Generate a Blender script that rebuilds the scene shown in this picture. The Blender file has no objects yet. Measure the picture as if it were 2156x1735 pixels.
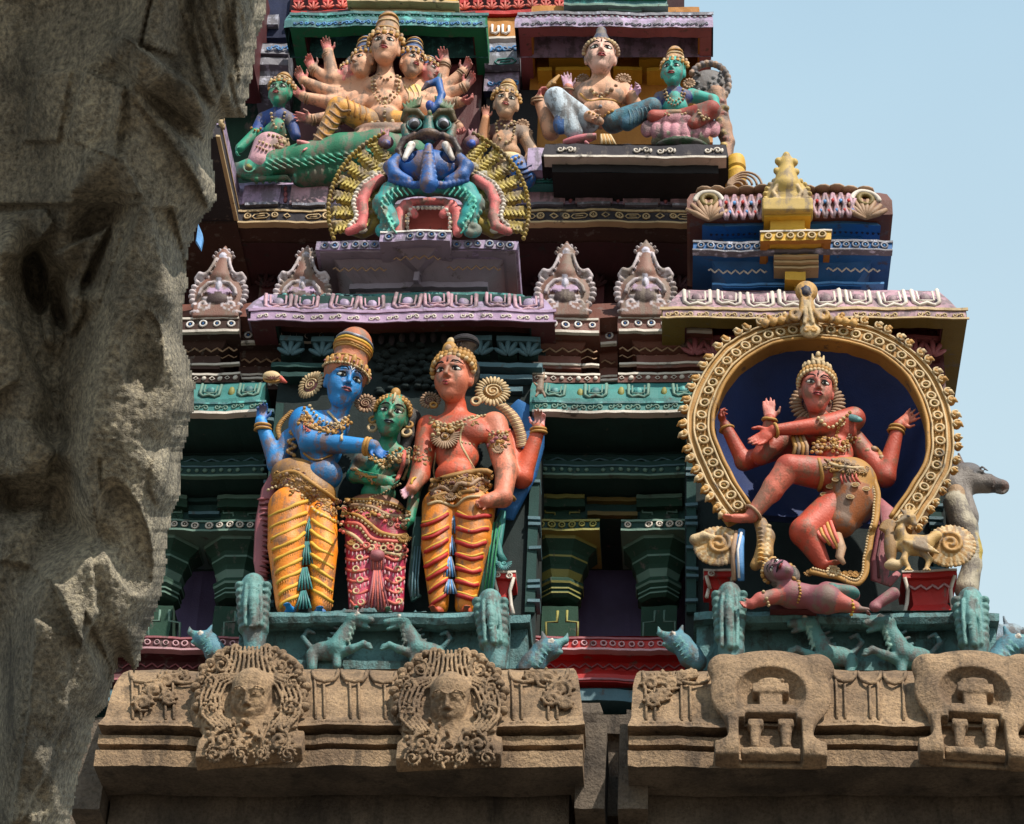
import bpy, math, random
import numpy as np
from mathutils import Vector, Matrix
from mathutils.bvhtree import BVHTree
random.seed(7)
rng = np.random.default_rng(7)
PI = math.pi
# ---------------------------------------------------------------- survey of the facade
# bearings (u, v) of points on the facade as seen from the standpoint, turned into metres at a given distance y
F_, CX, CY = 5424.0, 1440.0, 867.5
PIT = math.radians(35)
CAM = np.array([0.0, -13.1, 1.6])
RT = np.array([1.0, 0, 0]); UPV = np.array([0, -math.sin(PIT), math.cos(PIT)]); FW = np.array([0, math.cos(PIT), math.sin(PIT)])
def ray(u, v):
    return RT*((u-CX)/F_) + UPV*(-(v-CY)/F_) + FW
def P(u, v, y):
    d = ray(u, v); t = (y-CAM[1])/d[1]
    return CAM + d*t
def SC(u, v, y):
    d = ray(u, v); return (y-CAM[1])/d[1]/F_
col = bpy.context.scene.collection
def lin(c):
    return tuple((x/12.92 if x <= 0.04045 else ((x+0.055)/1.055)**2.4) for x in [k/255.0 for k in c])

# ---------------------------------------------------------------- materials
MATS = {}
def paint(name, rgb=None, rough=0.5, wear=0.25, wearcol=(120, 110, 100), bump=0.25, var=0.35, grain=90.0, wscale=9.0, bdist=0.004):
    m = bpy.data.materials.new(name); m.use_nodes = True
    nt = m.node_tree; N = nt.nodes; L = nt.links
    b = N['Principled BSDF']; b.inputs['Roughness'].default_value = rough
    geo = N.new('ShaderNodeNewGeometry')
    if rgb is None:
        src = N.new('ShaderNodeAttribute'); src.attribute_name = 'Col'; base = src.outputs['Color']
    else:
        src = N.new('ShaderNodeRGB'); src.outputs[0].default_value = (*lin(rgb), 1); base = src.outputs[0]
    n1 = N.new('ShaderNodeTexNoise'); n1.inputs['Scale'].default_value = 3.2; n1.inputs['Detail'].default_value = 6
    L.new(geo.outputs['Position'], n1.inputs['Vector'])
    r1 = N.new('ShaderNodeMapRange'); r1.inputs[1].default_value = 0.3; r1.inputs[2].default_value = 0.7
    r1.inputs[3].default_value = 1-var; r1.inputs[4].default_value = 1+var*0.25
    L.new(n1.outputs['Fac'], r1.inputs[0])
    mx = N.new('ShaderNodeVectorMath'); mx.operation = 'SCALE'
    L.new(base, mx.inputs[0]); L.new(r1.outputs[0], mx.inputs['Scale'])
    # streaks of weathering
    mp = N.new('ShaderNodeMapping'); mp.inputs['Scale'].default_value = (14, 14, 2.2); L.new(geo.outputs['Position'], mp.inputs[0])
    n2 = N.new('ShaderNodeTexNoise'); n2.inputs['Scale'].default_value = 1.0; n2.inputs['Detail'].default_value = 7; n2.inputs['Roughness'].default_value = 0.65
    L.new(mp.outputs[0], n2.inputs['Vector'])
    n3 = N.new('ShaderNodeTexNoise'); n3.inputs['Scale'].default_value = wscale; n3.inputs['Detail'].default_value = 8; n3.inputs['Roughness'].default_value = 0.7
    L.new(geo.outputs['Position'], n3.inputs['Vector'])
    ad = N.new('ShaderNodeMath'); ad.operation = 'ADD'; L.new(n2.outputs['Fac'], ad.inputs[0]); L.new(n3.outputs['Fac'], ad.inputs[1])
    r2 = N.new('ShaderNodeMapRange'); r2.inputs[1].default_value = 1.30-wear*0.62; r2.inputs[2].default_value = 1.38-wear*0.5
    r2.inputs[3].default_value = 0; r2.inputs[4].default_value = 0.8
    L.new(ad.outputs[0], r2.inputs[0])
    mw = N.new('ShaderNodeMix'); mw.data_type = 'RGBA'; L.new(r2.outputs[0], mw.inputs[0]); L.new(mx.outputs[0], mw.inputs[6])
    mw.inputs[7].default_value = (*lin(wearcol), 1)
    L.new(mw.outputs[2], b.inputs['Base Color'])
    n4 = N.new('ShaderNodeTexNoise'); n4.inputs['Scale'].default_value = grain; n4.inputs['Detail'].default_value = 5; n4.inputs['Roughness'].default_value = 0.6
    L.new(geo.outputs['Position'], n4.inputs['Vector'])
    ad2 = N.new('ShaderNodeMath'); ad2.operation = 'ADD'; L.new(n4.outputs['Fac'], ad2.inputs[0]); L.new(n3.outputs['Fac'], ad2.inputs[1])
    bp = N.new('ShaderNodeBump'); bp.inputs['Strength'].default_value = bump; bp.inputs['Distance'].default_value = bdist*3
    L.new(ad2.outputs[0], bp.inputs['Height']); L.new(bp.outputs[0], b.inputs['Normal'])
    rr = N.new('ShaderNodeMapRange'); rr.inputs[3].default_value = rough-0.08; rr.inputs[4].default_value = min(1, rough+0.25)
    L.new(n3.outputs['Fac'], rr.inputs[0]); L.new(rr.outputs[0], b.inputs['Roughness'])
    m['c'] = 1
    MATS[name] = m
    return m
def stone(name, rgb, dark, speck, bump=0.7, gscale=55.0, bdist=0.02, lo=.5):
    m = bpy.data.materials.new(name); m.use_nodes = True
    nt = m.node_tree; N = nt.nodes; L = nt.links
    b = N['Principled BSDF']; b.inputs['Roughness'].default_value = 0.9
    geo = N.new('ShaderNodeNewGeometry')
    def noise(s, d=8, r=0.6):
        n = N.new('ShaderNodeTexNoise'); n.inputs['Scale'].default_value = s; n.inputs['Detail'].default_value = d; n.inputs['Roughness'].default_value = r
        L.new(geo.outputs['Position'], n.inputs['Vector']); return n
    a = noise(2.3); g = noise(gscale, 4, 0.7); s2 = noise(gscale*0.35, 6, 0.7)
    cr = N.new('ShaderNodeValToRGB'); cr.color_ramp.elements[0].position = 0.36; cr.color_ramp.elements[0].color = (*lin(dark), 1)
    cr.color_ramp.elements[1].position = 0.62; cr.color_ramp.elements[1].color = (*lin(rgb), 1)
    L.new(a.outputs['Fac'], cr.inputs[0])
    c2 = N.new('ShaderNodeValToRGB'); e = c2.color_ramp.elements
    e[0].position = 0.33; e[0].color = (lo, lo*.95, lo*.9, 1); e[1].position = 0.5; e[1].color = (1, 1, 1, 1)
    x = e.new(0.66); x.color = (*[min(1.9, q) for q in speck], 1)
    L.new(g.outputs['Fac'], c2.inputs[0])
    mm = N.new('ShaderNodeMix'); mm.data_type = 'RGBA'; mm.blend_type = 'MULTIPLY'; mm.inputs[0].default_value = 0.75
    L.new(cr.outputs[0], mm.inputs[6]); L.new(c2.outputs[0], mm.inputs[7])
    mp = N.new('ShaderNodeMapping'); mp.inputs['Scale'].default_value = (9, 9, 1.3); L.new(geo.outputs['Position'], mp.inputs[0])
    st = N.new('ShaderNodeTexNoise'); st.inputs['Scale'].default_value = 1.0; st.inputs['Detail'].default_value = 8; st.inputs['Roughness'].default_value = .7; L.new(mp.outputs[0], st.inputs['Vector'])
    sr = N.new('ShaderNodeMapRange'); sr.inputs[1].default_value = .52; sr.inputs[2].default_value = .68; sr.inputs[3].default_value = 0; sr.inputs[4].default_value = .75; L.new(st.outputs['Fac'], sr.inputs[0])
    m4 = N.new('ShaderNodeMix'); m4.data_type = 'RGBA'; L.new(sr.outputs[0], m4.inputs[0]); L.new(mm.outputs[2], m4.inputs[6]); m4.inputs[7].default_value = (*lin([q*.5 for q in dark]), 1)
    L.new(m4.outputs[2], b.inputs['Base Color'])
    ad = N.new('ShaderNodeMath'); ad.operation = 'ADD'; L.new(g.outputs['Fac'], ad.inputs[0])
    m3 = N.new('ShaderNodeMath'); m3.operation = 'MULTIPLY'; m3.inputs[1].default_value = 1.6; L.new(s2.outputs['Fac'], m3.inputs[0]); L.new(m3.outputs[0], ad.inputs[1])
    bp = N.new('ShaderNodeBump'); bp.inputs['Strength'].default_value = bump; bp.inputs['Distance'].default_value = bdist
    L.new(ad.outputs[0], bp.inputs['Height']); L.new(bp.outputs[0], b.inputs['Normal'])
    MATS[name] = m; return m

PAL = dict(  # painted plaster colours
 gold=(172, 126, 60), dgold=(150, 108, 52), pale=(206, 196, 186), white=(222, 216, 214), lilac=(168, 140, 172), pink=(196, 150, 158), dpink=(150, 84, 92),
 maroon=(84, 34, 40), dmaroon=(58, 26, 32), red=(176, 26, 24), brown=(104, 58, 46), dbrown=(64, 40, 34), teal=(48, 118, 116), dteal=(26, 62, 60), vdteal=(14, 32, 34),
 green=(26, 124, 80), dgreen=(26, 62, 48), olive=(112, 92, 36), ochre=(176, 116, 40), yellow=(206, 160, 48), blue=(28, 96, 160), sky=(80, 140, 200), navy=(20, 32, 66), grey=(140, 128, 142),
 dgrey=(48, 44, 52), purple=(104, 94, 140), black=(22, 20, 24), lime=(134, 130, 66), slate=(70, 104, 116), salmon=(202, 96, 84), tan=(158, 126, 100), cream=(192, 166, 126), sage=(96, 128, 116))
for k, c in PAL.items():
    paint(k, c, rough=0.85 if sum(c) < 150 else 0.55, wear=0.15 if k in ('black', 'dteal', 'vdteal', 'purple', 'navy', 'ochre', 'yellow') else 0.3, wearcol=(70, 62, 58) if sum(c) > 260 else ((34, 38, 38) if sum(c) < 130 else (96, 88, 84)))
paint('deepblue', (22, 46, 100), rough=.6, wear=.1, wearcol=(60, 60, 60))
paint('pinkworn', (176, 138, 152), wear=0.62, wearcol=(96, 84, 88), wscale=14)
paint('lilacworn', (166, 146, 180), wear=0.58, wearcol=(96, 88, 100), wscale=16)
paint('whiteworn', (196, 200, 222), wear=0.85, wearcol=(70, 66, 70), wscale=18)
paint('tealworn', (90, 176, 172), wear=0.8, wearcol=(40, 70, 80), wscale=18)
paint('earth', (104, 94, 82), rough=.9)
paint('figure', None, rough=0.55, wear=0.52, wearcol=(110, 96, 86), bump=0.3, var=0.25, grain=120)
paint('figureworn', None, rough=0.55, wear=0.55, wearcol=(80, 72, 70), bump=0.5, var=0.35, grain=90)
paint('glaze', None, rough=0.46, wear=0.5, wearcol=(112, 84, 66), bump=0.3, var=0.55, grain=70, bdist=.004)
paint('aged_teal', (84, 128, 132), rough=0.6, wear=0.5, wearcol=(52, 64, 62), bump=0.6, var=0.5, grain=60, bdist=0.008)
stone('granite', (156, 130, 102), (108, 88, 70), (1.35, 1.3, 1.2), bump=0.8)
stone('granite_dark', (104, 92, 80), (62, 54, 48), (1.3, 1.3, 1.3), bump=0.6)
stone('granite_near', (152, 144, 128), (96, 90, 80), (1.9, 1.85, 1.7), bump=1.0, gscale=75.0, bdist=0.012, lo=.22)

# ---------------------------------------------------------------- object helpers
def tag(o, label=None, cat=None, group=None, kind=None):
    if label: o['label'] = label
    if cat: o['category'] = cat
    if group: o['group'] = group
    if kind: o['kind'] = kind
    return o
def thing(name, loc, label, cat, group=None):
    o = bpy.data.objects.new(name, None); col.objects.link(o); o.location = Vector(loc); o.empty_display_size = 0.1
    return tag(o, label, cat, group or GROUPS.get(name))
GROUPS = dict(standing_statue='painted standing statues', seated_statue='painted seated statues', niche_pavilion='canopied niches on the tower', throne_base='teal carved plinths',
 red_pedestal='red pedestals beside the niches', stone_cornice='granite cornice blocks', base_wall='granite walls under the cornice', bull_statue='bull statues at the tower corner', spear='held blades')
def absloc(o):
    l = Vector((0, 0, 0))
    while o is not None: l = l+o.location; o = o.parent
    return np.array(l)
def link_mesh(me, name, parent=None, loc=None):
    o = bpy.data.objects.new(name, me); col.objects.link(o)
    off = absloc(parent) if parent is not None else (np.array(loc) if loc is not None else np.zeros(3))
    n = len(me.vertices); a = np.empty(n*3, dtype=np.float32); me.vertices.foreach_get('co', a)
    a = a.reshape(-1, 3)-off; me.vertices.foreach_set('co', a.ravel().astype(np.float32)); me.update()
    if parent is not None: o.parent = parent
    elif loc is not None: o.location = Vector(loc)
    return o
def warp(v):
    """hand-laid plaster is never quite straight: bend everything by a few millimetres"""
    x, y, z = v[:, 0], v[:, 1], v[:, 2]; o = v.copy()
    far = (np.abs(x) < 30) & (z > 3)
    o[:, 2] += far*(.005*np.sin(x*5.1+z*1.3)+.003*np.sin(x*13.7+y*5)+.0014*np.sin(x*41+z*9)+.0012*np.sin(x*67.3+2*z))
    o[:, 1] += far*(.005*np.sin(x*4.3+z*3.1)+.003*np.sin(x*17.1+z*7)+.0016*np.sin(x*53+z*21))
    o[:, 0] += far*(.003*np.sin(z*9+y*4)+.0015*np.sin(z*37))
    return o
class MB:
    def __init__(s): s.V = []; s.F = []; s.M = []; s.S = []; s.n = 0; s.mats = []
    def add(s, v, f, mat, smooth=True):
        v = np.asarray(v, dtype=float).reshape(-1, 3)
        if mat not in s.mats: s.mats.append(mat)
        mi = s.mats.index(mat); o = s.n
        s.V.append(v); s.n += len(v)
        for q in f: s.F.append(tuple(int(i)+o for i in q))
        s.M += [mi]*len(f); s.S += [smooth]*len(f)
        return s
    def build(s, name, parent=None, loc=None, label=None):
        me = bpy.data.meshes.new(name)
        me.from_pydata(warp(np.concatenate(s.V)).tolist(), [], s.F)
        for m in s.mats: me.materials.append(MATS[m])
        me.polygons.foreach_set('material_index', s.M); me.polygons.foreach_set('use_smooth', s.S); me.update()
        o = link_mesh(me, name, parent, loc)
        if label: o['label'] = label
        return o
X3, Z3, N3 = np.array([1., 0, 0]), np.array([0, 0, 1.]), np.array([0, -1., 0])
FR = (X3, Z3, N3)
def nrm(a): a = np.asarray(a, float); return a/(np.linalg.norm(a)+1e-12)
def lerp(a, b, t): return np.asarray(a, float)*(1-t)+np.asarray(b, float)*t
def boxw(mb, a, b, mat):
    x0, y0, z0 = np.minimum(a, b); x1, y1, z1 = np.maximum(a, b)
    n = max(1, min(160, int((x1-x0)/.05))) if abs(x0) < 30 else 1
    v = []
    for i in range(n+1):
        x = x0+(x1-x0)*i/n; v += [(x, y0, z0), (x, y1, z0), (x, y1, z1), (x, y0, z1)]
    f = [(0, 3, 2, 1), (4*n, 4*n+1, 4*n+2, 4*n+3)]
    for i in range(n):
        a = 4*i; b = a+4; f += [(a, a+1, b+1, b), (a+1, a+2, b+2, b+1), (a+2, a+3, b+3, b+2), (a+3, a, b, b+3)]
    mb.add(v, f, mat, False)
def box(mb, u0, v0, u1, v1, yf, yb, mat):
    vm = (v0+v1)/2
    a = P(u0, vm, yf); b = P(u1, vm, yf)
    boxw(mb, (a[0], yf, P(u0, v0, yf)[2]), (b[0], yb, P(u0, v1, yf)[2]), mat)
def course(mb, u0, u1, prof, yb, mat, ends=(1, 1), mats=None, bot=True):
    """moulding running round the left side, front and right side of a block; prof = (v, y) from top to bottom, v None keeps the height"""
    y0 = prof[0][1]; v0 = prof[0][0]; xa = P(u0, v0, y0)[0]; xb = P(u1, v0, y0)[0]
    pts = []; z = None
    for v, y in prof:
        if v is not None: z = P(u0, v, y)[2]
        pts.append((y0-y, z))
    V = []
    for off, z in pts:
        ol = off*ends[0]; orr = off*ends[1]
        V += [(xa-ol, yb, z), (xa-ol, y0-off, z), (xb+orr, y0-off, z), (xb+orr, yb, z)]
    n = len(pts)
    sg = max(1, min(160, int((xb-xa)/.05)))
    for i in range(n-1):
        a = 4*i; b = a+4; m_ = mats[i] if mats else mat
        mb.add([V[j] for j in range(a, a+8)], [(0, 4, 5, 1), (2, 6, 7, 3), (3, 7, 4, 0)], m_, False)
        W = []
        for j in range(sg+1): W += [lerp(V[a+1], V[a+2], j/sg), lerp(V[b+1], V[b+2], j/sg)]
        mb.add(W, [(2*j, 2*j+1, 2*j+3, 2*j+2) for j in range(sg)], m_, False)
    mb.add(V[:4], [(0, 1, 2, 3)], mat, False)
    if bot: mb.add(V[-4:], [(3, 2, 1, 0)], mats[-1] if mats else mat, False)
def ellm(mb, c, r, mat, fr=FR, nu=10, nv=7):
    R, U, N = fr; V = []; Fc = []
    for j in range(nv+1):
        th = PI*j/nv
        for i in range(nu):
            ph = 2*PI*i/nu
            V.append(np.asarray(c)+R*(r[0]*math.sin(th)*math.cos(ph))+U*(r[1]*math.cos(th))-N*(r[2]*math.sin(th)*math.sin(ph)))
    for j in range(nv):
        for i in range(nu):
            a = j*nu+i; b = j*nu+(i+1) % nu
            Fc.append((a, a+nu, b+nu, b))
    mb.add(V, Fc, mat)
def tube(mb, pts, r, mat, ns=6, flat=1.0, nrmv=None, closed=False):
    pts = [np.asarray(p, float) for p in pts]; n = len(pts)
    rr = r if hasattr(r, '__len__') else [r]*n
    V = []; Fc = []
    up = np.array([0, -1., 0.02]) if nrmv is None else np.asarray(nrmv, float)
    for i, p in enumerate(pts):
        if closed: t = pts[(i+1) % n]-pts[i-1]
        else: t = pts[min(i+1, n-1)]-pts[max(i-1, 0)]
        t = nrm(t); w = up if up.ndim == 1 else up[i]
        b = np.cross(t, w)
        if np.linalg.norm(b) < 1e-3: b = np.cross(t, (0.3, 0.2, 1))
        b = nrm(b); c = np.cross(b, t)
        for k in range(ns):
            a = 2*PI*k/ns
            V.append(p+b*(rr[i]*math.cos(a))+c*(rr[i]*flat*math.sin(a)))
    m = n if closed else n-1
    for i in range(m):
        j = (i+1) % n
        for k in range(ns):
            l = (k+1) % ns
            Fc.append((i*ns+k, i*ns+l, j*ns+l, j*ns+k))
    if not closed:
        Fc.append(tuple(range(ns))[::-1]); Fc.append(tuple((n-1)*ns+k for k in range(ns)))
    mb.add(V, Fc, mat)
def torus(mb, c, R, r, mat, fr=FR, n=14, ns=5, a0=0, a1=2*PI, sy=1.0):
    full = abs(a1-a0-2*PI) < 1e-6
    k = n if full else n+1
    pts = [np.asarray(c)+fr[0]*(R*math.cos(a0+(a1-a0)*i/n))+fr[1]*(R*sy*math.sin(a0+(a1-a0)*i/n)) for i in range(k)]
    tube(mb, pts, r, mat, ns=ns, nrmv=fr[2], closed=full)
def spiral(c, r0, r1, a0, turns, n=18, fr=FR, lift=0.0, sy=1.0):
    return [np.asarray(c)+fr[0]*((r0+(r1-r0)*t)*math.cos(a0+turns*2*PI*t))+fr[1]*(sy*(r0+(r1-r0)*t)*math.sin(a0+turns*2*PI*t))+fr[2]*lift*t for t in [i/n for i in range(n+1)]]
def prism(mb, pts, th, mat, bev=0.0, fr=FR):
    """solid from an outline (world points in a plane facing fr[2]) with a chamfered front"""
    pts = [np.asarray(p, float) for p in pts]; n = len(pts); N = fr[2]
    c = sum(pts)/n
    area = 0
    for i in range(n):
        a = pts[i]-c; b = pts[(i+1) % n]-c; area += np.dot(np.cross(a, b), N)
    if area < 0: pts = pts[::-1]
    back = [p-N*th for p in pts]
    if bev > 0:
        fr_ = []
        for i in range(n):
            a = pts[i-1]; b = pts[i]; d = pts[(i+1) % n]
            e1 = nrm(b-a); e2 = nrm(d-b); m = nrm(np.cross(N, e1)+np.cross(N, e2)+1e-9)
            fr_.append(b+m*bev)
        mid = [p-N*bev for p in pts]
        V = fr_+mid+back
        Fc = [tuple(range(n))]+[(i, n+i, n+(i+1) % n, (i+1) % n) for i in range(n)]+[(n+i, 2*n+i, 2*n+(i+1) % n, n+(i+1) % n) for i in range(n)]
        Fc.append(tuple(range(3*n-1, 2*n-1, -1)))
    else:
        V = pts+back; Fc = [tuple(range(n))]+[(i, n+i, n+(i+1) % n, (i+1) % n) for i in range(n)]+[tuple(range(2*n-1, n-1, -1))]
    mb.add(V, Fc, mat, False)
def orn(mb, kind, c, s, mat, mat2=None, fr=FR):
    """one carved ornament of half size s centred at c"""
    R, U, N = fr; c = np.asarray(c)
    if kind == 'dot': ellm(mb, c, (s*.8, s*.8, s*.5), mat, fr, 8, 5)
    elif kind == 'ring':
        torus(mb, c+N*s*.1, s*.72, s*.24, mat, fr, 12, 5); ellm(mb, c, (s*.3, s*.3, s*.4), mat2 or mat, fr, 6, 4)
    elif kind == 'oval': 
        pts = [c+R*s*(1.6*math.cos(a)*(1 if abs(math.cos(a)) < .7 else 1))+U*s*.62*math.sin(a) for a in np.linspace(0, 2*PI, 14)[:-1]]
        tube(mb, pts, s*.17, mat, 5, closed=True, nrmv=N)
    elif kind == 'hex':
        pts = [c+R*s*x+U*s*y for x, y in [(-1.9, 0), (-1.3, .62), (1.3, .62), (1.9, 0), (1.3, -.62), (-1.3, -.62)]]
        tube(mb, pts, s*.17, mat, 5, closed=True, nrmv=N)
        tube(mb, [c-R*s*.9, c+R*s*.9], s*.15, mat, 5, nrmv=N)
    elif kind == 'diamond':
        tube(mb, [c-R*s*.8, c+U*s*.7, c+R*s*.8, c-U*s*.7], s*.2, mat, 5, closed=True, nrmv=N)
    elif kind == 'petal':
        ellm(mb, c, (s*.55, s, s*.4), mat, fr, 8, 6)
    elif kind == 'scroll':
        tube(mb, spiral(c-R*s*.75, s*.12, s*.55, 0, 1.1, 12, fr)+spiral(c+R*s*.75, s*.55, s*.12, PI, -1.1, 12, fr), s*.16, mat, 5, nrmv=N)
    elif kind == 'tile':   # upturned roof tile with a curled lip
        pts = [c+R*s*x+U*s*y+N*s*z for x, y, z in [(-.85, .8, 0), (-.85, -.4, .25), (-.5, -.75, .35), (0, -.55, .35), (.5, -.75, .35), (.85, -.4, .25), (.85, .8, 0)]]
        tube(mb, pts, s*.15, mat, 5, nrmv=N)
        tube(mb, [c+R*s*x*.62+U*s*(y*.7+.1)+N*s*z for x, y, z in [(-.85, .8, .05), (-.85, -.4, .2), (-.4, -.6, .3), (.4, -.6, .3), (.85, -.4, .2), (.85, .8, .05)]], s*.08, mat, 5, nrmv=N)
        ellm(mb, c+U*s*.15, (s*.4, s*.4, s*.16), mat2 or mat, fr, 8, 5)
    elif kind == 'lotus':
        for a, l in [(-1.0, .8), (-.5, 1.0), (0, 1.1), (.5, 1.0), (1.0, .8)]:
            d = R*math.sin(a)+U*math.cos(a); q = np.cross(N, d)
            ellm(mb, c-U*s*.7+d*s*l*.8+N*s*.15*(1-abs(a)), (s*.22, s*l*.75, s*.2), mat, (q, d, N), 6, 5)
def rowm(mb, kinds, u0, v0, u1, v1, y, n, spx, mat, mat2=None, y1=None):
    if isinstance(kinds, str): kinds = [kinds]
    y1 = y if y1 is None else y1
    a = P(u0, v0, y); b = P(u1, v1, y1); s = spx*SC(u0, v0, y)
    for i in range(n):
        if spx > 5 and rng.uniform() < .025: continue      # a few pieces have dropped off
        t = rng.normal(0, .05); R, U = X3*math.cos(t)+Z3*math.sin(t), Z3*math.cos(t)-X3*math.sin(t)
        orn(mb, kinds[i % len(kinds)], lerp(a, b, (i+.5+rng.normal(0, .04))/n)+Z3*rng.normal(0, .05)*s, s*rng.uniform(.86, 1.08), mat, mat2, (R, U, N3))
def wave(mb, u0, v0, u1, v1, y, n, amp, r, mat):
    a = P(u0, v0, y); b = P(u1, v1, y); s = SC(u0, v0, y)
    pts = []
    for i in range(n*4+1):
        t = i/(n*4.0); pts.append(lerp(a, b, t)+Z3*amp*s*math.sin(2*PI*n*t)*1.2)
    tube(mb, pts, r*s*.75, mat, 4, flat=.4)
def line(mb, pts, y, r, mat, flat=.6, ns=5):
    tube(mb, [P(u, v, y) for u, v in pts], r*SC(pts[0][0], pts[0][1], y), mat, ns, flat)

# ---------------------------------------------------------------- sculpting: signed distance field -> one continuous mesh
class SDF:
    def __init__(s): s.p = []; s.cols = []
    def ci(s, c):
        if c not in s.cols: s.cols.append(c)
        return s.cols.index(c)
    def cap(s, a, b, r0, r1, c, k=.02, op=0):
        a = np.asarray(a, float); b = np.asarray(b, float)
        m = max(r0, r1); s.p.append(('cap', np.minimum(a, b)-m, np.maximum(a, b)+m, (a, b, r0, r1), s.ci(c), k, op)); return s
    def ell(s, c0, r, c, k=.02, fr=FR, op=0):
        c0 = np.asarray(c0, float); r = np.asarray(r, float); A = np.array(fr)
        e = np.sqrt(((A*r[:, None])**2).sum(0)); s.p.append(('ell', c0-e, c0+e, (c0, r, A), s.ci(c), k, op)); return s
    def box(s, c0, r, c, k=.01, fr=FR, rd=.01, op=0):
        c0 = np.asarray(c0, float); r = np.asarray(r, float); A = np.array(fr)
        e = (np.abs(A)*r[:, None]).sum(0)+rd; s.p.append(('box', c0-e, c0+e, (c0, r, A, rd), s.ci(c), k, op)); return s
    def tub(s, pts, rr, c, k=.02, op=0):
        n = len(pts); rr = rr if hasattr(rr, '__len__') else [rr]*n
        for i in range(n-1): s.cap(pts[i], pts[i+1], rr[i], rr[i+1], c, k, op)
        return s
    def mesh(s, h, disp=None):
        mg = max(p[5] for p in s.p)+3*h
        lo = np.min([p[1] for p in s.p if not p[6]], 0)-mg; hi = np.max([p[2] for p in s.p if not p[6]], 0)+mg
        n = np.ceil((hi-lo)/h).astype(int)+1
        D = np.full(n, 1.0, np.float32); B = np.full(n, 1.0, np.float32); C = np.zeros(n, np.int16)
        ax = [lo[i]+h*np.arange(n[i]) for i in range(3)]
        for ty, a, b, q, ci, k, op in s.p:
            m = k+3*h
            i0 = np.maximum(((a-m-lo)/h).astype(int), 0); i1 = np.minimum(((b+m-lo)/h).astype(int)+2, n)
            if (i1 <= i0).any(): continue
            sl = tuple(slice(i0[j], i1[j]) for j in range(3))
            X, Y, Z = np.meshgrid(*[ax[j][sl[j]].astype(np.float32) for j in range(3)], indexing='ij', sparse=True)
            if ty == 'cap':
                A, E, r0, r1 = q; d = E-A; L2 = float(d@d)+1e-12
                px, py, pz = X-A[0], Y-A[1], Z-A[2]
                t = np.clip((px*d[0]+py*d[1]+pz*d[2])/L2, 0, 1)
                dist = np.sqrt((px-t*d[0])**2+(py-t*d[1])**2+(pz-t*d[2])**2)-(r0+(r1-r0)*t)
            else:
                c0, r, A = q[:3]; px, py, pz = X-c0[0], Y-c0[1], Z-c0[2]
                l = [px*A[j][0]+py*A[j][1]+pz*A[j][2] for j in range(3)]
                if ty == 'ell':
                    k0 = np.sqrt(sum((l[j]/r[j])**2 for j in range(3))); k1 = np.sqrt(sum((l[j]/r[j]**2)**2 for j in range(3)))
                    dist = k0*(k0-1)/(k1+1e-9)
                else:
                    qd = [np.abs(l[j])-r[j] for j in range(3)]
                    dist = np.sqrt(sum(np.maximum(x, 0)**2 for x in qd))+np.minimum(np.maximum(np.maximum(qd[0], qd[1]), qd[2]), 0)-q[3]
            Dv = D[sl]
            if op:
                D[sl] = np.maximum(Dv, -dist)
            else:
                hh = np.maximum(k-np.abs(Dv-dist), 0)/k
                D[sl] = np.minimum(Dv, dist)-hh*hh*k*.25
                w = dist < B[sl]; B[sl][w] = dist[w]; C[sl][w] = ci
        if disp is not None: 
            X, Y, Z = np.meshgrid(*[a.astype(np.float32) for a in ax], indexing='ij', sparse=True); D = D+disp(X, Y, Z, D)
        ins = D < 0
        cs = [(i, j, k) for i in (0, 1) for j in (0, 1) for k in (0, 1)]
        cnt = sum(ins[i:n[0]-1+i, j:n[1]-1+j, k:n[2]-1+k].astype(np.int8) for i, j, k in cs)
        act = (cnt > 0) & (cnt < 8); idx = np.argwhere(act)
        vals = np.stack([D[idx[:, 0]+i, idx[:, 1]+j, idx[:, 2]+k] for i, j, k in cs], 1)
        pos = np.zeros((len(idx), 3)); num = np.zeros(len(idx))
        for a in range(8):
            for b in range(a+1, 8):
                ca, cb = np.array(cs[a]), np.array(cs[b])
                if np.abs(ca-cb).sum() != 1: continue
                va, vb = vals[:, a], vals[:, b]; m = (va < 0) != (vb < 0)
                t = np.where(m, va/(va-vb+1e-20), 0)
                pos += np.where(m[:, None], ca+(cb-ca)*t[:, None], 0); num += m
        pos = pos/num[:, None]
        V = lo+(idx+pos)*h
        ni = np.clip(np.round(idx+pos).astype(int), 0, n-1); cidx = C[ni[:, 0], ni[:, 1], ni[:, 2]]
        vid = np.full(act.shape, -1, np.int32); vid[act] = np.arange(len(idx))
        Q = []
        for axn in range(3):
            o1, o2 = (axn+1) % 3, (axn+2) % 3
            s0 = [slice(None)]*3; s1 = [slice(None)]*3
            s0[axn] = slice(0, -1); s1[axn] = slice(1, None)
            a = ins[tuple(s0)]; b = ins[tuple(s1)]; e = np.argwhere(a != b)
            e = e[(e[:, o1] > 0) & (e[:, o2] > 0) & (e[:, o1] < n[o1]-1) & (e[:, o2] < n[o2]-1)]
            fl = a[e[:, 0], e[:, 1], e[:, 2]]
            def g(d1, d2):
                q = e.copy(); q[:, o1] += d1; q[:, o2] += d2
                return vid[q[:, 0], q[:, 1], q[:, 2]]
            f = np.stack([g(-1, -1), g(0, -1), g(0, 0), g(-1, 0)], 1)
            f = np.where(fl[:, None], f, f[:, ::-1]); Q.append(f)
        Q = np.concatenate(Q)
        # relax the voxel steps
        return V, Q, cidx
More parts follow.
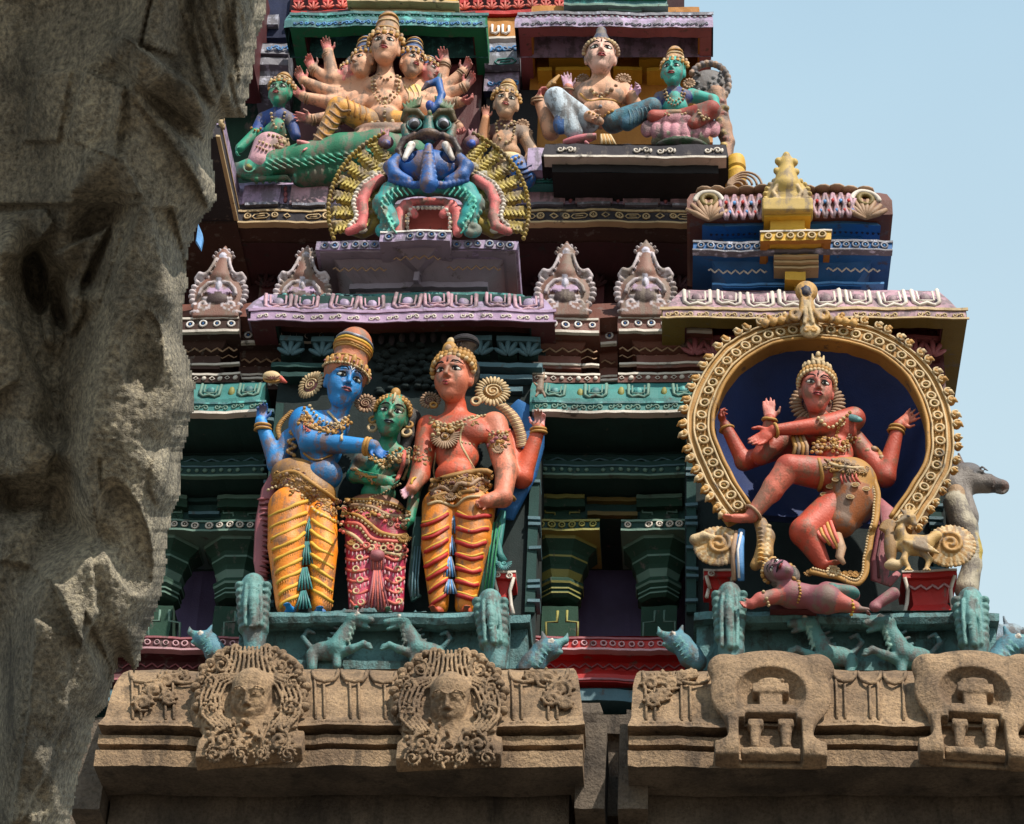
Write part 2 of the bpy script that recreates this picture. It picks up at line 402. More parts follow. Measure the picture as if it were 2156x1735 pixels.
    def build(s, name, h, mat='figure', parent=None, loc=None, disp=None, label=None, relax=1):
        V, Q, cidx = s.mesh(h, disp)
        for _ in range(relax):
            A = np.zeros_like(V); c = np.zeros(len(V))
            for i in range(4):
                np.add.at(A, Q[:, i], V[Q[:, (i+1) % 4]]); np.add.at(A, Q[:, i], V[Q[:, i-1]]); np.add.at(c, Q[:, i], 2)
            V = V*.5+.5*A/np.maximum(c, 1)[:, None]
        me = bpy.data.meshes.new(name)
        me.vertices.add(len(V)); me.vertices.foreach_set('co', V.astype(np.float32).ravel())
        me.loops.add(len(Q)*4); me.loops.foreach_set('vertex_index', Q.astype(np.int32).ravel())
        me.polygons.add(len(Q)); me.polygons.foreach_set('loop_start', np.arange(0, len(Q)*4, 4, dtype=np.int32))
        me.update(calc_edges=True)
        pal = np.array([(*(lin(PAL[c]) if isinstance(c, str) else lin(c)), 1.0) for c in s.cols], np.float32)
        at = me.color_attributes.new('Col', 'FLOAT_COLOR', 'POINT'); at.data.foreach_set('color', pal[cidx].ravel())
        me.polygons.foreach_set('use_smooth', np.ones(len(Q), bool)); me.materials.append(MATS[mat])
        o = link_mesh(me, name, parent, loc)
        if label: o['label'] = label
        o_V, o_Q = V, Q
        return o, V, Q
class Surf:
    """finds the point of a finished sculpture that lies at a bearing, to lay ornaments on it"""
    def __init__(s, parts):
        vs = []; fs = []; n = 0
        for V, Q in parts: vs.append(V); fs.append(Q+n); n += len(V)
        s.b = BVHTree.FromPolygons(np.concatenate(vs).tolist(), np.concatenate(fs).tolist()); s.last = None
    def at(s, u, v, off=0.0):
        d = ray(u, v); h = s.b.ray_cast(Vector(CAM), Vector(nrm(d)))
        if h[0] is None:
            if s.last is None: return None, None
            t = s.last; return CAM+d*t, np.array([0, -.8, -.6])
        p = np.array(h[0]); nn = np.array(h[1])
        if np.dot(nn, d) > 0: nn = -nn
        s.last = float(np.dot(p-CAM, FW)); return p+nn*off, nn
def encrust(mb, sf, pts, width, n, r, mats):
    """band of small modelled bosses, leaves and rings scattered along a path on a sculpture"""
    s = SC(pts[0][0], pts[0][1], 0.0); q = resample(pts, 80)
    for i in range(n):
        t = (i+rng.uniform())/n; u, v = q[int(t*79)]; d = q[min(79, int(t*79)+1)]-q[max(0, int(t*79)-1)]; d = d/(np.linalg.norm(d)+1e-9)
        o = rng.uniform(-width, width); p, nn = sf.at(u-d[1]*o, v+d[0]*o, r*s*.15)
        if p is None: continue
        m = mats[int(rng.integers(len(mats)))]; k = r*s*rng.uniform(.6, 1.2); t1 = nrm(np.cross(nn, (rng.normal(), .1, rng.normal()))); t2 = np.cross(t1, nn); ty = i % 4
        if ty == 0: torus(mb, p, k*.8, k*.32, m, (t1, t2, nn), 9, 4)
        elif ty == 1: ellm(mb, p, (k*.45, k*1.3, k*.5), m, (t1, t2, nn), 6, 5)
        elif ty == 2: ellm(mb, p, (k*.8, k*.8, k*.7), m, (t1, t2, nn), 7, 5)
        else: tube(mb, spiral(p, k*1.1, k*.3, rng.uniform(0, 6), 1.0, 7, (t1, t2, nn)), k*.28, m, 4, nrmv=nn)
def resample(pts, n):
    p = np.array(pts, float); 
    if len(p) > 2:   # catmull-rom
        q = np.vstack([2*p[0]-p[1], p, 2*p[-1]-p[-2]]); out = []
        for i in range(1, len(q)-2):
            for t in np.linspace(0, 1, 9)[:-1]:
                a, b, c, d = q[i-1:i+3]
                out.append(.5*((2*b)+(-a+c)*t+(2*a-5*b+4*c-d)*t*t+(-a+3*b-3*c+d)*t**3))
        out.append(p[-1]); p = np.array(out)
    L = np.r_[0, np.cumsum(np.linalg.norm(np.diff(p, axis=0), axis=1))]
    return np.stack([np.interp(np.linspace(0, L[-1], n), L, p[:, j]) for j in range(p.shape[1])], 1)
def chain(mb, sf, pts, rpx, mat, kind='cord', step=None, sink=.3, flat=.8, mat2=None):
    """ornament laid along a path on a sculpture: cord, beads, studs, fringe"""
    px = resample(pts, 60); L = np.linalg.norm(np.diff(px, axis=0), axis=1).sum()
    s = SC(px[0][0], px[0][1], 0.0); r = rpx*s
    if kind in ('cord', 'fringe'): pts = [(u+rng.normal(0, .6), v+rng.normal(0, 1.1)) for u, v in pts]
    if kind == 'cord':
        n = max(4, int(L/(rpx*1.6)+1)); q = resample(pts, n); W = []; NN = []
        for u, v in q:
            p, nn = sf.at(u, v, r*(.5-sink))
            if p is None: return
            W.append(p); NN.append(nn)
        tube(mb, W, r, mat, 6, flat, nrmv=np.array(NN))
    else:
        st = step or rpx*2.1; n = max(2, int(L/st)+1); q = resample(pts, n)
        for i, (u, v) in enumerate(q):
            p, nn = sf.at(u, v, r*.3)
            if p is None: return
            t = nrm(np.cross(nn, (0.01, 0, 1))); w = np.cross(t, nn)
            if kind != 'cord' and rng.uniform() < .05: continue
            k_ = r*rng.uniform(.78, 1.15)
            if kind == 'beads': ellm(mb, p, (k_, k_*rng.uniform(.8, 1.1), k_), mat, (t, w, nn), 6, 4)
            elif kind == 'studs': torus(mb, p, r*.7, r*.3, mat, (t, w, nn), 8, 4); ellm(mb, p, (r*.35,)*3, mat2 or mat, (t, w, nn), 5, 3)
            elif kind == 'fringe': ellm(mb, p-Z3*r*.9, (r*.45, r*1.5, r*.5), mat, (t, Z3, nrm(nn)), 6, 4)
def octo(mb, cx, cy, prof, mat, ns=8, mats=None, rot=None):
    rot = PI/ns if rot is None else rot
    V = []; n = len(prof)
    for z, r in prof: V += [(cx+r*math.cos(rot+2*PI*i/ns), cy+r*math.sin(rot+2*PI*i/ns), z) for i in range(ns)]
    for i in range(n-1):
        s0 = [V[i*ns+k] for k in range(ns)]+[V[(i+1)*ns+k] for k in range(ns)]
        mb.add(s0, [(ns+k, ns+(k+1) % ns, (k+1) % ns, k) for k in range(ns)], mats[i] if mats else mat, ns > 12)
    mb.add(V[:ns], [tuple(range(ns))], mat, False); mb.add(V[-ns:], [tuple(range(ns))[::-1]], mat, False)

def hood(mb, u0, u1, vt, vb, yf, yb, side, fr, ch, mo, mi, mt):
    """projecting canopy: fascia in front, a frame below and a coffer inside it"""
    z0 = P(u0, vb, yf)[2]; z1 = P(u0, vt, yf)[2]; x0 = P(u0, vb, yf)[0]; x1 = P(u1, vb, yf)[0]; s = side*SC(u0, vb, yf)
    zt = max(z1, z0+ch+.04)
    boxw(mb, (x0, yf, z0), (x1, yf+fr, z1), mo)
    boxw(mb, (x0, yf+fr, z0), (x0+s, yb, z1), mo); boxw(mb, (x1-s, yf+fr, z0), (x1, yb, z1), mo)
    boxw(mb, (x0+s-.002, yf+fr-.002, z0+.015), (x0+s+.012, yb, zt), mi); boxw(mb, (x1-s-.012, yf+fr-.002, z0+.015), (x1-s+.002, yb, zt), mi)
    boxw(mb, (x0+s+.012, yf+fr-.003, z0+.015), (x1-s-.012, yf+fr+.012, zt-.003), mi)
    boxw(mb, (x0+s, yf+fr, z0+ch), (x1-s, yb-.002, zt+.02), mi)
    boxw(mb, (x0-.012, yf-.012, lerp(z0, z1, .0)-.001), (x1+.012, yf-.001, lerp(z0, z1, .14)), mt)
    boxw(mb, (x0-.012, yf-.012, lerp(z0, z1, .88)), (x1+.012, yf-.001, z1+.01), mt)
    return z0, z1, x0, x1
def tiles(mb, u0, u1, vt, vb, yt, yb_, n, spx, mat, mat2, edge):
    course(mb, u0, u1, [(vt, yt), ((vt+vb)/2, (yt+yb_*1.5)/2.5), (vb, yb_), (None, yb_+.03)], yt+.3, edge, (.6, .6), bot=False)
    ym = (yt+yb_)/2-.03; rowm(mb, 'tile', u0-8, (vt+vb)/2+3, u1+8, (vt+vb)/2+3, ym, n, spx, mat, mat2)

# ================================================================ granite base
def stone_block(u0, u1, label, panels, wall, ends):
    t = thing('stone_cornice', P((u0+u1)/2, 1614, -.9), label, 'stone cornice')
    mb = MB()
    course(mb, u0, u1, [(1411, -.5), (1416, -.6), (1428, -.68), (1445, -.73), (1480, -.79), (1510, -.83), (1520, -.88), (1528, -.92), (None, -.8), (1564, -.8), (None, -.88), (1568, -.88), (None, -.8), (1597, -.8), (None, -.89), (1614, -.89), (None, -.55), (1650, -.55), (None, -.5), (1900, -.5)], .2, 'granite', ends, mats=['granite']*15+['granite_dark']*5)  # from the soffit down, the shade is put into a darker granite colour
    mb.build('roof_moulding', t)
    mb = MB()
    for a, b in panels:   # fluted ribs and lappets between the medallions
        n = max(2, int((b-a)/17)); 
        for i in range(n):
            u = a+(b-a)*(i+.5)/n
            if (i//2) % 2 == 0:
                tube(mb, [P(u, 1434, -.735), P(u, 1447, -.755), P(u, 1482, -.812), P(u, 1516, -.865)], .008, 'granite', 5)
        m = max(1, int(round((b-a)/62)))
        for i in range(m):
            ua, ub = a+(b-a)*(i+.06)/m, a+(b-a)*(i+.94)/m
            tube(mb, [P(ua, 1414, -.6), P(ua+2, 1424, -.69), P(ua+10, 1434, -.74), P((ua+ub)/2, 1438, -.755), P(ub-10, 1434, -.74), P(ub-2, 1424, -.69), P(ub, 1414, -.6)], .012, 'granite', 5)
        for i in range(int((b-a)/14)):
            u = a+(b-a)*(i+.5)/int((b-a)/14); ellm(mb, P(u, 1524, -.885), (.022, .018, .014), 'granite', nu=6, nv=4)
    mb.build('carved_rib', t)
    mb = MB()
    for a, b, va in wall:
        box(mb, a, va, b, 1900, -.595, 0.1, 'granite')
    if wall: mb.build('wall_panel', t)
    return t
stoneL = stone_block(272, 1206, 'left granite cornice block carved with two face medallions below the standing statues', [(270, 425), (655, 838), (1070, 1200)], [], (.05, .22))
stoneR = stone_block(1346, 2420, 'right granite cornice block with two shrine shaped medallions below the dancing statue', [(1350, 1500), (1752, 1910), (2150, 2300)], [], (.12, .1))
def base_wall():
    for (a, b), lab in (((290, 1160), 'dim granite wall under the left cornice block'), ((1420, 2420), 'dim granite wall under the right cornice block')):
        t = thing('base_wall', P((a+b)/2, 1900, -.4), lab, 'wall')
        mb = MB(); n = 5
        xs = [P(a+(b-a)*i/n, 1700, -.4)[0] for i in range(n+1)]; z1 = P(a, 1640, -.4)[2]
        for i in range(n): boxw(mb, (xs[i]+.004, -.42+rng.uniform(-.004, .004), 0), (xs[i+1]-.004, .3, z1+.3), 'granite_dark')  # darker granite paints in the shade below the cornice
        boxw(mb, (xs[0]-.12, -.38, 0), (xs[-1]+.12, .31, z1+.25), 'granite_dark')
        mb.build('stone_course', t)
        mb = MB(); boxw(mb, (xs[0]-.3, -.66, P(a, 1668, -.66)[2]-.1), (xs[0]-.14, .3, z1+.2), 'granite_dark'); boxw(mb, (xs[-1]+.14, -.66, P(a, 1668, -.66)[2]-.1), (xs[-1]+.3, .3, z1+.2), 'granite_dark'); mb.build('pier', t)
base_wall()
def gap_stone():
    t = thing('stone_pilaster', P(1285, 1900, .0), 'grey weathered stone pilaster in the gap between the two cornice blocks', 'pilaster')
    mb = MB()
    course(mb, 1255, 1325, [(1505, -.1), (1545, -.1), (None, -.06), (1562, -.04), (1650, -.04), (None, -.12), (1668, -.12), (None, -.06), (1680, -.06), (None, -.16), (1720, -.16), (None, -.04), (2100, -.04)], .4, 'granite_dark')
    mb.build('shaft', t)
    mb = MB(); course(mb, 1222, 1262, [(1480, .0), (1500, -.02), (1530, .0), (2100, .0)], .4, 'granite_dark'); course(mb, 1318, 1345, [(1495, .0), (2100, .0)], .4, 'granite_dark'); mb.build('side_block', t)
gap_stone()

# ================================================================ lower painted storey
LS = thing('lower_storey', P(1080, 1460, .6), 'lower painted tower storey with teal and brown mouldings, pillars and dark recesses behind the niches', 'tower storey')
def wall_bay(seg, spans):
    mb = MB()
    for a, b, d, e0, e1 in seg:
        dd = d*194
        mt = 'dbrown' if a < 700 else 'brown'
        course(mb, a, b, [(667+dd, .08+d), (698+dd, .08+d), (None, .17+d), (720+dd, .17+d), (732+dd, .19+d), (745+dd, .22+d), (760+dd, .26+d), (None, .2+d), (775+dd, .2+d), (None, .26+d), (782+dd, .26+d)], 1.0, mt, (e0, e1))
        box(mb, a+2, 667+dd, b-2, 671+dd, .07+d, .1+d, 'pale'); box(mb, a+2, 693+dd, b-2, 698+dd, .07+d, .1+d, 'pale')
        box(mb, a+2, 763+dd, b-2, 767+dd, .19+d, .22+d, 'pale')
        w = b-a; n = max(1, int(w/28)); rowm(mb, 'ring', a+3, 682+dd, b-3, 682+dd, .08+d, n, 9.5, 'white', 'blue')
        wave(mb, a+3, 736+dd, b-6, 736+dd, .185+d, max(1, int(w/24)), 4, 3.2, 'tan'); wave(mb, a+3, 751+dd, b-6, 751+dd, .225+d, max(1, int(w/24)), 3, 2.2, 'tan')
        course(mb, a, b, [(785+dd*.6, .2+d*.6), (806+dd*.6, .2+d*.6)], 1.0, mt, (0, 0))
        rowm(mb, ['diamond', 'dot'], a, 795+dd*.6, b, 795+dd*.6, .195+d*.6, max(2, int(w/17)), 7, 'pale')
        box(mb, a, 784+dd*.6, b, 788+dd*.6, .19+d*.6, .25, 'pale')
    for a, b in spans:
        course(mb, a, b, [(807, .17), (820, .1), (838, .06), (844, .06), (None, .1), (847, .1), (None, .05), (867, .05), (None, .5), (957, .5)], 1.4, 'dteal', (0, 0), mats=['teal']*3+['dteal']*3+['teal']+['dteal']*3)
        n = int((b-a)/74); rowm(mb, 'tile', a+10, 825, b+6, 825, .085, n, 27, 'sage', 'tealworn')
        rowm(mb, 'petal', a+10-37, 825, b+6-37, 825, .085, n, 13, 'lime')
        rowm(mb, 'scroll', a, 856, b, 856, .048, int((b-a)/36), 13, 'sage')
        box(mb, a, 844, b, 848, .04, .1, 'tealworn'); box(mb, a, 863, b, 868, .04, .1, 'pale')
        course(mb, a, b, [(957, .42), (963, .38), (972, .4), (979, .42), (None, .37), (999, .37), (None, .62), (1092, .62), (None, .9)], 1.4, 'dteal', (0, 0))
        rowm(mb, 'dot', a, 988, b, 988, .365, int((b-a)/17), 6.5, 'sage'); box(mb, a, 996, b, 1000, .36, .4, 'sage'); box(mb, a, 978, b, 981, .36, .4, 'slate')
        wave(mb, a, 968, b, 968, .375, int((b-a)/40), 4, 2.5, 'slate')
    mb.build('wall_moulding', LS)
wall_bay([(60, 505, 0.0, 0, 1), (505, 700, .13, 0, 0)], [(60, 560)]); wall_bay([(1120, 1262, 0.0, 0, 1), (1262, 1300, .13, 0, 0), (1300, 1500, 0.0, 1, 0)], [(1120, 1470)])

def pillar(uc, wear, lines):
    g = 'dgreen'; mb = MB(); ya = .72
    s = SC(uc, 1200, ya)
    box(mb, uc-80, 1093, uc+80, 1097, .44, .9, lines); box(mb, uc-80, 1097, uc+80, 1112, .45, .9, 'dteal'); box(mb, uc-80, 1112, uc+80, 1116, .44, .9, lines)
    rowm(mb, 'ring', uc-76, 1104, uc+76, 1104, .445, 7, 9, 'pale' if lines == 'sage' else 'lime')
    prof = [(1100, 30), (1132, 64), (1142, 70), (1150, 70), (1160, 80), (1166, 82), (1174, 82), (1180, 80), (1196, 62), (1204, 60), (1208, 60), (1220, 52), (1226, 50), (1229, 50), (1243, 44), (1248, 52), (1254, 52), (1258, 50), (1264, 44), (1266, 47), (1269, 47), (1272, 43), (1275, 46), (1278, 46), (1284, 38)]
    mats = [g]*2+[lines]+[g]*3+[lines]+[g]*2+[lines]+[g]*3+[lines]+[g]*2+[lines]+[g]*2+[lines]+[g]*2+[lines]+[g]*2
    octo(mb, P(uc, 1200, ya)[0], ya, [(P(uc, v-8, ya)[2], r*s) for v, r in prof], g, mats=mats)
    x = P(uc, 1200, ya)[0]; w = 37*s
    boxw(mb, (x-w, ya-w, P(uc, 1345, ya-w)[2]-.1), (x+w, ya+w, P(uc, 1276, ya-w)[2]), g)
    yl = ya-w
    for sg in (-1, 1):
        tube(mb, [P(uc+sg*10, 1285, yl), P(uc+sg*10, 1308, yl), P(uc+sg*33, 1310, yl), P(uc+sg*33, 1350, yl)], 3.2*s, lines, 4, .5)
        tube(mb, [P(uc+sg*36, 1070, .6), P(uc+sg*36, 1079, .6), P(uc+sg*16, 1079, .6), P(uc+sg*14, 1092, .6), P(uc, 1092, .6)], 2.6*s, lines, 4, .5)
    box(mb, uc-40, 1064, uc+40, 1098, .605, .9, g)
    box(mb, uc-48, 1040, uc+48, 1048, .55, .62, lines); box(mb, uc-48, 1048, uc+48, 1066, .56, .7, g)
    o = mb.build('pillar', LS); return o
for uc, l in ((1182, 'lime'), (1387, 'sage'), (505, 'sage'), (345, 'sage')): pillar(uc, 0, l)
mb = MB(); box(mb, 1235, 1046, 1340, 1054, .58, .8, 'olive'); box(mb, 1235, 1076, 1340, 1084, .58, .8, 'olive'); box(mb, 395, 1046, 460, 1053, .58, .8, 'dteal'); box(mb, 395, 1074, 460, 1080, .58, .8, 'slate')
box(mb, 40, 1080, 1560, 1500, 1.25, 1.4, 'purple')
mb.build('back_wall', LS)
for a, b in ((40, 560), (1100, 1600)):
    mb = MB()
    course(mb, a, b, [(1342, .3), (1366, .3), (None, .38), (1384, .4), (1392, .43), (1410, .42), (1424, .36), (None, .33), (1436, .33), (None, .4), (1450, .38)], 1.6, 'red' if a > 1000 else 'maroon', (0, 0))
    course(mb, a, b, [(1450, .36), (1475, .34), (None, .5), (1530, .52), (None, .4), (1800, .4)], 1.6, 'slate', (0, 0), mats=['slate', 'slate', 'dteal', 'dteal', 'granite_dark', 'granite_dark'])
    rowm(mb, 'ring', a, 1354, b, 1354, .298, int((b-a)/20), 8, 'pink' , 'maroon'); wave(mb, a, 1402, b, 1402, .41, int((b-a)/24), 4, 3, 'dpink')
    box(mb, a, 1340, b, 1344, .29, .35, 'dpink'); box(mb, a, 1363, b, 1367, .29, .35, 'pink')
    box(mb, a, 1427, b, 1431, .32, .35, 'dpink')
    mb.build('base_moulding', LS)
# dark wall behind the finials
mb = MB()
box(mb, 20, 480, 1500, 700, 1.25, 1.5, 'dmaroon'); 
for i in range(16):
    u = 560+i*58
    if 660 < u < 1090: continue
    box(mb, u-20, 545, u+20, 572, 1.1, 1.3, 'maroon'); box(mb, u-15, 572, u+15, 650, 1.15, 1.3, 'maroon'); orn(mb, 'lotus', P(u, 592, 1.13), .075, 'dmaroon')
course(mb, 40, 1500, [(640, .3), (668, .1), (700, .2)], 1.25, 'brown', (0, 0))
mb.build('recess_wall', LS)

# finials along the roof edge: sculpted once, copied
def finial_mesh():
    S = SDF(); c = np.array([0., 0, 0]); k = 1/339.
    def q(x, z, w=0): return np.array([x*k, -w*k, z*k*1.22])
    S.ell(q(0, 52), (62*k, 62*k, 17*k), (122, 84, 72), fr=(X3, Z3, N3)); S.box(q(0, 8), (50*k, 14*k, 14*k), (122, 84, 72)); S.cap(q(0, 92), q(0, 128), 26*k, 17*k, (122, 84, 72)); S.ell(q(0, 140), (21*k, 22*k, 14*k), (122, 84, 72))
    S.cap(q(0, 150), q(0, 170), 13*k, 4*k, (122, 84, 72))
    S.ell(q(0, 38, 12), (26*k, 22*k, 12*k), (66, 44, 44), k=.004, op=0)
    for sg in (-1, 1):
        for a in np.linspace(-.55, 1.25, 9):
            x, z = 62*math.cos(a), 52+50*math.sin(a); S.ell(q(sg*x, z, 6), (8*k, 6*k, 9*k), (182, 170, 176), k=.006, fr=(nrm([sg*math.cos(a), 0, math.sin(a)]), nrm([-sg*math.sin(a), 0, math.cos(a)]), N3))
        S.tub([q(sg*40, 92, 15), q(sg*28, 100, 17), q(sg*20, 116, 17), q(sg*15, 134, 14)], 4*k, (182, 170, 176), k=.004)
        S.tub([q(sg*56, 88, 8), q(sg*48, 96, 14), q(sg*38, 93, 14)], 6*k, (182, 170, 176), k=.004)
        S.tub([q(sg*8, 76, 15), q(sg*24, 72, 18), q(sg*38, 58, 18), q(sg*42, 46, 18)], 4.5*k, (182, 170, 176), k=.004)
        S.tub([p for p in spiral(q(sg*30, 22, 14), 20*k, 5*k, PI/2 if sg > 0 else PI/2, 1.2*sg, 12)], 4*k, (182, 170, 176), k=.004)
        for i in range(5):
            x = sg*(5+i*6.5); S.cap(q(x*.7, 62, 14), q(x, 50-abs(x)*.1, 20), 2.5*k, 3*k, 'lilac', k=.003)
        S.ell(q(sg*46, 6, 10), (16*k, 5*k, 9*k), (182, 170, 176), k=.004)
    S.ell(q(0, 82, 14), (9*k, 9*k, 9*k), (190, 186, 204), k=.004); S.ell(q(0, 66, 16), (6*k, 14*k, 8*k), (190, 186, 204), k=.004)
    S.ell(q(0, 140, 10), (9*k, 9*k, 9*k), (190, 186, 204), k=.004)
    for a in np.linspace(.2, PI-.2, 7): S.ell(q(24*math.cos(a), 140+24*math.sin(a)*.9, 4), (4*k, 4*k, 7*k), (182, 170, 176), k=.004)
    return S
S = finial_mesh(); fin0, _, _ = S.build('kudu_finial', .0085, 'figure', LS, None); 
def placefin(o, u, v, y, sc_=1.0):
    o.location = Vector(P(u, v, y)-absloc(LS)); o.scale = (sc_, sc_, sc_)
fin0.data.transform(Matrix.Translation(Vector(absloc(LS))))
placefin(fin0, 1188, 668, .1)
for u, v, y, s_ in ((1358, 668, .1, 1.02), (455, 670, .1, .95), (632, 668, .13, .95)):
    o = fin0.copy(); col.objects.link(o); placefin(o, u, v, y, s_)

# ================================================================ left niche
LN = thing('niche_pavilion', P(845, 1290, .3), 'wide maroon canopied niche around the three standing statues with worn lilac roof tiles', 'niche')
mb = MB()
hood(mb, 525, 1166, 655, 678, -.05, .21, 50, .06, .2, 'maroon', 'dteal', 'lilac')
rowm(mb, 'scroll', 530, 667, 1162, 667, -.057, 16, 11, 'pale')
box(mb, 527, 658, 1164, 675, -.053, .0, 'lilac')
mb.build('canopy', LN)
mb = MB(); tiles(mb, 560, 1140, 622, 652, .1, -.05, 9, 30, 'pinkworn', 'lilacworn', 'lilacworn'); rowm(mb, 'dot', 590, 624, 1110, 624, .06, 26, 8, 'tealworn'); box(mb, 600, 617, 1100, 626, .1, .3, 'teal'); mb.build('roof_tiles', LN)
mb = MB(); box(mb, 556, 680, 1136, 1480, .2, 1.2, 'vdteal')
for u in (612, 678, 1010, 1068, 1112):
    box(mb, u-24, 708, u+24, 718, .09, .3, 'slate'); orn(mb, 'lotus', P(u, 734, .12), .085, 'slate'); box(mb, u-20, 718, u+20, 752, .15, .3, 'dteal')
for i, (a, b, v) in enumerate(((570, 700, 765), (590, 690, 785), (1000, 1140, 765), (1010, 1120, 790), (1015, 1100, 815))):
    box(mb, a, v, b, v+9, .1+.015*i, .3, 'slate' if i > 1 else 'dteal')
for i in range(9): orn(mb, 'petal', P(780+i*22, 712+rng.uniform(-5, 5), .16), .04, 'dgrey')
for i in range(60): ellm(mb, P(rng.uniform(790, 930), rng.uniform(725, 830), .18), (.035, .02, .03), 'vdteal', nu=6, nv=4)
for a, b in ((558, 574), (1114, 1134)):
    box(mb, a, 850, b, 1290, .17, .3, 'dteal')
    for v in (862, 880, 940, 952, 1010, 1088, 1100, 1150, 1220, 1232, 1262): box(mb, a-3, v, b+3, v+6, .15, .3, 'slate')
mb.build('niche_back', LN)
# lilac grey pedestal on the canopy
RP = thing('roof_pedestal', P(877, 620, .1), 'grey pedestal edged with lilac discs between canopy and blue monster arch', 'pedestal')
mb = MB()
course(mb, 665, 1090, [(506, -.05), (524, -.05)], .7, 'lilacworn'); rowm(mb, 'ring', 672, 515, 800, 515, -.055, 6, 10, 'whiteworn', 'blue'); rowm(mb, 'ring', 950, 515, 1084, 515, -.055, 6, 10, 'whiteworn', 'blue')
course(mb, 670, 1086, [(524, -.04), (530, -.03), (None, .03), (545, .05), (595, .17), (600, .17), (None, .15), (606, .15), (None, .19), (625, .19)], .7, 'grey')
wave(mb, 700, 566, 812, 566, .075, 6, 4, 3, 'tan'); wave(mb, 940, 566, 1052, 566, .075, 6, 4, 3, 'tan')
mb.build('block', RP)
mb = MB(); course(mb, 800, 948, [(488, -.15), (508, -.15), (None, -.1), (520, -.09), (525, -.05), (578, .1), (582, .1), (None, .06), (592, .06), (None, .1), (606, .12)], .3, 'grey', mats=['lilacworn']+['grey']*9)
rowm(mb, 'ring', 806, 498, 942, 498, -.155, 6, 10, 'whiteworn', 'blue'); wave(mb, 828, 545, 926, 545, -.02, 5, 4, 3, 'tan'); box(mb, 799, 486, 949, 489, -.16, -.1, 'white'); mb.build('corbel', RP)

# ================================================================ right niche
RN = thing('niche_pavilion', P(1710, 1290, .3), 'olive and maroon canopied niche around the dancing statue, at the tower corner by the sky', 'niche')
mb = MB()
hood(mb, 1392, 2034, 652, 672, -.1, .8, 48, .10, .2, 'olive', 'maroon', 'cream')
box(mb, 1394, 655, 2032, 669, -.103, -.0, 'pinkworn'); rowm(mb, 'scroll', 1396, 663, 1650, 663, -.107, 8, 11, 'cream'); rowm(mb, 'scroll', 1790, 663, 2030, 663, -.107, 7, 11, 'cream')
mb.build('canopy', RN)
mb = MB(); tiles(mb, 1435, 1975, 612, 648, .05, -.1, 8, 32, 'pale', 'pinkworn', 'pinkworn'); mb.build('roof_tiles', RN)
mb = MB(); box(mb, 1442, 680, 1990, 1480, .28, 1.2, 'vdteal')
for sx, us in ((0, (1462, 1500, 1540)), (1, (1880, 1925, 1962))):
    for i, u in enumerate(us):
        box(mb, u-19, 706, u+19, 714, .16, .4, 'dpink'); box(mb, u-15, 714, u+15, 753, .2, .4, 'maroon'); orn(mb, 'lotus', P(u, 734, .18), .085, 'dpink')
box(mb, 1440, 680, 1990, 900, .25, .6, 'maroon')
for a, b in ((1446, 1466), (1960, 1984)):
    box(mb, a, 910, b, 1290, .25, .4, 'dteal')
    for v in (925, 940, 985, 997, 1060, 1088, 1100, 1150, 1195, 1210, 1262): box(mb, a-3, v, b+3, v+6, .23, .4, 'slate')
mb.build('niche_back', RN)
BP = thing('roof_shrine', P(1665, 610, .1), 'bright blue roof shrine with gold bracket and latticed red roof at the tower corner', 'shrine')
mb = MB()
course(mb, 1458, 1876, [(508, -.05), (526, -.05)], .75, 'blue'); rowm(mb, 'ring', 1464, 517, 1602, 517, -.055, 7, 9, 'whiteworn', 'sky'); rowm(mb, 'ring', 1750, 517, 1870, 517, -.055, 6, 9, 'whiteworn', 'sky')
box(mb, 1457, 506, 1878, 510, -.06, 0, 'whiteworn'); box(mb, 1457, 524, 1878, 527, -.06, 0, 'whiteworn')
course(mb, 1462, 1872, [(526, -.04), (None, .03), (545, .06), (595, .17), (600, .17), (None, .14), (604, .14), (None, .19), (625, .19)], .75, 'blue')
wave(mb, 1490, 570, 1612, 570, .085, 7, 4, 3.2, 'pale'); wave(mb, 1738, 570, 1850, 570, .085, 6, 4, 3.2, 'pale'); box(mb, 1498, 595, 1860, 599, .13, .2, 'sky')
mb.build('block', BP)
mb = MB(); course(mb, 1484, 1846, [(468, .02), (474, .0), (None, .05), (500, .12), (512, .1)], .75, 'blue', mats=['sky', 'blue', 'blue', 'blue']); 
for i in range(9):
    for s0 in (1492, 1752): orn(mb, 'petal', P(s0+5+i*11.5, 490, .08), .018, 'navy')
mb.build('neck', BP)
mb = MB()
course(mb, 1466, 1850, [(404, .15), (407, .02), (420, -.06), (450, -.06), (464, .0), (None, .1)], .7, 'brown', (.3, .3))
for s0, s1 in ((1520, 1608), (1712, 1795)):
    n = 5
    for i in range(-2, n+1):
        for dx in (-1, 1):
            pts = [(s0+(s1-s0)*(i+.5+dx*t)/n+0*dx, 410+50*t) for t in np.linspace(0, 1, 6)]
            pts = [p for p in pts if s0-8 <= p[0] <= s1+8]
            if len(pts) > 1: tube(mb, [P(u, v, -.07 if v > 415 else -.02) for u, v in pts], .014, 'pinkworn', 5, .6)
    for i in range(n):
        for j in range(2): orn(mb, 'dot', P(s0+(s1-s0)*(i+.5+(.5 if j else 0))/n, 425+j*20, -.07), .02, 'sky' if (i+j) % 2 else 'red')
for uc, sg in ((1492, -1), (1822, 1)):    # shell ends
    for a in np.linspace(-1.1, 1.1, 8):
        p0 = P(uc, 462, -.06); d = nrm([math.sin(a)*1.0, 0, math.cos(a)*1.2])
        tube(mb, [p0, p0+d*.09, p0+d*.17], [.012, .022, .014], 'tan', 5)
    torus(mb, P(uc, 425, -.05), .09, .02, 'pale', a0=0, a1=PI); torus(mb, P(uc, 420, -.06), .045, .02, 'olive')
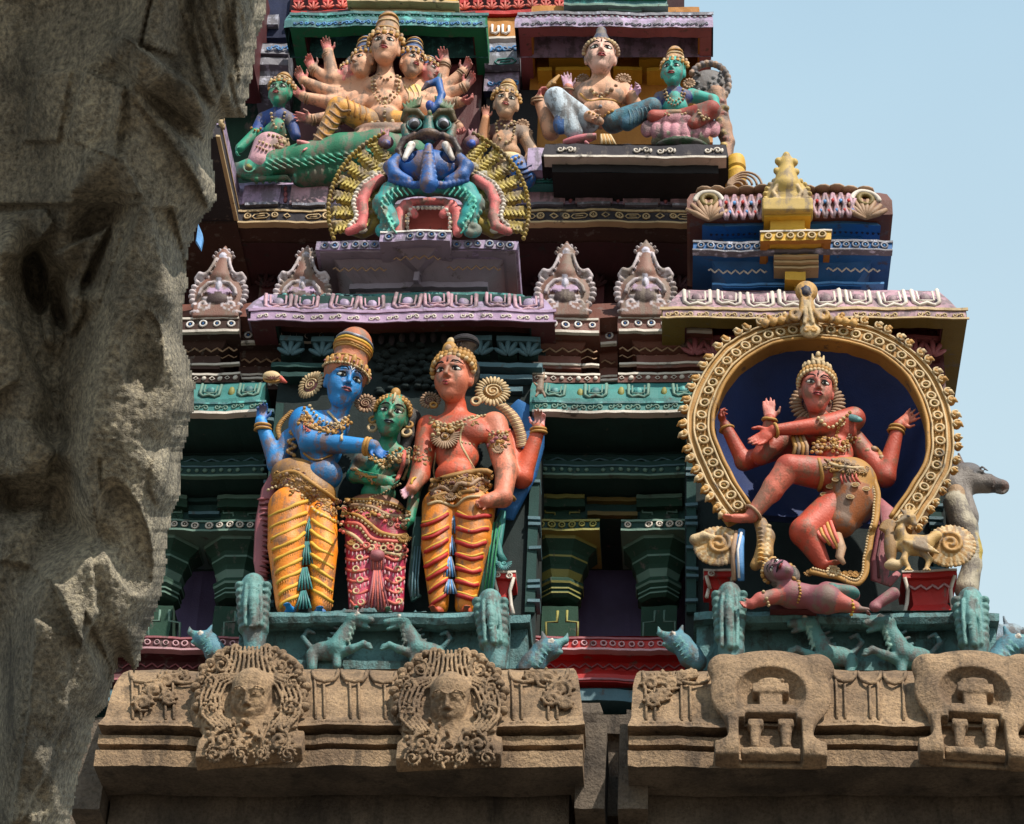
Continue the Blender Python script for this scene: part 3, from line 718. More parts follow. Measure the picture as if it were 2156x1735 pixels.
for i in range(12): ellm(mb, P(1480+i*31+rng.uniform(-4, 4), 402+rng.uniform(-2, 2), .0), (.06, .02, .06), 'tan')
mb.build('lattice_roof', BP)
mb = MB()
course(mb, 1600, 1748, [(486, -.16), (506, -.16), (None, -.12), (514, -.1), (None, -.06), (535, -.02), (575, .06), (579, .04), (None, .0), (588, .0), (None, .06), (612, .08)], .3, 'yellow', mats=['yellow']+['ochre']*2+['yellow']*8)
rowm(mb, 'ring', 1606, 496, 1742, 496, -.165, 6, 10, 'cream', 'olive'); box(mb, 1598, 484, 1750, 487, -.17, 0, 'pale')
for v, y in ((536, -.03), (548, .0), (560, .025)): box(mb, 1628, v, 1722, v+4, y-.01, y+.1, 'cream')
mb.build('gold_bracket', BP)
mb = MB(); course(mb, 1608, 1706, [(446, -.12), (456, -.12), (None, -.08), (480, -.08), (488, -.1)], .2, 'yellow'); mb.build('neck_block', BP)
def gold_finial():
    S = SDF(); g = (186, 156, 84); y = -.1
    def q(u, v, w=0): return P(u, v, y-w/339.)
    k = SC(1657, 400, y)
    S.ell(q(1657, 415), (46*k, 46*k, 18*k), g); S.box(q(1657, 442), (50*k, 14*k, 18*k), g); S.cap(q(1655, 395), q(1655, 345), 30*k, 13*k, g); S.ell(q(1655, 345), (17*k, 22*k, 15*k), g)
    for u, v, r in ((1655, 328, 8), (1638, 340, 8), (1672, 342, 8), (1634, 360, 7), (1676, 362, 7), (1660, 358, 10), (1648, 372, 10)): S.ell(q(u, v, 6), (r*k, r*k*1.2, r*k), g, k=.008)
    for sg in (-1, 1):
        S.tub(spiral(q(1657+sg*26, 430, 16), 17*k, 4*k, PI/2, 1.3*sg, 12), 4.5*k, 'cream', k=.004)
        S.tub([q(1657+sg*6, 390, 16), q(1657+sg*22, 392, 18), q(1657+sg*30, 405, 18), q(1657+sg*24, 414, 18)], 4.5*k, 'cream', k=.004)
        for a in np.linspace(-.4, 1.2, 7): S.ell(q(1657+sg*47*math.cos(a), 415-40*math.sin(a), 2), (6*k, 6*k, 9*k), g, k=.006)
    S.tub([q(1657, 378, 18), q(1657, 395, 18)], 6*k, 'cream', k=.004)
    S.build('finial', .008, 'figure', BP)
gold_finial()
# ================================================================ upper painted storey
US = thing('upper_storey', P(1000, 470, .9), 'upper painted tower storey standing on a worn pink panelled cornice with white rings and lozenges', 'tower storey')
mb = MB()
course(mb, 500, 1462, [(385, .68), (392, .62), (405, .58), (430, .56), (None, .6), (440, .6), (None, .55), (467, .55), (None, .77), (512, .77), (None, 1.3)], 1.9, 'pinkworn', (0, .3), mats=['lilacworn']*3+['dteal', 'teal', 'dgrey', 'dgrey', 'dbrown', 'dbrown', 'dmaroon', 'dmaroon'])
u = 512; i = 0
while u < 1460:   # worn panels divided by beaded strips
    if not (690 < u < 1100):
        box(mb, u, 390, min(u+78, 1470), 428, .535, .62, 'pinkworn' if u > 600 else 'lilacworn'); box(mb, u+4, 426, min(u+74, 1470), 431, .52, .6, 'whiteworn')
        for j in range(3): orn(mb, 'petal', P(u+89, 397+j*12, .555), .026, 'dpink')
    u += 100
rowm(mb, ['ring', 'hex', 'ring', 'diamond'], 506, 455, 1458, 455, .545, 34, 9.5, 'cream'); rowm(mb, 'dot', 506, 435, 1458, 435, .59, 90, 4, 'teal')
for a, b, y in ((441, 445, .54), (465, 468.5, .54)): box(mb, 500, a, 1462, b, y, .6, 'cream')
mb.build('cornice', US)
mb = MB()   # wing of the cornice that comes forward on the left
xw = P(500, 466, .55)[0]; z1, z2, z3, z4 = [P(500, v, .55)[2] for v in (467, 441, 430, 385)]
boxw(mb, (xw-1.4, -.32, z1), (xw, .546, z2), 'dgrey'); boxw(mb, (xw-.02, -.325, z1-.003), (xw+.006, .54, z1+.012), 'cream'); boxw(mb, (xw-.02, -.31, z2), (xw+.006, .54, z2+.012), 'cream'); boxw(mb, (xw-1.4, .545, z1-.02), (xw-.003, 1.3, z2), 'dbrown')
boxw(mb, (xw-1.4, -.22, z2+.012), (xw-.03, .7, z4), 'lilacworn')
tube(mb, spiral(np.array([xw, -.3, z2+.02]), .05, .015, 0, 1.2, 10, (np.array([0, 1., 0]), Z3, X3)), .016, 'cream', 5)
mb.build('cornice_wing', US)
mb = MB()
box(mb, 470, -60, 1440, 380, 1.3, 2.0, 'dmaroon')
course(mb, 1022, 1092, [(38, .95), (78, .95), (None, 1.0), (86, 1.02)], 1.4, 'ochre', (0, 0)); box(mb, 1020, 76, 1094, 80, .93, 1, 'pale')
for s_ in (0, 1): tube(mb, [P(1036+s_*22, 52, .94), P(1036+s_*22, 68, .94), P(1044+s_*22, 70, .94), P(1050+s_*22, 66, .94), P(1049+s_*22, 54, .94)], .011, 'white', 5)
course(mb, 1022, 1094, [(90, .9), (112, .88), (None, .92), (118, .92), (None, .87), (134, .87), (None, .95), (150, .97), (158, .93), (190, .93), (None, 1.1)], 1.4, 'whiteworn', (0, 0), mats=['whiteworn']*3+['blue']+['whiteworn']*2+['lilacworn']*3+['navy']*3)
rowm(mb, 'scroll', 1024, 103, 1092, 103, .875, 2, 15, 'sky'); rowm(mb, 'scroll', 1024, 174, 1092, 174, .925, 2, 15, 'sky'); rowm(mb, 'hex', 1024, 127, 1092, 127, .865, 1, 12, 'teal')
box(mb, 1020, 190, 1130, 330, 1.0, 1.4, 'black')
course(mb, 540, 610, [(90, .9), (112, .88), (None, .92), (120, .9), (136, .9), (150, .95), (180, .95)], 1.4, 'whiteworn', (0, 0)); rowm(mb, 'scroll', 562, 100, 608, 100, .87, 2, 12, 'sky')
box(mb, 560, -40, 610, 78, 1.0, 1.4, 'navy'); box(mb, 560, 30, 585, 50, .95, 1.1, 'whiteworn')
boxw(mb, (P(545, 60, .9)[0]-.6, .3, P(545, 180, .9)[2]), (P(556, 60, .9)[0], 1.1, P(545, 0, .9)[2]), 'maroon')
box(mb, 440, 170, 640, 400, 1.28, 1.5, 'dgreen')
mb.build('wall', US)
for a, b in ((612, 735), (962, 1190)):
    mb = MB()
    n = int((b-a)/27); box(mb, a, -40, b, 22, 1.0, 1.4, 'maroon'); box(mb, a, 22, b, 29, .92, 1.2, 'red')
    for i in range(n):
        u = a+(b-a)*(i+.5)/n; box(mb, u-9, -30, u+9, 4, .93, 1.1, 'red'); orn(mb, 'lotus', P(u, 12, .93), .05, 'salmon')
    mb.build('petal_frieze', US)
mb = MB(); course(mb, 735, 962, [(-30, .5), (2, .5), (None, .56), (8, .56), (22, .6), (26, .6)], 1.2, 'yellow', (0, 0)); box(mb, 730, 0, 966, 4, .49, .6, 'cream'); box(mb, 738, 22, 958, 27, .56, .7, 'cream')
for i in range(6): orn(mb, 'dot', P(760+i*34, -3, .49), .025, 'olive')
mb.build('yellow_plinth', US)
mb = MB(); course(mb, 1188, 1404, [(-30, .5), (-4, .5), (None, .56), (2, .56), (None, .52), (10, .52), (None, .58), (27, .6)], 1.2, 'tealworn', (0, 0), mats=['tealworn', 'green', 'teal', 'teal', 'tealworn', 'green', 'green']); box(mb, 1186, 8, 1406, 12, .5, .6, 'sage')
box(mb, 1280, 12, 1350, 22, .53, .7, 'sage'); mb.build('green_plinth', US)

GN = thing('niche_pavilion', P(815, 380, .8), 'green canopied niche with a red coffer around the many armed statue', 'niche')
mb = MB(); hood(mb, 609, 1022, 30, 57, .5, 1.05, 27, .10, .2, 'green', 'maroon', 'tealworn')
course(mb, 612, 1019, [(26, .58), (36, .5), (42, .482), (56, .482)], .8, 'tealworn', (.2, .2), bot=False); rowm(mb, ['scroll'], 616, 48, 1016, 48, .478, 17, 9, 'sky'); rowm(mb, ['ring', 'dot'], 616, 35, 1016, 35, .5, 32, 6, 'teal'); mb.build('canopy', GN)
mb = MB(); box(mb, 632, 70, 1012, 400, 1.0, 1.3, 'maroon')
for u in (672, 700, 726, 925, 955, 985): box(mb, u-12, 98, u+12, 104, .92, 1.05, 'dpink'); orn(mb, 'lotus', P(u, 114, .95), .05, 'dpink')
box(mb, 650, 135, 740, 141, .94, 1.05, 'dpink'); box(mb, 910, 135, 1000, 141, .94, 1.05, 'dpink')
mb.build('niche_back', GN)
PN = thing('niche_pavilion', P(1295, 330, .8), 'dusty pink canopied niche with an ochre coffer around the seated statue beside the sky', 'niche')
mb = MB(); hood(mb, 1090, 1497, 30, 58, .5, 1.3, 25, .10, .24, 'dpink', 'ochre', 'whiteworn')
course(mb, 1092, 1494, [(26, .58), (36, .5), (42, .482), (57, .482)], .8, 'lilacworn', (.2, .2), bot=False); rowm(mb, 'scroll', 1096, 50, 1490, 50, .478, 20, 8, 'whiteworn'); rowm(mb, 'dot', 1096, 37, 1490, 37, .5, 34, 6, 'whiteworn'); mb.build('canopy', PN)
mb = MB(); box(mb, 1112, 62, 1470, 400, 1.05, 1.3, 'ochre')
for u, v in ((1140, 92), (1173, 92), (1206, 92), (1238, 96), (1300, 98), (1322, 98), (1347, 92), (1378, 92), (1408, 92), (1440, 92)):
    box(mb, u-13, v-9, u+13, v-4, .93, 1.1, 'yellow'); box(mb, u-9, v-4, u+9, v+16, 1.0, 1.1, 'ochre'); orn(mb, 'lotus', P(u, v+6, .96), .055, 'cream')
for a, b, v in ((1155, 1250, 118), (1345, 1430, 118), (1168, 1240, 142), (1290, 1350, 140), (1360, 1430, 142), (1130, 1160, 142)):
    box(mb, a, v, b, v+7, .9, 1.1, 'yellow'); box(mb, a+6, v+7, b-6, v+14, .94, 1.1, 'ochre')
box(mb, 1455, 150, 1500, 300, 1.15, 1.4, 'ochre')
mb.build('niche_back', PN)
mb = MB(); course(mb, 1148, 1528, [(304, .22), (330, .2), (None, .27), (364, .27)], 1.0, 'dgrey', mats=['dgrey', 'black', 'black']); box(mb, 1146, 327, 1530, 331, .19, .3, 'pale')
for u in (1190, 1350, 1400, 1500): orn(mb, 'scroll', P(u, 316, .2), .045, 'pale'); orn(mb, 'petal', P(u+20, 316, .2), .02, 'pale')
course(mb, 1113, 1497, [(364, .46), (386, .44)], .9, 'teal'); rowm(mb, ['hex', 'diamond', 'diamond'], 1120, 376, 1490, 376, .435, 15, 9, 'tealworn'); box(mb, 1112, 363, 1498, 366, .43, .5, 'tealworn')
box(mb, 1110, 312, 1145, 360, .35, .9, 'lilacworn'); box(mb, 1050, 325, 1100, 385, .62, 1, 'navy')
mb.build('plinth', PN)
mb = MB(); octo(mb, P(1548, 360, .5)[0], .5, [(P(0, v, .5)[2], r/339.) for v, r in ((333, 10), (336, 20), (345, 23), (358, 24), (362, 20), (370, 26), (392, 24))], 'yellow', 14)
for i in range(5): torus(mb, P(1552+i*4, 392, .3), .035+.02*i, .009, 'tan', a0=0, a1=PI)
g = thing('roof_pot', P(1548, 392, .5), 'yellow rounded pot shaped knob below the pink niche against the sky', 'roof knob'); mb.build('pot', g)

# ================================================================ carved thrones under the two big niches
def throne(u0, u1, label, ud, bal, cre, mak, step):
    t = thing('throne_base', P((u0+u1)/2, 1410, -.2), label, 'plinth')
    mb = MB(); m = 'aged_teal'
    course(mb, u0, u1, [(1289, -.34), (1298, -.36), (1312, -.34), (None, -.26), (1318, -.26), (None, -.2), (1400, -.2), (None, -.25), (1460, -.25)], .5, m, (0, 0))
    for a, b, v in step: course(mb, a, b, [(v, -.2), (v+16, -.2), (None, -.14), (v+30, -.12), (v+150, -.12)], .5, m, (.2, .2))
    mb.build('ledge', t)
    for (u, vt, vb, w, lean) in bal:
        S = SDF(); y = -.42; k = SC(u, vt, y)
        def q(x, v, z=0): return P(u+x+lean*(v-vt)/100., v, y-z*k)
        S.tub([q(0, vt+18), q(0, vt+60), q(4, vb-20), q(2, vb+25)], [w*.62*k, w*.72*k, w*.66*k, w*.5*k], m if False else (84, 128, 132), k=.02)
        S.ell(q(0, vt+22, 10), (w*.5*k, w*.7*k, w*.6*k), (96, 142, 140))
        S.tub([q(-w*.02, vt+8, 24), q(0, vt+50, 34), q(2, vb-30, 32)], [w*.22*k, w*.25*k, w*.2*k], (96, 142, 140), k=.01)
        for sg in (-1, 1):
            for i in range(7):
                S.ell(q(sg*w*(.72-.03*i), vt+22+i*15, 8), (w*.26*k, 10*k, w*.4*k), (78, 120, 118), k=.012)
            S.tub([q(sg*w*.35, vt+20, 28), q(sg*w*.42, vt+60, 32), q(sg*w*.4, vb-30, 28)], 5*k, (100, 146, 144), k=.006)
        for i in range(10): S.ell(q(rng.uniform(-5, 5), vt+25+i*9, 40-abs(i-5)), (6*k, 4*k, 5*k), (90, 132, 130), k=.004)
        S.build('scroll_baluster', .009, 'figureworn', t)
    for (u, v, sg, sz) in cre:   # lion-headed beasts in relief
        S = SDF(); y = -.27; k = SC(u, v, y)*sz*1.18; c0 = (78, 128, 128); c1 = (60, 100, 104)
        def q(x, z, w=0): return P(u, v, y)+X3*(sg*x*k)+Z3*(z*k)-np.array([0, w*k, 0])
        S.ell(q(-38, -38, 2), (34*k, 20*k, 16*k), c0); S.cap(q(-20, -34, 8), q(2, 12, 12), 19*k, 14*k, c0, k=.03)
        S.ell(q(8, 22, 16), (20*k, 13*k, 15*k), c0); S.cap(q(18, 22, 20), q(42, 16, 24), 10*k, 7*k, c0, k=.01); S.cap(q(18, 12, 18), q(38, 3, 20), 6*k, 4*k, c0, k=.008)
        S.ell(q(16, 29, 28), (5*k, 4*k, 4*k), 'pale', k=.003)
        for i in range(6): S.cap(q(-2-i*4, 26-i*12, 6), q(-18-i*5, 34-i*12, 8), 5*k, 3*k, c1, k=.006)
        for i in range(4): S.tub([q(-2+i*3, 14-i*11, 22-i), q(10-i*3, 8-i*11, 24-i), q(12-i*2, 0-i*11, 18)], 2.6*k, (120, 160, 150), k=.004)
        S.tub([q(-10, -46, 10), q(12, -44, 22), q(32, -34, 24), q(40, -40, 24)], [10*k, 8*k, 6*k, 6*k], c0, k=.01)
        for i in range(3): S.ell(q(42+i*2, -36-i*5, 26), (6*k, 3*k, 4*k), c0, k=.004)
        S.tub([q(-18, -50, 8), q(-16, -75, 12)], [10*k, 8*k], c0); S.tub([q(-66, -48, 4), q(-62, -78, 8)], [12*k, 9*k], c0)
        S.tub([q(-70, -30, 2), q(-86, -10, 4), q(-78, 6, 4), q(-66, 0, 4)], [6*k, 5*k, 4*k, 4*k], c1, k=.008)
        for i in range(9): S.tub(spiral(q(-30+i*9+rng.uniform(-4, 4), 44+rng.uniform(-6, 4), 4), 7*k, 2*k, i, 1, 6), 2.5*k, c1, k=.004)
        S.build('beast_relief', .0075, 'figureworn', t)
    for (u, v, sg, sz) in mak:   # fish-tailed monster heads at the corners
        S = SDF(); y = -.3; k = SC(u, v, y)*sz; c0 = (70, 120, 138); c1 = (90, 146, 150)
        def q(x, z, w=0): return P(u, v, y)+X3*(sg*x*k)+Z3*(z*k)-np.array([0, w*k, 0])
        S.ell(q(0, 0), (30*k, 24*k, 26*k), c0); S.cap(q(8, 4, 6), q(38, 18, 8), 14*k, 7*k, c1); S.cap(q(6, -12, 6), q(30, -10, 8), 9*k, 5*k, c1, k=.01)
        S.cap(q(38, 18, 8), q(42, 34, 8), 7*k, 3*k, c1, k=.01); S.cap(q(-6, 18, 4), q(-12, 42, 2), 9*k, 3*k, c0, k=.01); S.tub([q(-14, -10), q(-30, -36), q(-44, -50)], [24*k, 26*k, 22*k], c0)
        S.ell(q(10, 10, 24), (5*k,)*3, 'pale', k=.003)
        for i in range(5): S.cap(q(-6-i*7, -2-i*10, 24), q(8-i*5, -16-i*10, 22), 3*k, 2*k, c1, k=.004)
        S.build('monster_head', .009, 'figureworn', t)
    return t
TL = throne(500, 1072, 'weathered teal carved plinth with two facing beasts under the three standing statues', 0, [(533, 1213, 1345, 40, 0), (1030, 1246, 1380, 40, 8)], [(735, 1335, 1, .95), (858, 1338, -1, .9)], [(432, 1348, -1, .85), (1152, 1368, 1, 1.0)], [(1040, 1116, 1296)])
TR = throne(1520, 2068, 'weathered teal carved plinth with two beasts turned left under the dancing statue', 0, [(1535, 1232, 1390, 40, 0), (2040, 1244, 1385, 42, 8)], [(1712, 1345, -1, 1.0), (1872, 1345, -1, 1.05)], [(1425, 1352, -1, .95), (2130, 1362, 1, 1.15)], [(1460, 1530, 1289), (2050, 2102, 1292)])
def red_block(u0, u1, v0, v1, y, label, w=True):
    t = thing('red_pedestal', P((u0+u1)/2, v1, y), label, 'pedestal'); mb = MB()
    course(mb, u0, u1, [(v0, y), (v0+14, y), (None, y+.03), (v0+40, y+.05), (v1-14, y+.06), (v1, y+.03)], y+.3, 'red', (1, 1))
    box(mb, u0-1, v0-2, u1+1, v0+2, y-.006, y+.1, 'pale')
    for sg, u in ((1, u0+10), (-1, u1-10)): tube(mb, [P(u-sg*6, v0+12, y-.0), P(u+sg*2, v0+40, y+.045), P(u, v1-18, y+.05), P(u-sg*4, v1, y+.03)], .012, 'pale', 5)
    if w: wave(mb, u0+8, v0+34, u1-8, v0+34, y+.035, max(2, int((u1-u0)/24)), 4, 4, 'pink')
    else: rowm(mb, 'ring', u0, v0+8, u1, v0+8, y-.003, 2, 8, 'pale')
    mb.build('block', t)
red_block(1898, 2012, 1202, 1287, -.3, 'bright red pedestal with a white zigzag right of the dancing statue')
red_block(1481, 1546, 1202, 1260, -.28, 'small red pedestal behind the teal baluster left of the dancing statue', False)
red_block(1035, 1086, 1204, 1294, .0, 'narrow red pedestal with white rings right of the three standing statues', False)
# ---------------------------------------------------------------- ground far below
g = MB(); s_ = 600.0; g.add([(-s_, -s_, 0), (s_, -s_, 0), (s_, s_, 0), (-s_, s_, 0)], [(0, 1, 2, 3)], 'earth', False)
o = g.build('ground', None, (0, 0, 0)); tag(o, 'paved granite temple court', None, None, 'structure')
# ================================================================ figure helpers
def basis(yaw=0, pitch=0, roll=0):
    y, p, r = [math.radians(a) for a in (yaw, pitch, roll)]
    F = np.array([math.sin(y)*math.cos(p), -math.cos(y)*math.cos(p), -math.sin(p)])
    R = nrm(np.array([math.cos(y), math.sin(y), 0])); U = np.cross(R, F)*-1
    U = nrm(np.cross(F, R)); U = U if U[2] > 0 else -U
    R2 = R*math.cos(r)-U*math.sin(r); U2 = U*math.cos(r)+R*math.sin(r)
    return (R2, U2, F)
def head(S, c, hh, B, skin, lips=(168, 40, 48), ears=True, fem=False):
    R, U, F = B; c = np.asarray(c)
    def L(x, y, z): return c+(R*x+U*y+F*z)*hh
    kk = .09*hh
    S.ell(L(0, .30, -.08), np.array([.64, .74, .76])*hh, skin, kk*2, B)
    S.ell(L(0, -.14, .14), np.array([.54, .80, .56])*hh, skin, kk*2, B)
    S.ell(L(0, -.68, .34), np.array([.30, .30, .28])*hh, skin, kk*3, B)
    S.ell(L(0, -.84, .47), np.array([.14, .11, .11])*hh, skin, kk*2, B)
    for s in (-1, 1):
        S.ell(L(s*.29, -.27, .40), np.array([.22, .26, .22])*hh, skin, kk*3, B)
        S.cap(L(s*.1, .20, .70), L(s*.45, .17, .53), .075*hh, .06*hh, skin, kk)
        S.ell(L(s*.27, .03, .74), np.array([.15, .09, .12])*hh, skin, .02*hh, B, op=1)
        S.ell(L(s*.09, -.27, .74), np.array([.065, .055, .08])*hh, skin, kk*.6, B)
        if ears: S.ell(L(s*.61, -.06, -.02), np.array([.09, .30, .15])*hh, skin, kk, B)
    S.cap(L(0, .24, .66), L(0, -.22, .86), .055*hh, .085*hh, skin, kk*.7)
    S.ell(L(0, -.455, .70), np.array([.14, .035, .085])*hh, skin, kk*.3, B)
    S.ell(L(0, -.53, .685), np.array([.10, .04, .085])*hh, skin, kk*.3, B)
    S.ell(L(0, -.49, .62), np.array([.20, .10, .10])*hh, skin, kk*1.5, B)
def facepaint(mb, c, hh, B, mark=None, lip='lips'):
    R, U, F = B; c = np.asarray(c)
    def L(x, y, z): return c+(R*x+U*y+F*z)*hh
    tube(mb, [L(-.21, -.49, .68), L(-.09, -.45, .785), L(0, -.465, .80), L(.09, -.45, .785), L(.21, -.49, .68)], [.012*hh, .035*hh, .03*hh, .035*hh, .012*hh], lip, 6, .8, nrmv=F)
    tube(mb, [L(-.15, -.525, .715), L(0, -.56, .785), L(.15, -.525, .715)], [.015*hh, .045*hh, .015*hh], lip, 6, .8, nrmv=F)
    tube(mb, [L(-.2, -.5, .70), L(0, -.508, .815), L(.2, -.5, .70)], .012*hh, 'black', 4, nrmv=F)
    for s in (-1, 1):
        Rr = nrm(R-F*s*.35); fr = (Rr, U, nrm(np.cross(Rr, U))*1)
        if np.dot(fr[2], F) < 0: fr = (fr[0], fr[1], -fr[2])
        ellm(mb, L(s*.275, .03, .585), (.175*hh, .092*hh, .125*hh), 'eyewhite', fr, 12, 8)
        ellm(mb, L(s*.265, .03, .675), (.075*hh, .082*hh, .05*hh), 'black', fr, 8, 6)
        tube(mb, [L(s*.11, .0, .70), L(s*.2, .10, .725), L(s*.3, .11, .70), L(s*.46, .02, .58)], [.012*hh, .03*hh, .035*hh, .015*hh], 'black', 5, nrmv=F)
        tube(mb, [L(s*.13, -.02, .69), L(s*.27, -.055, .70), L(s*.44, .0, .59)], .014*hh, 'black', 4, nrmv=F)
        tube(mb, [L(s*.09, .23, .765), L(s*.2, .31, .745), L(s*.36, .32, .66), L(s*.52, .22, .53)], [.018*hh, .035*hh, .03*hh, .01*hh], 'black', 5, nrmv=F)
    if mark == 'u':
        tube(mb, [L(-.1, .62, .58), L(-.06, .38, .72), L(0, .24, .79), L(.06, .38, .72), L(.1, .62, .58)], .022*hh, 'white', 5, nrmv=F)
    elif mark: tube(mb, [L(0, .48, .69), L(0, .30, .77)], .03*hh, mark, 5, nrmv=F)
paint('lips', (150, 36, 44), rough=.4, wear=0, var=.1)
paint('darklips', (40, 52, 60), rough=.4, wear=0, var=.1)
paint('eyewhite', (225, 222, 215), rough=.35, wear=0.0, var=.05, bump=.05)
def hand(S, w, D, A, s, c, curl=.35, spread=.16, pose=None, k=.006):
    """palm, four fingers of unequal length with a bend, and a thumb from the side; D = finger direction, A = thumb side"""
    D = nrm(D); A = nrm(np.asarray(A)-D*np.dot(A, D)); N = np.cross(D, A)
    w = np.asarray(w)
    if N[1] > 0 and pose != 'away': N = -N
    S.ell(w+D*.26*s, (.23*s, .30*s, .11*s), c, .015, (A, D, N))
    for i, (o, l) in enumerate(((.17, .42), (.06, .49), (-.06, .46), (-.17, .36))):
        b = w+D*(.46-.03*abs(i-1.5))*s+A*o*s; d0 = nrm(D+A*(o/.17)*spread)
        cu = curl*(1+.25*(i if pose != 'point' else 4*(i > 1)))
        d1 = nrm(d0*math.cos(cu)+N*math.sin(cu)); d2 = nrm(d0*math.cos(cu*2.2)+N*math.sin(cu*2.2))
        m = b+d1*l*.5*s; e = m+d2*l*.48*s
        S.cap(b, m, .068*s, .06*s, c, k); S.cap(m, e, .058*s, .045*s, c, k)
    b = w+D*.14*s+A*.17*s; d = nrm(D*.6+A*.85+N*.25); m = b+d*.22*s; e = m+nrm(D*.9+A*.35+N*.3)*.2*s
    S.cap(b, m, .08*s, .065*s, c, .01); S.cap(m, e, .062*s, .05*s, c, k)
def foot(S, a, D, s, c):
    D = nrm(D); a = np.asarray(a); W = nrm(np.cross(D, Z3))
    S.ell(a+D*.35*s-Z3*.05*s, (.2*s, .55*s, .17*s), c, .02, (W, D, Z3))
    for i in range(5): S.cap(a+D*.75*s+W*(i-2)*.09*s-Z3*.1*s, a+D*(1.0-.04*abs(i-1))*s+W*(i-2)*.1*s-Z3*.12*s, .065*s, .05*s, c, .004)
class Fig:
    def __init__(f, u, v, y): f.y = y; f.s = SC(u, v, y)
    def q(f, u, v, w=0): return P(u, v, f.y-w*f.s)
def crown(S, mb, f, c, hh, B, pts, col_, tip=None):
    """tall turned crown on a head: pts = (height, radius) in head units"""
    R, U, F = B
    for (a, ra), (b, rb) in zip(pts[:-1], pts[1:]):
        S.cap(c+U*a*hh-F*.1*hh, c+U*b*hh-F*.1*hh, ra*hh, rb*hh, col_, .01)
    r = pts[0][1]*hh
    for i in range(9):   # upright leaf plates and bosses round the brim
        a = PI*(i+.5)/9; p = c+U*(pts[0][0])*hh-F*.1*hh+(R*math.cos(a)+F*math.sin(a))*r*1.02
        n = nrm(R*math.cos(a)+F*math.sin(a)); t = nrm(np.cross(U, n)); h = 1.3 if i == 4 else 1.0
        ellm(mb, p+U*.12*hh*h, (.11*hh, .2*hh*h, .07*hh), 'gold', (t, U, n), 8, 6); ellm(mb, p+U*.1*hh+n*.06*hh, (.05*hh,)*3, 'cream' if i % 2 else 'dpink', (t, U, n), 6, 4)
    pts2 = [c+U*(pts[0][0]-.03)*hh-F*.1*hh+(R*math.cos(a)+F*math.sin(a))*r*1.04 for a in np.linspace(-.1, PI+.1, 26)]
    for p in pts2: ellm(mb, p, (.055*hh,)*3, 'cream', FR, 6, 4)
    for (a, ra) in pts[1:]:
        torus(mb, c+U*a*hh-F*.1*hh, ra*hh*1.0, .045*hh, 'gold', (R, F, U), 20, 5)
def fan(mb, c, r, fr, mat, n=22, a0=0, a1=2*PI, inner=.55, mat2=None, wid=None):
    """round pleated hair fan / earring wheel made of raised petals round a hub"""
    R, U, N = fr; full = abs(a1-a0) > 6.2
    for i in range(n):
        a = a0+(a1-a0)*(i+(.0 if full else .5))/n; d = R*math.cos(a)+U*math.sin(a); t = np.cross(N, d)
        ellm(mb, c+d*r*(1+inner)/2, ((wid or PI*.8/n*(a1-a0)/(2*PI)*1.1)*r, r*(1-inner)*.55, r*.1), mat, (t, d, N), 6, 5)
    ellm(mb, c-N*r*.08, (r*inner, r*inner, r*.14), mat2 or mat, fr, 16, 6)
    tube(mb, spiral(c+N*r*.05, inner*r*.85, r*.08, 0, 2.0, 22, fr), r*.06, mat, 5, nrmv=N)
def legwraps(mb, sf, rows, mat, r=3.0, kind='cord', fringe=None):
    for p in rows:
        chain(mb, sf, p, r, mat, kind, sink=.35)
        if fringe: chain(mb, sf, [(u, v+2.5) for u, v in p], r*.75, fringe, 'fringe', step=r*1.5)
def pleats(mb, f, pts, w, mat, hi, n=5, dep=36):
    """a hanging pleated sash end: a fan of tapered folds"""
    for (u, v, h, sp) in pts:
        for i in range(n):
            o = (i-(n-1)/2)/((n-1)/2)
            tube(mb, [f.q(u+o*w*.25, v, dep), f.q(u+o*w*.55, v+h*.5, dep+3), f.q(u+o*w*sp, v+h, dep+1)], [1.6*f.s, 2.6*f.s, 2.2*f.s], mat if i % 2 else hi, 5)

def pfan(T, name, *a, **k): m = MB(); fan(m, *a, **k); m.build(name, T)
def ptor(T, name, *a, **k): m = MB(); torus(m, *a, **k); m.build(name, T)
# ================================================================ stone medallions
def relief_disc(S, u, v, y, k, pts, r, c, kk=.006):
    S.tub([P(a, b, y) for a, b in pts], r, c, kk)
def foliage(S, cu, cv, rad, k, yf, sign, turns=1.3, a0=0.0, leaves=True):
    c = P(cu, cv, yf(cv)); 
    sp = [P(cu+math.cos(a0+sign*turns*2*PI*t)*rad*(1-.82*t), cv-math.sin(a0+sign*turns*2*PI*t)*rad*(1-.82*t), yf(cv)-.012-.03*t) for t in np.linspace(0, 1, 16)]
    S.tub(sp, [rad*.15*k]*8+[rad*.2*k]*8, 'tan', .004)
    if leaves:
        for i in range(11):
            a = a0+sign*(i/11.)*2*PI*.9; S.ell(P(cu+math.cos(a)*rad*1.12, cv-math.sin(a)*rad*1.12, yf(cv)-.01), (rad*.22*k, rad*.26*k, rad*.24*k), 'tan', .004, FR)
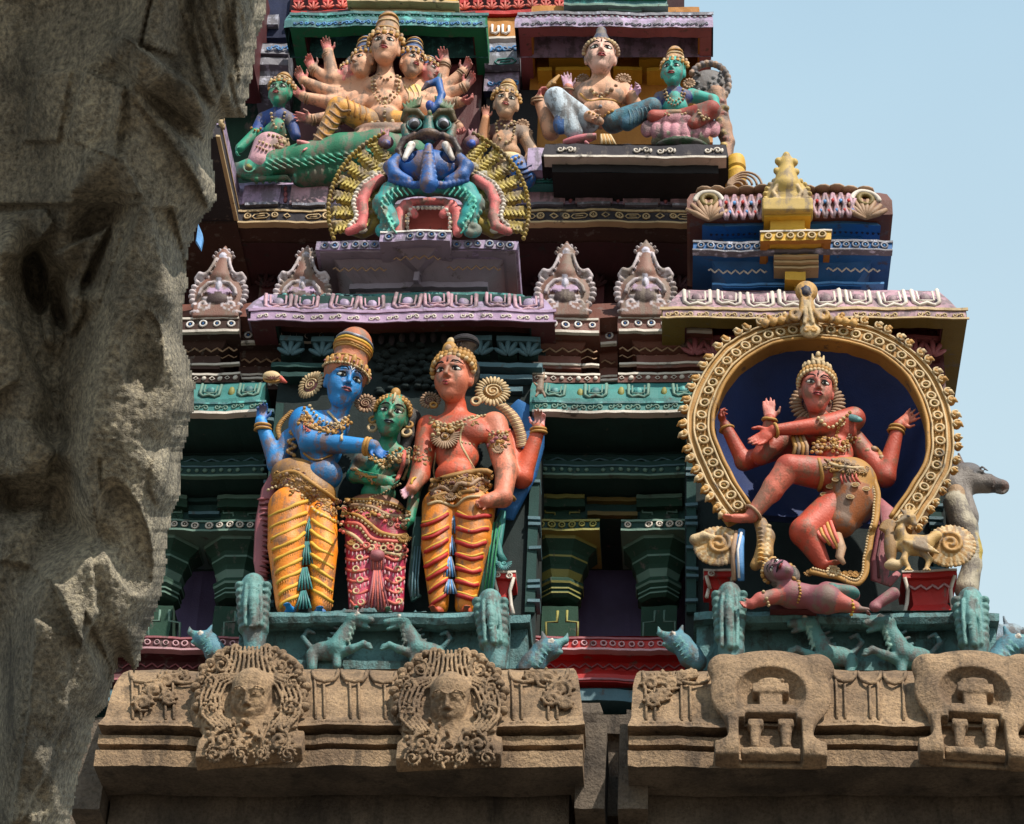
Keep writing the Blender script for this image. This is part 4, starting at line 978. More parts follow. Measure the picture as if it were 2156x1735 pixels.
def face_medallion(cu, dv, parent, seed):
    r_ = np.random.default_rng(seed); S = SDF(); k = SC(cu, 1480, -.85)
    def yf(v): return -.74-(v-1360)/255.*.32
    def q(x, v, w=0): return P(cu+x, v+dv, yf(v)-w*k)
    t = nrm(q(0, 1600)-q(0, 1380)); fr = (X3, -t, nrm(np.cross(X3, -t))*1); fr = (fr[0], fr[1], fr[2] if fr[2][1] < 0 else -fr[2])
    S.ell(q(0, 1470, -27), (124*k, 132*k, 26*k), 'tan', .03, fr); S.ell(q(0, 1425, -26), (104*k, 84*k, 26*k), 'tan', .03, fr)
    S.box(q(0, 1548, -31), (92*k, 46*k, 17*k), 'tan', .04, fr); S.box(q(0, 1580, -36), (104*k, 22*k, 17*k), 'tan', .03, fr)
    for sg in (-1, 1):   # combed strands over the brow falling to the sides
        for i in range(5):
            o = 5+i*11
            S.tub([q(sg*o*.8, 1362, 12), q(sg*o*.85, 1390, 22), q(sg*(o*1.05+2), 1418, 26), q(sg*(54+i*9), 1442+i*-4, 22), q(sg*(66+i*10), 1470, 20), q(sg*(62+i*10), 1505, 20), q(sg*(42+i*9), 1530, 20)], 3.3*k, 'tan', .002)
        foliage(S, cu+sg*62, 1400+dv, 20, k, lambda v: yf(v-dv)-.05, sg, 1.2, 2.0); foliage(S, cu+sg*88, 1436+dv, 15, k, lambda v: yf(v-dv)-.05, sg, 1.2, 1.0)
        foliage(S, cu+sg*82, 1490+dv, 17, k, lambda v: yf(v-dv)-.055, sg, 1.3, .5); foliage(S, cu+sg*60, 1560+dv, 24, k, lambda v: yf(v-dv)-.035, -sg, 1.4, 1.5)
        foliage(S, cu+sg*78, 1588+dv, 15, k, lambda v: yf(v-dv)-.03, sg, 1.2, 0); foliage(S, cu+sg*22, 1586+dv, 15, k, lambda v: yf(v-dv)-.03, -sg, 1.2, 1)
        S.tub([q(sg*30, 1530, 10), q(sg*22, 1550, 12), q(sg*30, 1575, 10), q(sg*12, 1608, 6)], 4*k, 'tan', .004); S.tub([q(sg*95, 1530, 4), q(sg*70, 1533, 10), q(sg*38, 1538, 10)], 4*k, 'tan', .004)
        for i in range(16):
            a = -1.0+i*.165; S.ell(q(sg*(112+6*math.sin(i*2.))*math.cos(a*.85), 1460-100*math.sin(a*.85), 0), (11*k, 10*k, 12*k), 'tan', .006, fr)
    for i in range(70):
        a = r_.uniform(0, 2*PI); rr = r_.uniform(58, 112); x = rr*math.cos(a); v = 1462-rr*.95*math.sin(a)
        S.ell(q(x, v, 14), (r_.uniform(4, 8)*k, r_.uniform(4, 7)*k, 8*k), 'tan', .004, fr)
    for i in range(40): S.ell(q(r_.uniform(-92, 92), r_.uniform(1540, 1600), 3), (r_.uniform(4, 8)*k, r_.uniform(4, 7)*k, 7*k), 'tan', .004, fr)
    B = basis(0, 20, 0); hc = q(0, 1476, -14)
    S.ell(q(0, 1474, 16), (56*k, 58*k, 24*k), 'tan', .004, fr, 1)
    S2 = S; head(S2, q(0, 1472, 4), 65*k, (B[0]*1.0, B[1], B[2]), 'tan', 'tan', ears=False)
    for sg in (-1, 1):
        c = q(0, 1472, 4); R, U, F = B; hh = 65*k
        def L(x, y, z): return c+(R*x+U*y+F*z)*hh
        S.tub([L(sg*.09, .2, .79), L(sg*.25, .33, .74), L(sg*.45, .28, .62), L(sg*.56, .14, .48)], .03*hh, 'tan', .003)
        S.ell(L(sg*.27, .03, .60), (.15*hh, .085*hh, .10*hh), 'tan', .003, B); S.tub([L(sg*.12, .03, .72), L(sg*.27, .12, .73), L(sg*.43, .03, .6)], .022*hh, 'tan', .002)
    o, V, Q = S.build('face_medallion', .0068, 'granite', parent, relax=1)
    return o
face_medallion(528, 0, stoneL, 3); face_medallion(946, 8, stoneL, 8)
def shrine_medallion(cu, parent, dark):
    S = SDF(); k = SC(cu, 1480, -.9)
    def yf(v): return -.80-(v-1360)/255.*.26
    def q(x, v, w=0): return P(cu+x, v, yf(v)-w*k)
    t = nrm(q(0, 1600)-q(0, 1380)); n_ = np.cross(X3, -t); n_ = n_ if n_[1] < 0 else -n_; fr = (X3, -t, nrm(n_))
    S.ell(q(0, 1462, -12), (128*k, 118*k, 26*k), 'tan', .03, fr); S.ell(q(-30, 1435, -12), (88*k, 84*k, 24*k), 'tan', .05, fr); S.ell(q(30, 1435, -12), (88*k, 84*k, 24*k), 'tan', .05, fr)
    S.box(q(0, 1555, -16), (84*k, 46*k, 18*k), 'tan', .06, fr); S.box(q(0, 1588, -18), (112*k, 16*k, 18*k), 'tan', .07, fr)
    for sg in (-1, 1): S.ell(q(sg*98, 1408, -10), (36*k, 40*k, 22*k), 'tan', .03, fr)
    # niche cut into the slab
    S.ell(q(0, 1452, 24), (76*k, 70*k, 46*k), 'tan', .01, fr, 1); S.box(q(0, 1545, 24), (62*k, 52*k, 44*k), 'tan', .01, fr, .01, 1); S.box(q(0, 1500, 24), (50*k, 30*k, 44*k), 'tan', .01, fr, .01, 1)
    # small shrine inside
    S.ell(q(0, 1442, -8), (30*k, 16*k, 16*k), 'tan', .006, fr); S.box(q(0, 1456, -8), (36*k, 12*k, 12*k), 'tan', .006, fr, .006); S.box(q(0, 1482, -14), (22*k, 20*k, 12*k), 'tan', .01, fr, .006)
    S.box(q(0, 1504, -6), (58*k, 7*k, 14*k), 'tan', .006, fr, .004); S.box(q(0, 1498, -8), (50*k, 8*k, 12*k), 'tan', .006, fr, .004)
    for x in (-32, 32):
        S.box(q(x, 1528, -10), (15*k, 8*k, 12*k), 'tan', .01, fr, .004); S.cap(q(x, 1534, -10), q(x*1.02, 1570, -10), 13*k, 9*k, 'tan', .01); S.box(q(x, 1586, -10), (13*k, 6*k, 12*k), 'tan', .01, fr, .004)
    S.box(q(0, 1588, -12), (60*k, 8*k, 10*k), 'tan', .006, fr, .004)
    for i in range(30):
        a = rng.uniform(0, 2*PI); S.ell(q(rng.uniform(-26, 26), rng.uniform(1432, 1456), 6), (6*k, 5*k, 6*k), 'tan', .005, fr)
    S.build('shrine_medallion', .0085, 'granite', parent)
shrine_medallion(1622, stoneR, 0); shrine_medallion(2052, stoneR, 1)
def leaf_corner(u0, v0, flip, parent, pts):
    S = SDF(); k = SC(u0, v0, -.8)
    for (u, v, r) in pts:
        y = -.66-(v-1410)/110.*.24
        S.ell(P(u, v, y), (r*k, r*.8*k, 13*k), 'tan', .02)
        S.tub([P(u+math.cos(a)*r*.8*(1-t*.8), v-math.sin(a)*r*.7*(1-t*.8), y-.035) for t, a in [(i/12., flip*i*.7+r) for i in range(13)]], 3.6*k, 'tan', .004)
        for i in range(8):
            a = i*.8; S.ell(P(u+math.cos(a)*r*.95, v-math.sin(a)*r*.8, y-.02), (4.5*k, 4.5*k, 6*k), 'tan', .005)
    S.build('leaf_scroll', .009, 'granite', parent)
leaf_corner(1150, 1440, 1, stoneL, [(1120, 1425, 20), (1150, 1430, 28), (1180, 1450, 30), (1160, 1470, 22), (1190, 1480, 16)])
leaf_corner(330, 1440, -1, stoneL, [(300, 1480, 24), (325, 1455, 26), (350, 1435, 24), (380, 1425, 20), (355, 1470, 18)])
leaf_corner(1400, 1440, -1, stoneR, [(1370, 1440, 24), (1372, 1475, 20), (1395, 1430, 22), (1415, 1440, 18), (1395, 1462, 18), (1435, 1425, 16), (1455, 1420, 13)])
# ================================================================ three standing statues
BL = (28, 130, 204); BL2 = (34, 108, 186); GR = (36, 144, 112); RD = (206, 86, 54); RD2 = (214, 124, 96); OR = (228, 132, 18); GD = (170, 122, 62); GD2 = (132, 92, 52)
def statue(name, f, u, v, label, cat='statue'): return thing(name, f.q(u, v), label, cat)
# ---- blue bridegroom's escort
f = Fig(640, 1280, -.04); q = f.q; s = f.s
T1 = statue('standing_statue', f, 640, 1282, 'blue skinned standing statue in orange garment and tall crown, left of the three')
B = basis(24, 12, 7); hc = q(723, 809, 40); hh = 64*s
S = SDF(); head(S, hc, hh, B, BL, (150, 40, 70))
S.cap(q(722, 850, 30), q(706, 890, 14), 19*s, 24*s, BL)
S.ell(q(672, 905, 12), (62*s, 46*s, 38*s), BL, .04); S.ell(q(640, 894, 8), (34*s, 32*s, 30*s), BL, .03); S.ell(q(704, 896, 8), (32*s, 30*s, 28*s), BL, .03)
S.ell(q(676, 950, 14), (46*s, 44*s, 34*s), BL, .04); S.ell(q(682, 1000, 18), (40*s, 36*s, 34*s), BL, .03)
S.cap(q(640, 884, 12), q(652, 932, 40), 30*s, 26*s, BL, .02); S.cap(q(654, 932, 42), q(786, 940, 62), 25*s, 15*s, BL, .015)
hand(S, q(786, 940, 62), q(836, 985, 60)-q(790, 938, 62), np.array([-.2, -.2, -1]), 54*s, BL2, .25, .08)
S.cap(q(612, 925, -12), q(583, 978, -8), 24*s, 21*s, BL); S.cap(q(583, 978, -8), q(549, 888, 6), 20*s, 13*s, BL)
hand(S, q(549, 886, 8), q(556, 840, 14)-q(549, 888, 8), X3, 52*s, BL2, .5, .1)
S.tub([q(640, 1010, 4), q(608, 1100, 6), q(610, 1284, 10)], 14*s, BL); S.tub([q(670, 1010, 4), q(678, 1100, 6), q(674, 1290, 10)], 13*s, BL)
foot(S, q(612, 1284, 20), N3+X3*-.15, 36*s, BL); foot(S, q(672, 1290, 20), N3+X3*.15, 34*s, BL)
_, V1, Q1 = S.build('body', .0075, 'glaze', T1)
G = SDF()
G.ell(q(634, 1010, 0), (70*s, 44*s, 46*s), GD, .04, (nrm([1, 0, -.42]), nrm([.42, 0, 1]), N3)); G.ell(q(650, 1035, 4), (62*s, 44*s, 48*s), GD, .04, (nrm([1, 0, -.4]), nrm([.4, 0, 1]), N3))
G.cap(q(610, 1070, 6), q(604, 1150, 18), 47*s, 41*s, OR, .015); G.cap(q(604, 1150, 18), q(606, 1272, 6), 41*s, 26*s, OR, .006)
G.cap(q(676, 1085, 4), q(680, 1160, 12), 34*s, 31*s, OR, .015); G.cap(q(680, 1160, 12), q(676, 1276, 6), 31*s, 22*s, OR, .006)
G.cap(q(645, 1080, -6), q(643, 1240, -14), 22*s, 16*s, OR, .006)
_, V2, Q2 = G.build('lower_garment', .0085, 'glaze', T1)
sf = Surf([(V1, Q1), (V2, Q2)]); mb = MB()
for i in range(9):
    v = 1068+i*24; L = 50-i*1.5
    chain(mb, sf, [(566+i*3, v+18), (592, v+8), (625, v-6), (645-i*1.5, v-14)], 4.4, 'yellow', 'cord', sink=.3); chain(mb, sf, [(566+i*3, v+21), (592, v+11), (625, v-3), (645-i*1.5, v-10)], 2.8, 'ochre', 'fringe', step=4.5)
    if v > 1085: chain(mb, sf, [(655, v-20), (675, v-6), (704-i*.8, v+10)], 4.2, 'yellow', 'cord', sink=.3); chain(mb, sf, [(655, v-17), (675, v-3), (704-i*.8, v+14)], 2.6, 'ochre', 'fringe', step=4.5)
mb.build('cord_trim', T1)
mb = MB()
chain(mb, sf, [(564, 1032), (600, 1022), (640, 1050), (668, 1082), (708, 1100)], 4, 'cream', 'beads'); chain(mb, sf, [(580, 1004), (620, 994), (668, 1026), (712, 1062)], 5, 'gold', 'cord'); chain(mb, sf, [(574, 1018), (614, 1008), (655, 1040), (706, 1082)], 4.5, 'dgold', 'studs', step=10, mat2='cream')
for i in range(46):
    t = rng.uniform(0, 1); u0 = 580+t*120; v0 = 1000+t*55+rng.uniform(-5, 30); p, nn = sf.at(u0, v0, .0)
    if p is not None: ellm(mb, p, (rng.uniform(4, 7)*s, rng.uniform(3, 5)*s, 4*s), ['gold', 'dgold', 'tan'][i % 3], FR, 6, 4)
encrust(mb, sf, [(580, 1010), (620, 1005), (665, 1040), (712, 1078)], 17, 110, 6, ['gold', 'dgold', 'tan', 'brown']); mb.build('jewelled_belt', T1)
mb = MB(); pleats(mb, f, [(655, 1088, 52, .75), (645, 1142, 48, .8), (641, 1196, 46, .8), (637, 1244, 38, .9)], 18, 'teal', 'tealworn', 5, 30); mb.build('pleated_sash', T1)
mb = MB(); facepaint(mb, hc, hh, B, 'u', 'dpink'); mb.build('face_paint', T1)
C = SDF(); mb = MB(); crown(C, mb, f, hc, hh, B, [(.50, .78), (.9, .62), (1.22, .52), (1.36, .64), (1.66, .60)], (176, 104, 72)); 
R_, U_, F__ = B; ellm(mb, hc+U_*1.76*hh-F__*.1*hh, (.62*hh, .09*hh, .62*hh), 'blue', B, 16, 6); [torus(mb, hc+U_*t*hh-F__*.1*hh, r*hh, .07*hh, m, (R_, F__, U_), 22, 6) for t, r, m in ((1.3, .60, 'gold'), (1.45, .64, 'ochre'), (1.58, .63, 'yellow'), (1.72, .62, 'whiteworn'))]
C.build('crown', .008, 'figure', T1); mb.build('crown_jewels', T1)
mb = MB()
chain(mb, sf, [(640, 862), (660, 896), (700, 915), (738, 890)], 5, 'gold', 'beads'); chain(mb, sf, [(650, 858), (672, 884), (704, 896), (732, 876)], 4, 'cream', 'beads'); chain(mb, sf, [(690, 870), (716, 905), (720, 930)], 3, 'cream', 'cord'); chain(mb, sf, [(640, 952), (665, 972), (700, 962)], 2.5, 'gold', 'cord')
chain(mb, sf, [(632, 885), (655, 900), (672, 892)], 5, 'gold', 'studs', step=9)
for (a, b, r) in ((q(772, 939, 60), q(780, 940, 61), 18), (q(778, 939, 60), q(786, 940, 61), 17)): d = nrm(b-a); e = nrm(np.cross(d, (0, 0, 1))); ptor(T1, 'bangle', a, r*s, 4*s, 'gold', (e, np.cross(d, e), d), 16, 6)
for r, v in ((17, 906), (16, 898)): ptor(T1, 'bangle', q(552, v, 4), r*s, 3.6*s, 'gold', (X3, nrm([0, .9, .3]), nrm([-.3, .3, 1])), 16, 6)
encrust(mb, sf, [(636, 872), (668, 902), (706, 908), (736, 884)], 7, 60, 4.5, ['gold', 'cream', 'dgold']); encrust(mb, sf, [(628, 886), (655, 902)], 8, 16, 5, ['gold', 'salmon', 'cream']); pfan(T1, 'hair_wheel', q(655, 812, 4), 36*s, (nrm([.8, -.5, 0]), Z3, nrm([-.5, -.85, 0])), 'cream', 24, mat2='dpink'); pfan(T1, 'hair_wheel', q(770, 848, -14), 26*s, FR, 'tan', 18, mat2='brown')
for i in range(26): a = i/25.; chainp = q(612-28*math.sin(a*3.1), 868+a*80, -2); ellm(mb, chainp, (7*s, 4*s, 5*s), 'gold' if i % 2 else 'dgold', FR, 6, 4)
for i in range(30):
    a = i*.7; ellm(mb, q(612+8*math.cos(a)+i*.3, 960-i*2.2, 20), (5*s, 4*s, 4*s), ['gold', 'dgold', 'tan'][i % 3], FR, 6, 4)
mb.build('necklace', T1)
mb = MB(); tube(mb, [q(588, 985, -10), q(566, 1030, -14), q(552, 1100, -12), q(548, 1180, -8), q(556, 1260, -8)], [10*s, 17*s, 17*s, 14*s, 10*s], 'dpink', 8, .5)
for i in range(18): ellm(mb, q(553+10*math.sin(i*.2), 1050+i*11, -4), (14*s, 3.5*s, 6*s), 'maroon' if i % 2 else 'dpink', FR, 6, 4)
mb.build('shawl', T1)
# conch
tc = thing('conch', q(577, 810, 16), 'small white and gold conch resting on the raised fingers of the blue statue', 'conch')
mb = MB(); ellm(mb, q(574, 797, 16), (22*s, 15*s, 14*s), 'cream', (nrm([1, 0, -.25]), nrm([.25, 0, 1]), N3), 14, 10); tube(mb, [q(590, 800, 16), q(604, 808, 14)], [9*s, 2*s], 'salmon', 8)
for i in range(7): a = PI*i/6; tube(mb, [q(574, 800, 31), q(574-18*math.cos(a), 800-13*math.sin(a), 24)], 1.4*s, 'brown', 4)
torus(mb, q(574, 799, 18), 19*s, 2.6*s, 'gold', (X3, nrm([0, .3, .9]), N3), 18, 5, sy=.7); mb.build('shell', tc)

# ---- green bride
f = Fig(790, 1285, .04); q = f.q; s = f.s
T2 = statue('standing_statue', f, 790, 1286, 'small green skinned standing statue in magenta skirt, middle of the three')
B = basis(4, 10, 7); hc = q(824, 878, 42); hh = 55*s
S = SDF(); head(S, hc, hh, B, GR, (30, 70, 60))
S.cap(q(822, 912, 30), q(814, 940, 12), 16*s, 20*s, GR); S.ell(q(812, 958, 6), (54*s, 30*s, 28*s), GR, .03)
S.ell(q(802, 1000, 6), (36*s, 42*s, 28*s), GR, .03); S.ell(q(768, 972, 30), (24*s, 22*s, 20*s), (26, 100, 104), .01); S.ell(q(838, 972, 30), (24*s, 22*s, 20*s), (26, 100, 104), .01)
S.ell(q(796, 1040, 8), (38*s, 30*s, 30*s), GR, .03)
S.cap(q(764, 958, 10), q(744, 1002, 26), 18*s, 15*s, (26, 100, 104)); S.cap(q(744, 1002, 26), q(810, 1012, 60), 15*s, 12*s, GR); hand(S, q(812, 1012, 60), np.array([1, -.1, -.35]), Z3, 40*s, GR, .3)
S.cap(q(858, 958, 0), q(876, 1020, 6), 17*s, 15*s, GR); S.cap(q(876, 1020, 6), q(862, 1095, 26), 14*s, 11*s, GR); hand(S, q(862, 1095, 26), q(846, 1130, 34)-q(862, 1096, 26), N3, 44*s, GR, .6)
S.tub([q(790, 1040, 4), q(760, 1120, 6), q(754, 1287, 12)], 11*s, GR); S.tub([q(796, 1040, 4), q(822, 1120, 6), q(820, 1289, 12)], 11*s, GR)
foot(S, q(752, 1287, 22), N3, 28*s, GR); foot(S, q(818, 1289, 22), N3, 28*s, GR)
_, V1, Q1 = S.build('body', .0075, 'glaze', T2)
MG = (186, 44, 84); G = SDF()
G.ell(q(790, 1075, 2), (66*s, 36*s, 40*s), (150, 90, 66), .03, (nrm([1, 0, -.1]), nrm([.1, 0, 1]), N3)); G.ell(q(788, 1110, 2), (64*s, 40*s, 42*s), MG, .03)
G.cap(q(762, 1110, 6), q(758, 1278, 6), 38*s, 24*s, MG, .02); G.cap(q(820, 1110, 6), q(826, 1278, 6), 38*s, 24*s, MG, .02); G.cap(q(792, 1130, 8), q(794, 1280, 14), 26*s, 22*s, MG, .01)
_, V2, Q2 = G.build('skirt', .0085, 'glaze', T2)
sf = Surf([(V1, Q1), (V2, Q2)]); mb = MB()
for i in range(6):
    v = 1150+i*23
    chain(mb, sf, [(728+i*2, v), (750, v+8), (776, v)], 3.6, 'salmon', 'cord', sink=.2); chain(mb, sf, [(812, v), (832, v+8), (856-i*2, v-2)], 3.6, 'salmon', 'cord', sink=.2)
    chain(mb, sf, [(728+i*2, v+5), (750, v+13), (776, v+5)], 4, 'pink', 'fringe', step=8); chain(mb, sf, [(812, v+5), (832, v+13), (856-i*2, v+3)], 4, 'pink', 'fringe', step=8)
    for uu in (750+(i % 2)*8, 838): p, n_ = sf.at(uu, v+2, .004); torus(mb, p, 6*s, 2.6*s, 'cream', FR, 10, 5)
mb.build('skirt_trim', T2)
mb = MB(); pleats(mb, f, [(795, 1140, 60, .5), (795, 1195, 88, .95)], 24, 'salmon', 'dpink', 7, 36); ellm(mb, q(795, 1170, 42), (16*s, 14*s, 12*s), 'dpink'); mb.build('front_pleat', T2)
mb = MB()
for pp, r, m in (([(720, 1082), (760, 1092), (800, 1122), (854, 1128)], 5, 'gold'), ([(716, 1100), (756, 1108), (786, 1138), (852, 1142)], 5, 'salmon'), ([(722, 1068), (770, 1066), (820, 1084), (858, 1090)], 5, 'tan'), ([(724, 1054), (780, 1050), (830, 1062), (862, 1080)], 4, 'gold'), ([(716, 1112), (745, 1130), (780, 1158), (830, 1166), (856, 1166)], 4.5, 'cream')):
    chain(mb, sf, pp, r, m, 'cord', sink=.2); chain(mb, sf, [(a, b+5) for a, b in pp], r*.8, 'cream' if m != 'cream' else 'salmon', 'beads')
for i in range(7): p, _n = sf.at(770+i*13, 1150+4*math.sin(i)+i*2, .012); torus(mb, p, 6.5*s, 2.8*s, 'cream' if i % 2 else 'salmon', FR, 10, 5)
for uu, vv, w in ((852, 1130, 16), (740, 1140, 10)): fan(mb, q(uu, vv, 40), w*s, FR, 'gold', 10, PI, 2*PI)
encrust(mb, sf, [(724, 1072), (790, 1078), (858, 1100)], 16, 70, 5.5, ['gold', 'tan', 'dgold', 'salmon']); mb.build('jewelled_belt', T2)
mb = MB(); facepaint(mb, hc, hh, B, 'cream', 'darklips'); mb.build('face_paint', T2)
C = SDF(); R_, U_, F__ = B
C.ell(hc+U_*.35*hh-F__*.3*hh, (.80*hh, .82*hh, .66*hh), 'black', .02, B); C.ell(hc+U_*.2*hh-F__*.5*hh+R_*.75*hh, (.42*hh, .5*hh, .4*hh), 'black', .02, B)
C.tub([hc+(R_*.62+U_*.0+F__*-.3)*hh, hc+(R_*.78-U_*.6-F__*.3)*hh, hc+(R_*.7-U_*1.3-F__*.3)*hh], [.3*hh, .28*hh, .22*hh], 'black')
C.build('hair', .009, 'figure', T2)
mb = MB()
for a in np.linspace(.0, PI, 15): 
    p = hc+(R_*math.cos(a)*.70+U_*(.15+.52*math.sin(a))+F__*(.18+.34*math.sin(a)))*hh; ellm(mb, p, (.09*hh, .1*hh, .09*hh), 'cream' if int(a*9) % 2 else 'gold'); ellm(mb, p+U_*.12*hh-F__*.06*hh, (.09*hh,)*3, 'gold')
tube(mb, [hc+(U_*.95+F__*.45)*hh, hc+(U_*.7+F__*.66)*hh, hc+(U_*.42+F__*.74)*hh], .05*hh, 'cream', 6); ellm(mb, hc+(U_*.95+F__*.4)*hh, (.2*hh, .24*hh, .15*hh), 'gold')
encrust(mb, sf, [(768, 950), (800, 968), (835, 964), (862, 948)], 9, 50, 4.5, ['gold', 'cream', 'dgold']); encrust(mb, sf, [(745, 985), (760, 1000), (790, 1012)], 7, 20, 4, ['gold', 'tan'])
for sg in (-1, 1): ptor(T2, 'earring', hc+(R_*sg*.68-U_*.55)*hh, .17*hh, .07*hh, 'cream'); ptor(T2, 'ear_stud', hc+(R_*sg*.72-U_*.2)*hh, .14*hh, .06*hh, 'gold')
chain(mb, sf, [(790, 946), (815, 962), (842, 944)], 4, 'gold', 'beads'); chain(mb, sf, [(780, 952), (812, 985), (852, 950)], 4, 'cream', 'beads'); chain(mb, sf, [(852, 950), (848, 985), (838, 1010)], 5, 'salmon', 'cord'); chain(mb, sf, [(862, 950), (858, 990), (848, 1012)], 4, 'cream', 'cord'); chain(mb, sf, [(745, 985), (770, 1000), (795, 1002)], 2.6, 'gold', 'cord')
chain(mb, sf, [(772, 1050), (800, 1040), (842, 1020)], 3, 'cream', 'beads')
mb.build('jewellery', T2)

# ---- red bridegroom
f = Fig(950, 1280, .0); q = f.q; s = f.s
T3 = statue('standing_statue', f, 950, 1282, 'red skinned standing statue with black topknot and orange striped garment, right of the three')
B = basis(-14, 8, 3); hc = q(956, 797, 40); hh = 65*s
S = SDF(); head(S, hc, hh, B, RD2, (190, 40, 40))
S.cap(q(958, 838, 28), q(960, 878, 8), 21*s, 28*s, RD); S.ell(q(965, 906, 8), (72*s, 42*s, 40*s), RD, .04); S.ell(q(934, 912, 28), (34*s, 28*s, 20*s), RD, .03); S.ell(q(1000, 912, 28), (36*s, 28*s, 20*s), RD, .03)
S.ell(q(962, 960, 10), (48*s, 46*s, 34*s), RD, .03); S.ell(q(958, 1000, 14), (44*s, 34*s, 34*s), RD, .03)
S.ell(q(960, 994, 47), (4*s, 5*s, 5*s), (150, 50, 30), .004, FR, 1)
S.cap(q(902, 898, 6), q(884, 1000, 20), 26*s, 21*s, RD); S.cap(q(884, 1000, 20), q(866, 1030, 48), 20*s, 14*s, RD2); hand(S, q(866, 1028, 48), q(838, 1046, 56)-q(868, 1024, 48), np.array([-.3, 0, -1]), 46*s, (220, 170, 190), .3, .1)
S.cap(q(1040, 896, 8), q(1066, 992, 16), 31*s, 25*s, RD2); S.cap(q(1066, 992, 16), q(1058, 1048, 38), 24*s, 20*s, RD2); S.cap(q(1058, 1048, 38), q(1022, 1056, 52), 21*s, 15*s, RD2); hand(S, q(1022, 1056, 52), q(1004, 1066, 54)-q(1024, 1056, 52), -Z3, 42*s, RD2, .8)
S.cap(q(1070, 930, -24), q(1098, 1006, -14), 26*s, 23*s, RD); S.cap(q(1098, 1006, -14), q(1134, 904, 6), 23*s, 14*s, RD); hand(S, q(1134, 902, 8), q(1138, 860, 14)-q(1134, 904, 8), -X3, 54*s, (224, 150, 150), .45, .12)
S.tub([q(945, 1010, 6), q(924, 1090, 6), q(922, 1287, 10)], 13*s, RD); S.tub([q(975, 1010, 6), q(994, 1090, 6), q(980, 1287, 10)], 13*s, RD)
foot(S, q(918, 1287, 18), N3+X3*-.3, 32*s, RD); foot(S, q(978, 1287, 18), N3+X3*.25, 32*s, RD)
_, V1, Q1 = S.build('body', .0075, 'glaze', T3)
G = SDF(); G.ell(q(962, 1032, 4), (64*s, 36*s, 44*s), GD2, .03, (nrm([1, 0, .1]), nrm([-.1, 0, 1]), N3)); G.cap(q(925, 1066, 6), q(920, 1150, 14), 38*s, 34*s, OR, .02); G.cap(q(920, 1150, 14), q(924, 1276, 6), 34*s, 20*s, OR, .01)
G.cap(q(998, 1070, 8), q(996, 1140, 16), 46*s, 38*s, OR, .02); G.cap(q(996, 1140, 16), q(978, 1276, 6), 38*s, 21*s, OR, .01)
_, V2, Q2 = G.build('lower_garment', .0085, 'glaze', T3)
sf = Surf([(V1, Q1), (V2, Q2)]); mb = MB()
for i in range(7):
    v = 1088+i*28
    chain(mb, sf, [(888+i*3, v+18), (912, v+12), (942, v-8)], 4.5, 'red', 'cord', sink=.3); chain(mb, sf, [(888+i*3, v+13), (912, v+7), (942, v-13)], 3, 'yellow', 'cord')
    if i < 7: chain(mb, sf, [(962, v-6), (992, v+6), (1032-i*5, v-2+i)], 5, 'red', 'cord', sink=.3); chain(mb, sf, [(962, v-11), (992, v+1), (1032-i*5, v-7+i)], 3, 'yellow', 'cord')
mb.build('cord_trim', T3)
mb = MB(); pleats(mb, f, [(951, 1080, 42, .8), (948, 1126, 42, .9), (947, 1172, 42, .8), (948, 1220, 30, .8)], 16, 'sky', 'whiteworn', 5, 26)
mb.build('pleated_sash', T3)
mb = MB()
chain(mb, sf, [(912, 1012), (960, 1002), (1020, 992), (1034, 1000)], 7, 'dgold', 'cord'); chain(mb, sf, [(910, 1020), (960, 1012), (1034, 1006)], 4.5, 'gold', 'studs', step=11, mat2='cream'); chain(mb, sf, [(908, 1036), (930, 1022), (950, 1034), (966, 1016), (990, 1024), (1005, 1010), (1030, 1016)], 5, 'tan', 'cord'); chain(mb, sf, [(904, 1050), (935, 1040), (950, 1052), (970, 1038), (1000, 1034)], 5, 'dgold', 'cord'); chain(mb, sf, [(900, 1062), (925, 1054), (955, 1066), (978, 1050), (1008, 1046)], 4, 'cream', 'cord')
for i in range(5): fan(mb, q(925+i*22, 1046-4*i, 46), 14*s, FR, 'tan' if i % 2 else 'gold', 9, PI, 2*PI, mat2='dgold')
encrust(mb, sf, [(906, 1030), (960, 1022), (1034, 1012)], 18, 100, 6, ['dgold', 'tan', 'brown', 'gold']); mb.build('jewelled_belt', T3)
mb = MB(); facepaint(mb, hc, hh, B, 'maroon'); mb.build('face_paint', T3)
R_, U_, F__ = B; C = SDF(); C.ell(hc+U_*.42*hh-F__*.35*hh, (.76*hh, .74*hh, .6*hh), 'black', .02, B); C.cap(hc+U_*.9*hh-F__*.3*hh, hc+(U_*1.3-F__*.2+R_*.2)*hh, .42*hh, .38*hh, 'black'); C.ell(hc+(U_*1.4-F__*.2+R_*.24)*hh, (.46*hh, .28*hh, .42*hh), 'black', .01, B)
C.build('hair', .009, 'figure', T3)
mb = MB()
for i in range(12): a = -.2+PI*1.1*i/11; tube(mb, [hc+(R_*math.cos(a)*.45+F__*math.sin(a)*.42-F__*.3+U_*.95)*hh, hc+(R_*(math.cos(a)*.36+.12)+F__*math.sin(a)*.36-F__*.25+U_*1.15)*hh, hc+(R_*(math.cos(a)*.42+.22)+F__*math.sin(a)*.38-F__*.2+U_*1.4)*hh], .03*hh, 'grey', 4)
for i in range(5): torus(mb, hc+(U_*(1.32+.05*i)+R_*.24-F__*.2)*hh, (.47-.03*abs(i-1.5))*hh, .05*hh, 'black' if i % 2 else 'dgrey', (R_, F__, U_), 18, 5)
mb.build('topknot_strands', T3)
mb = MB()
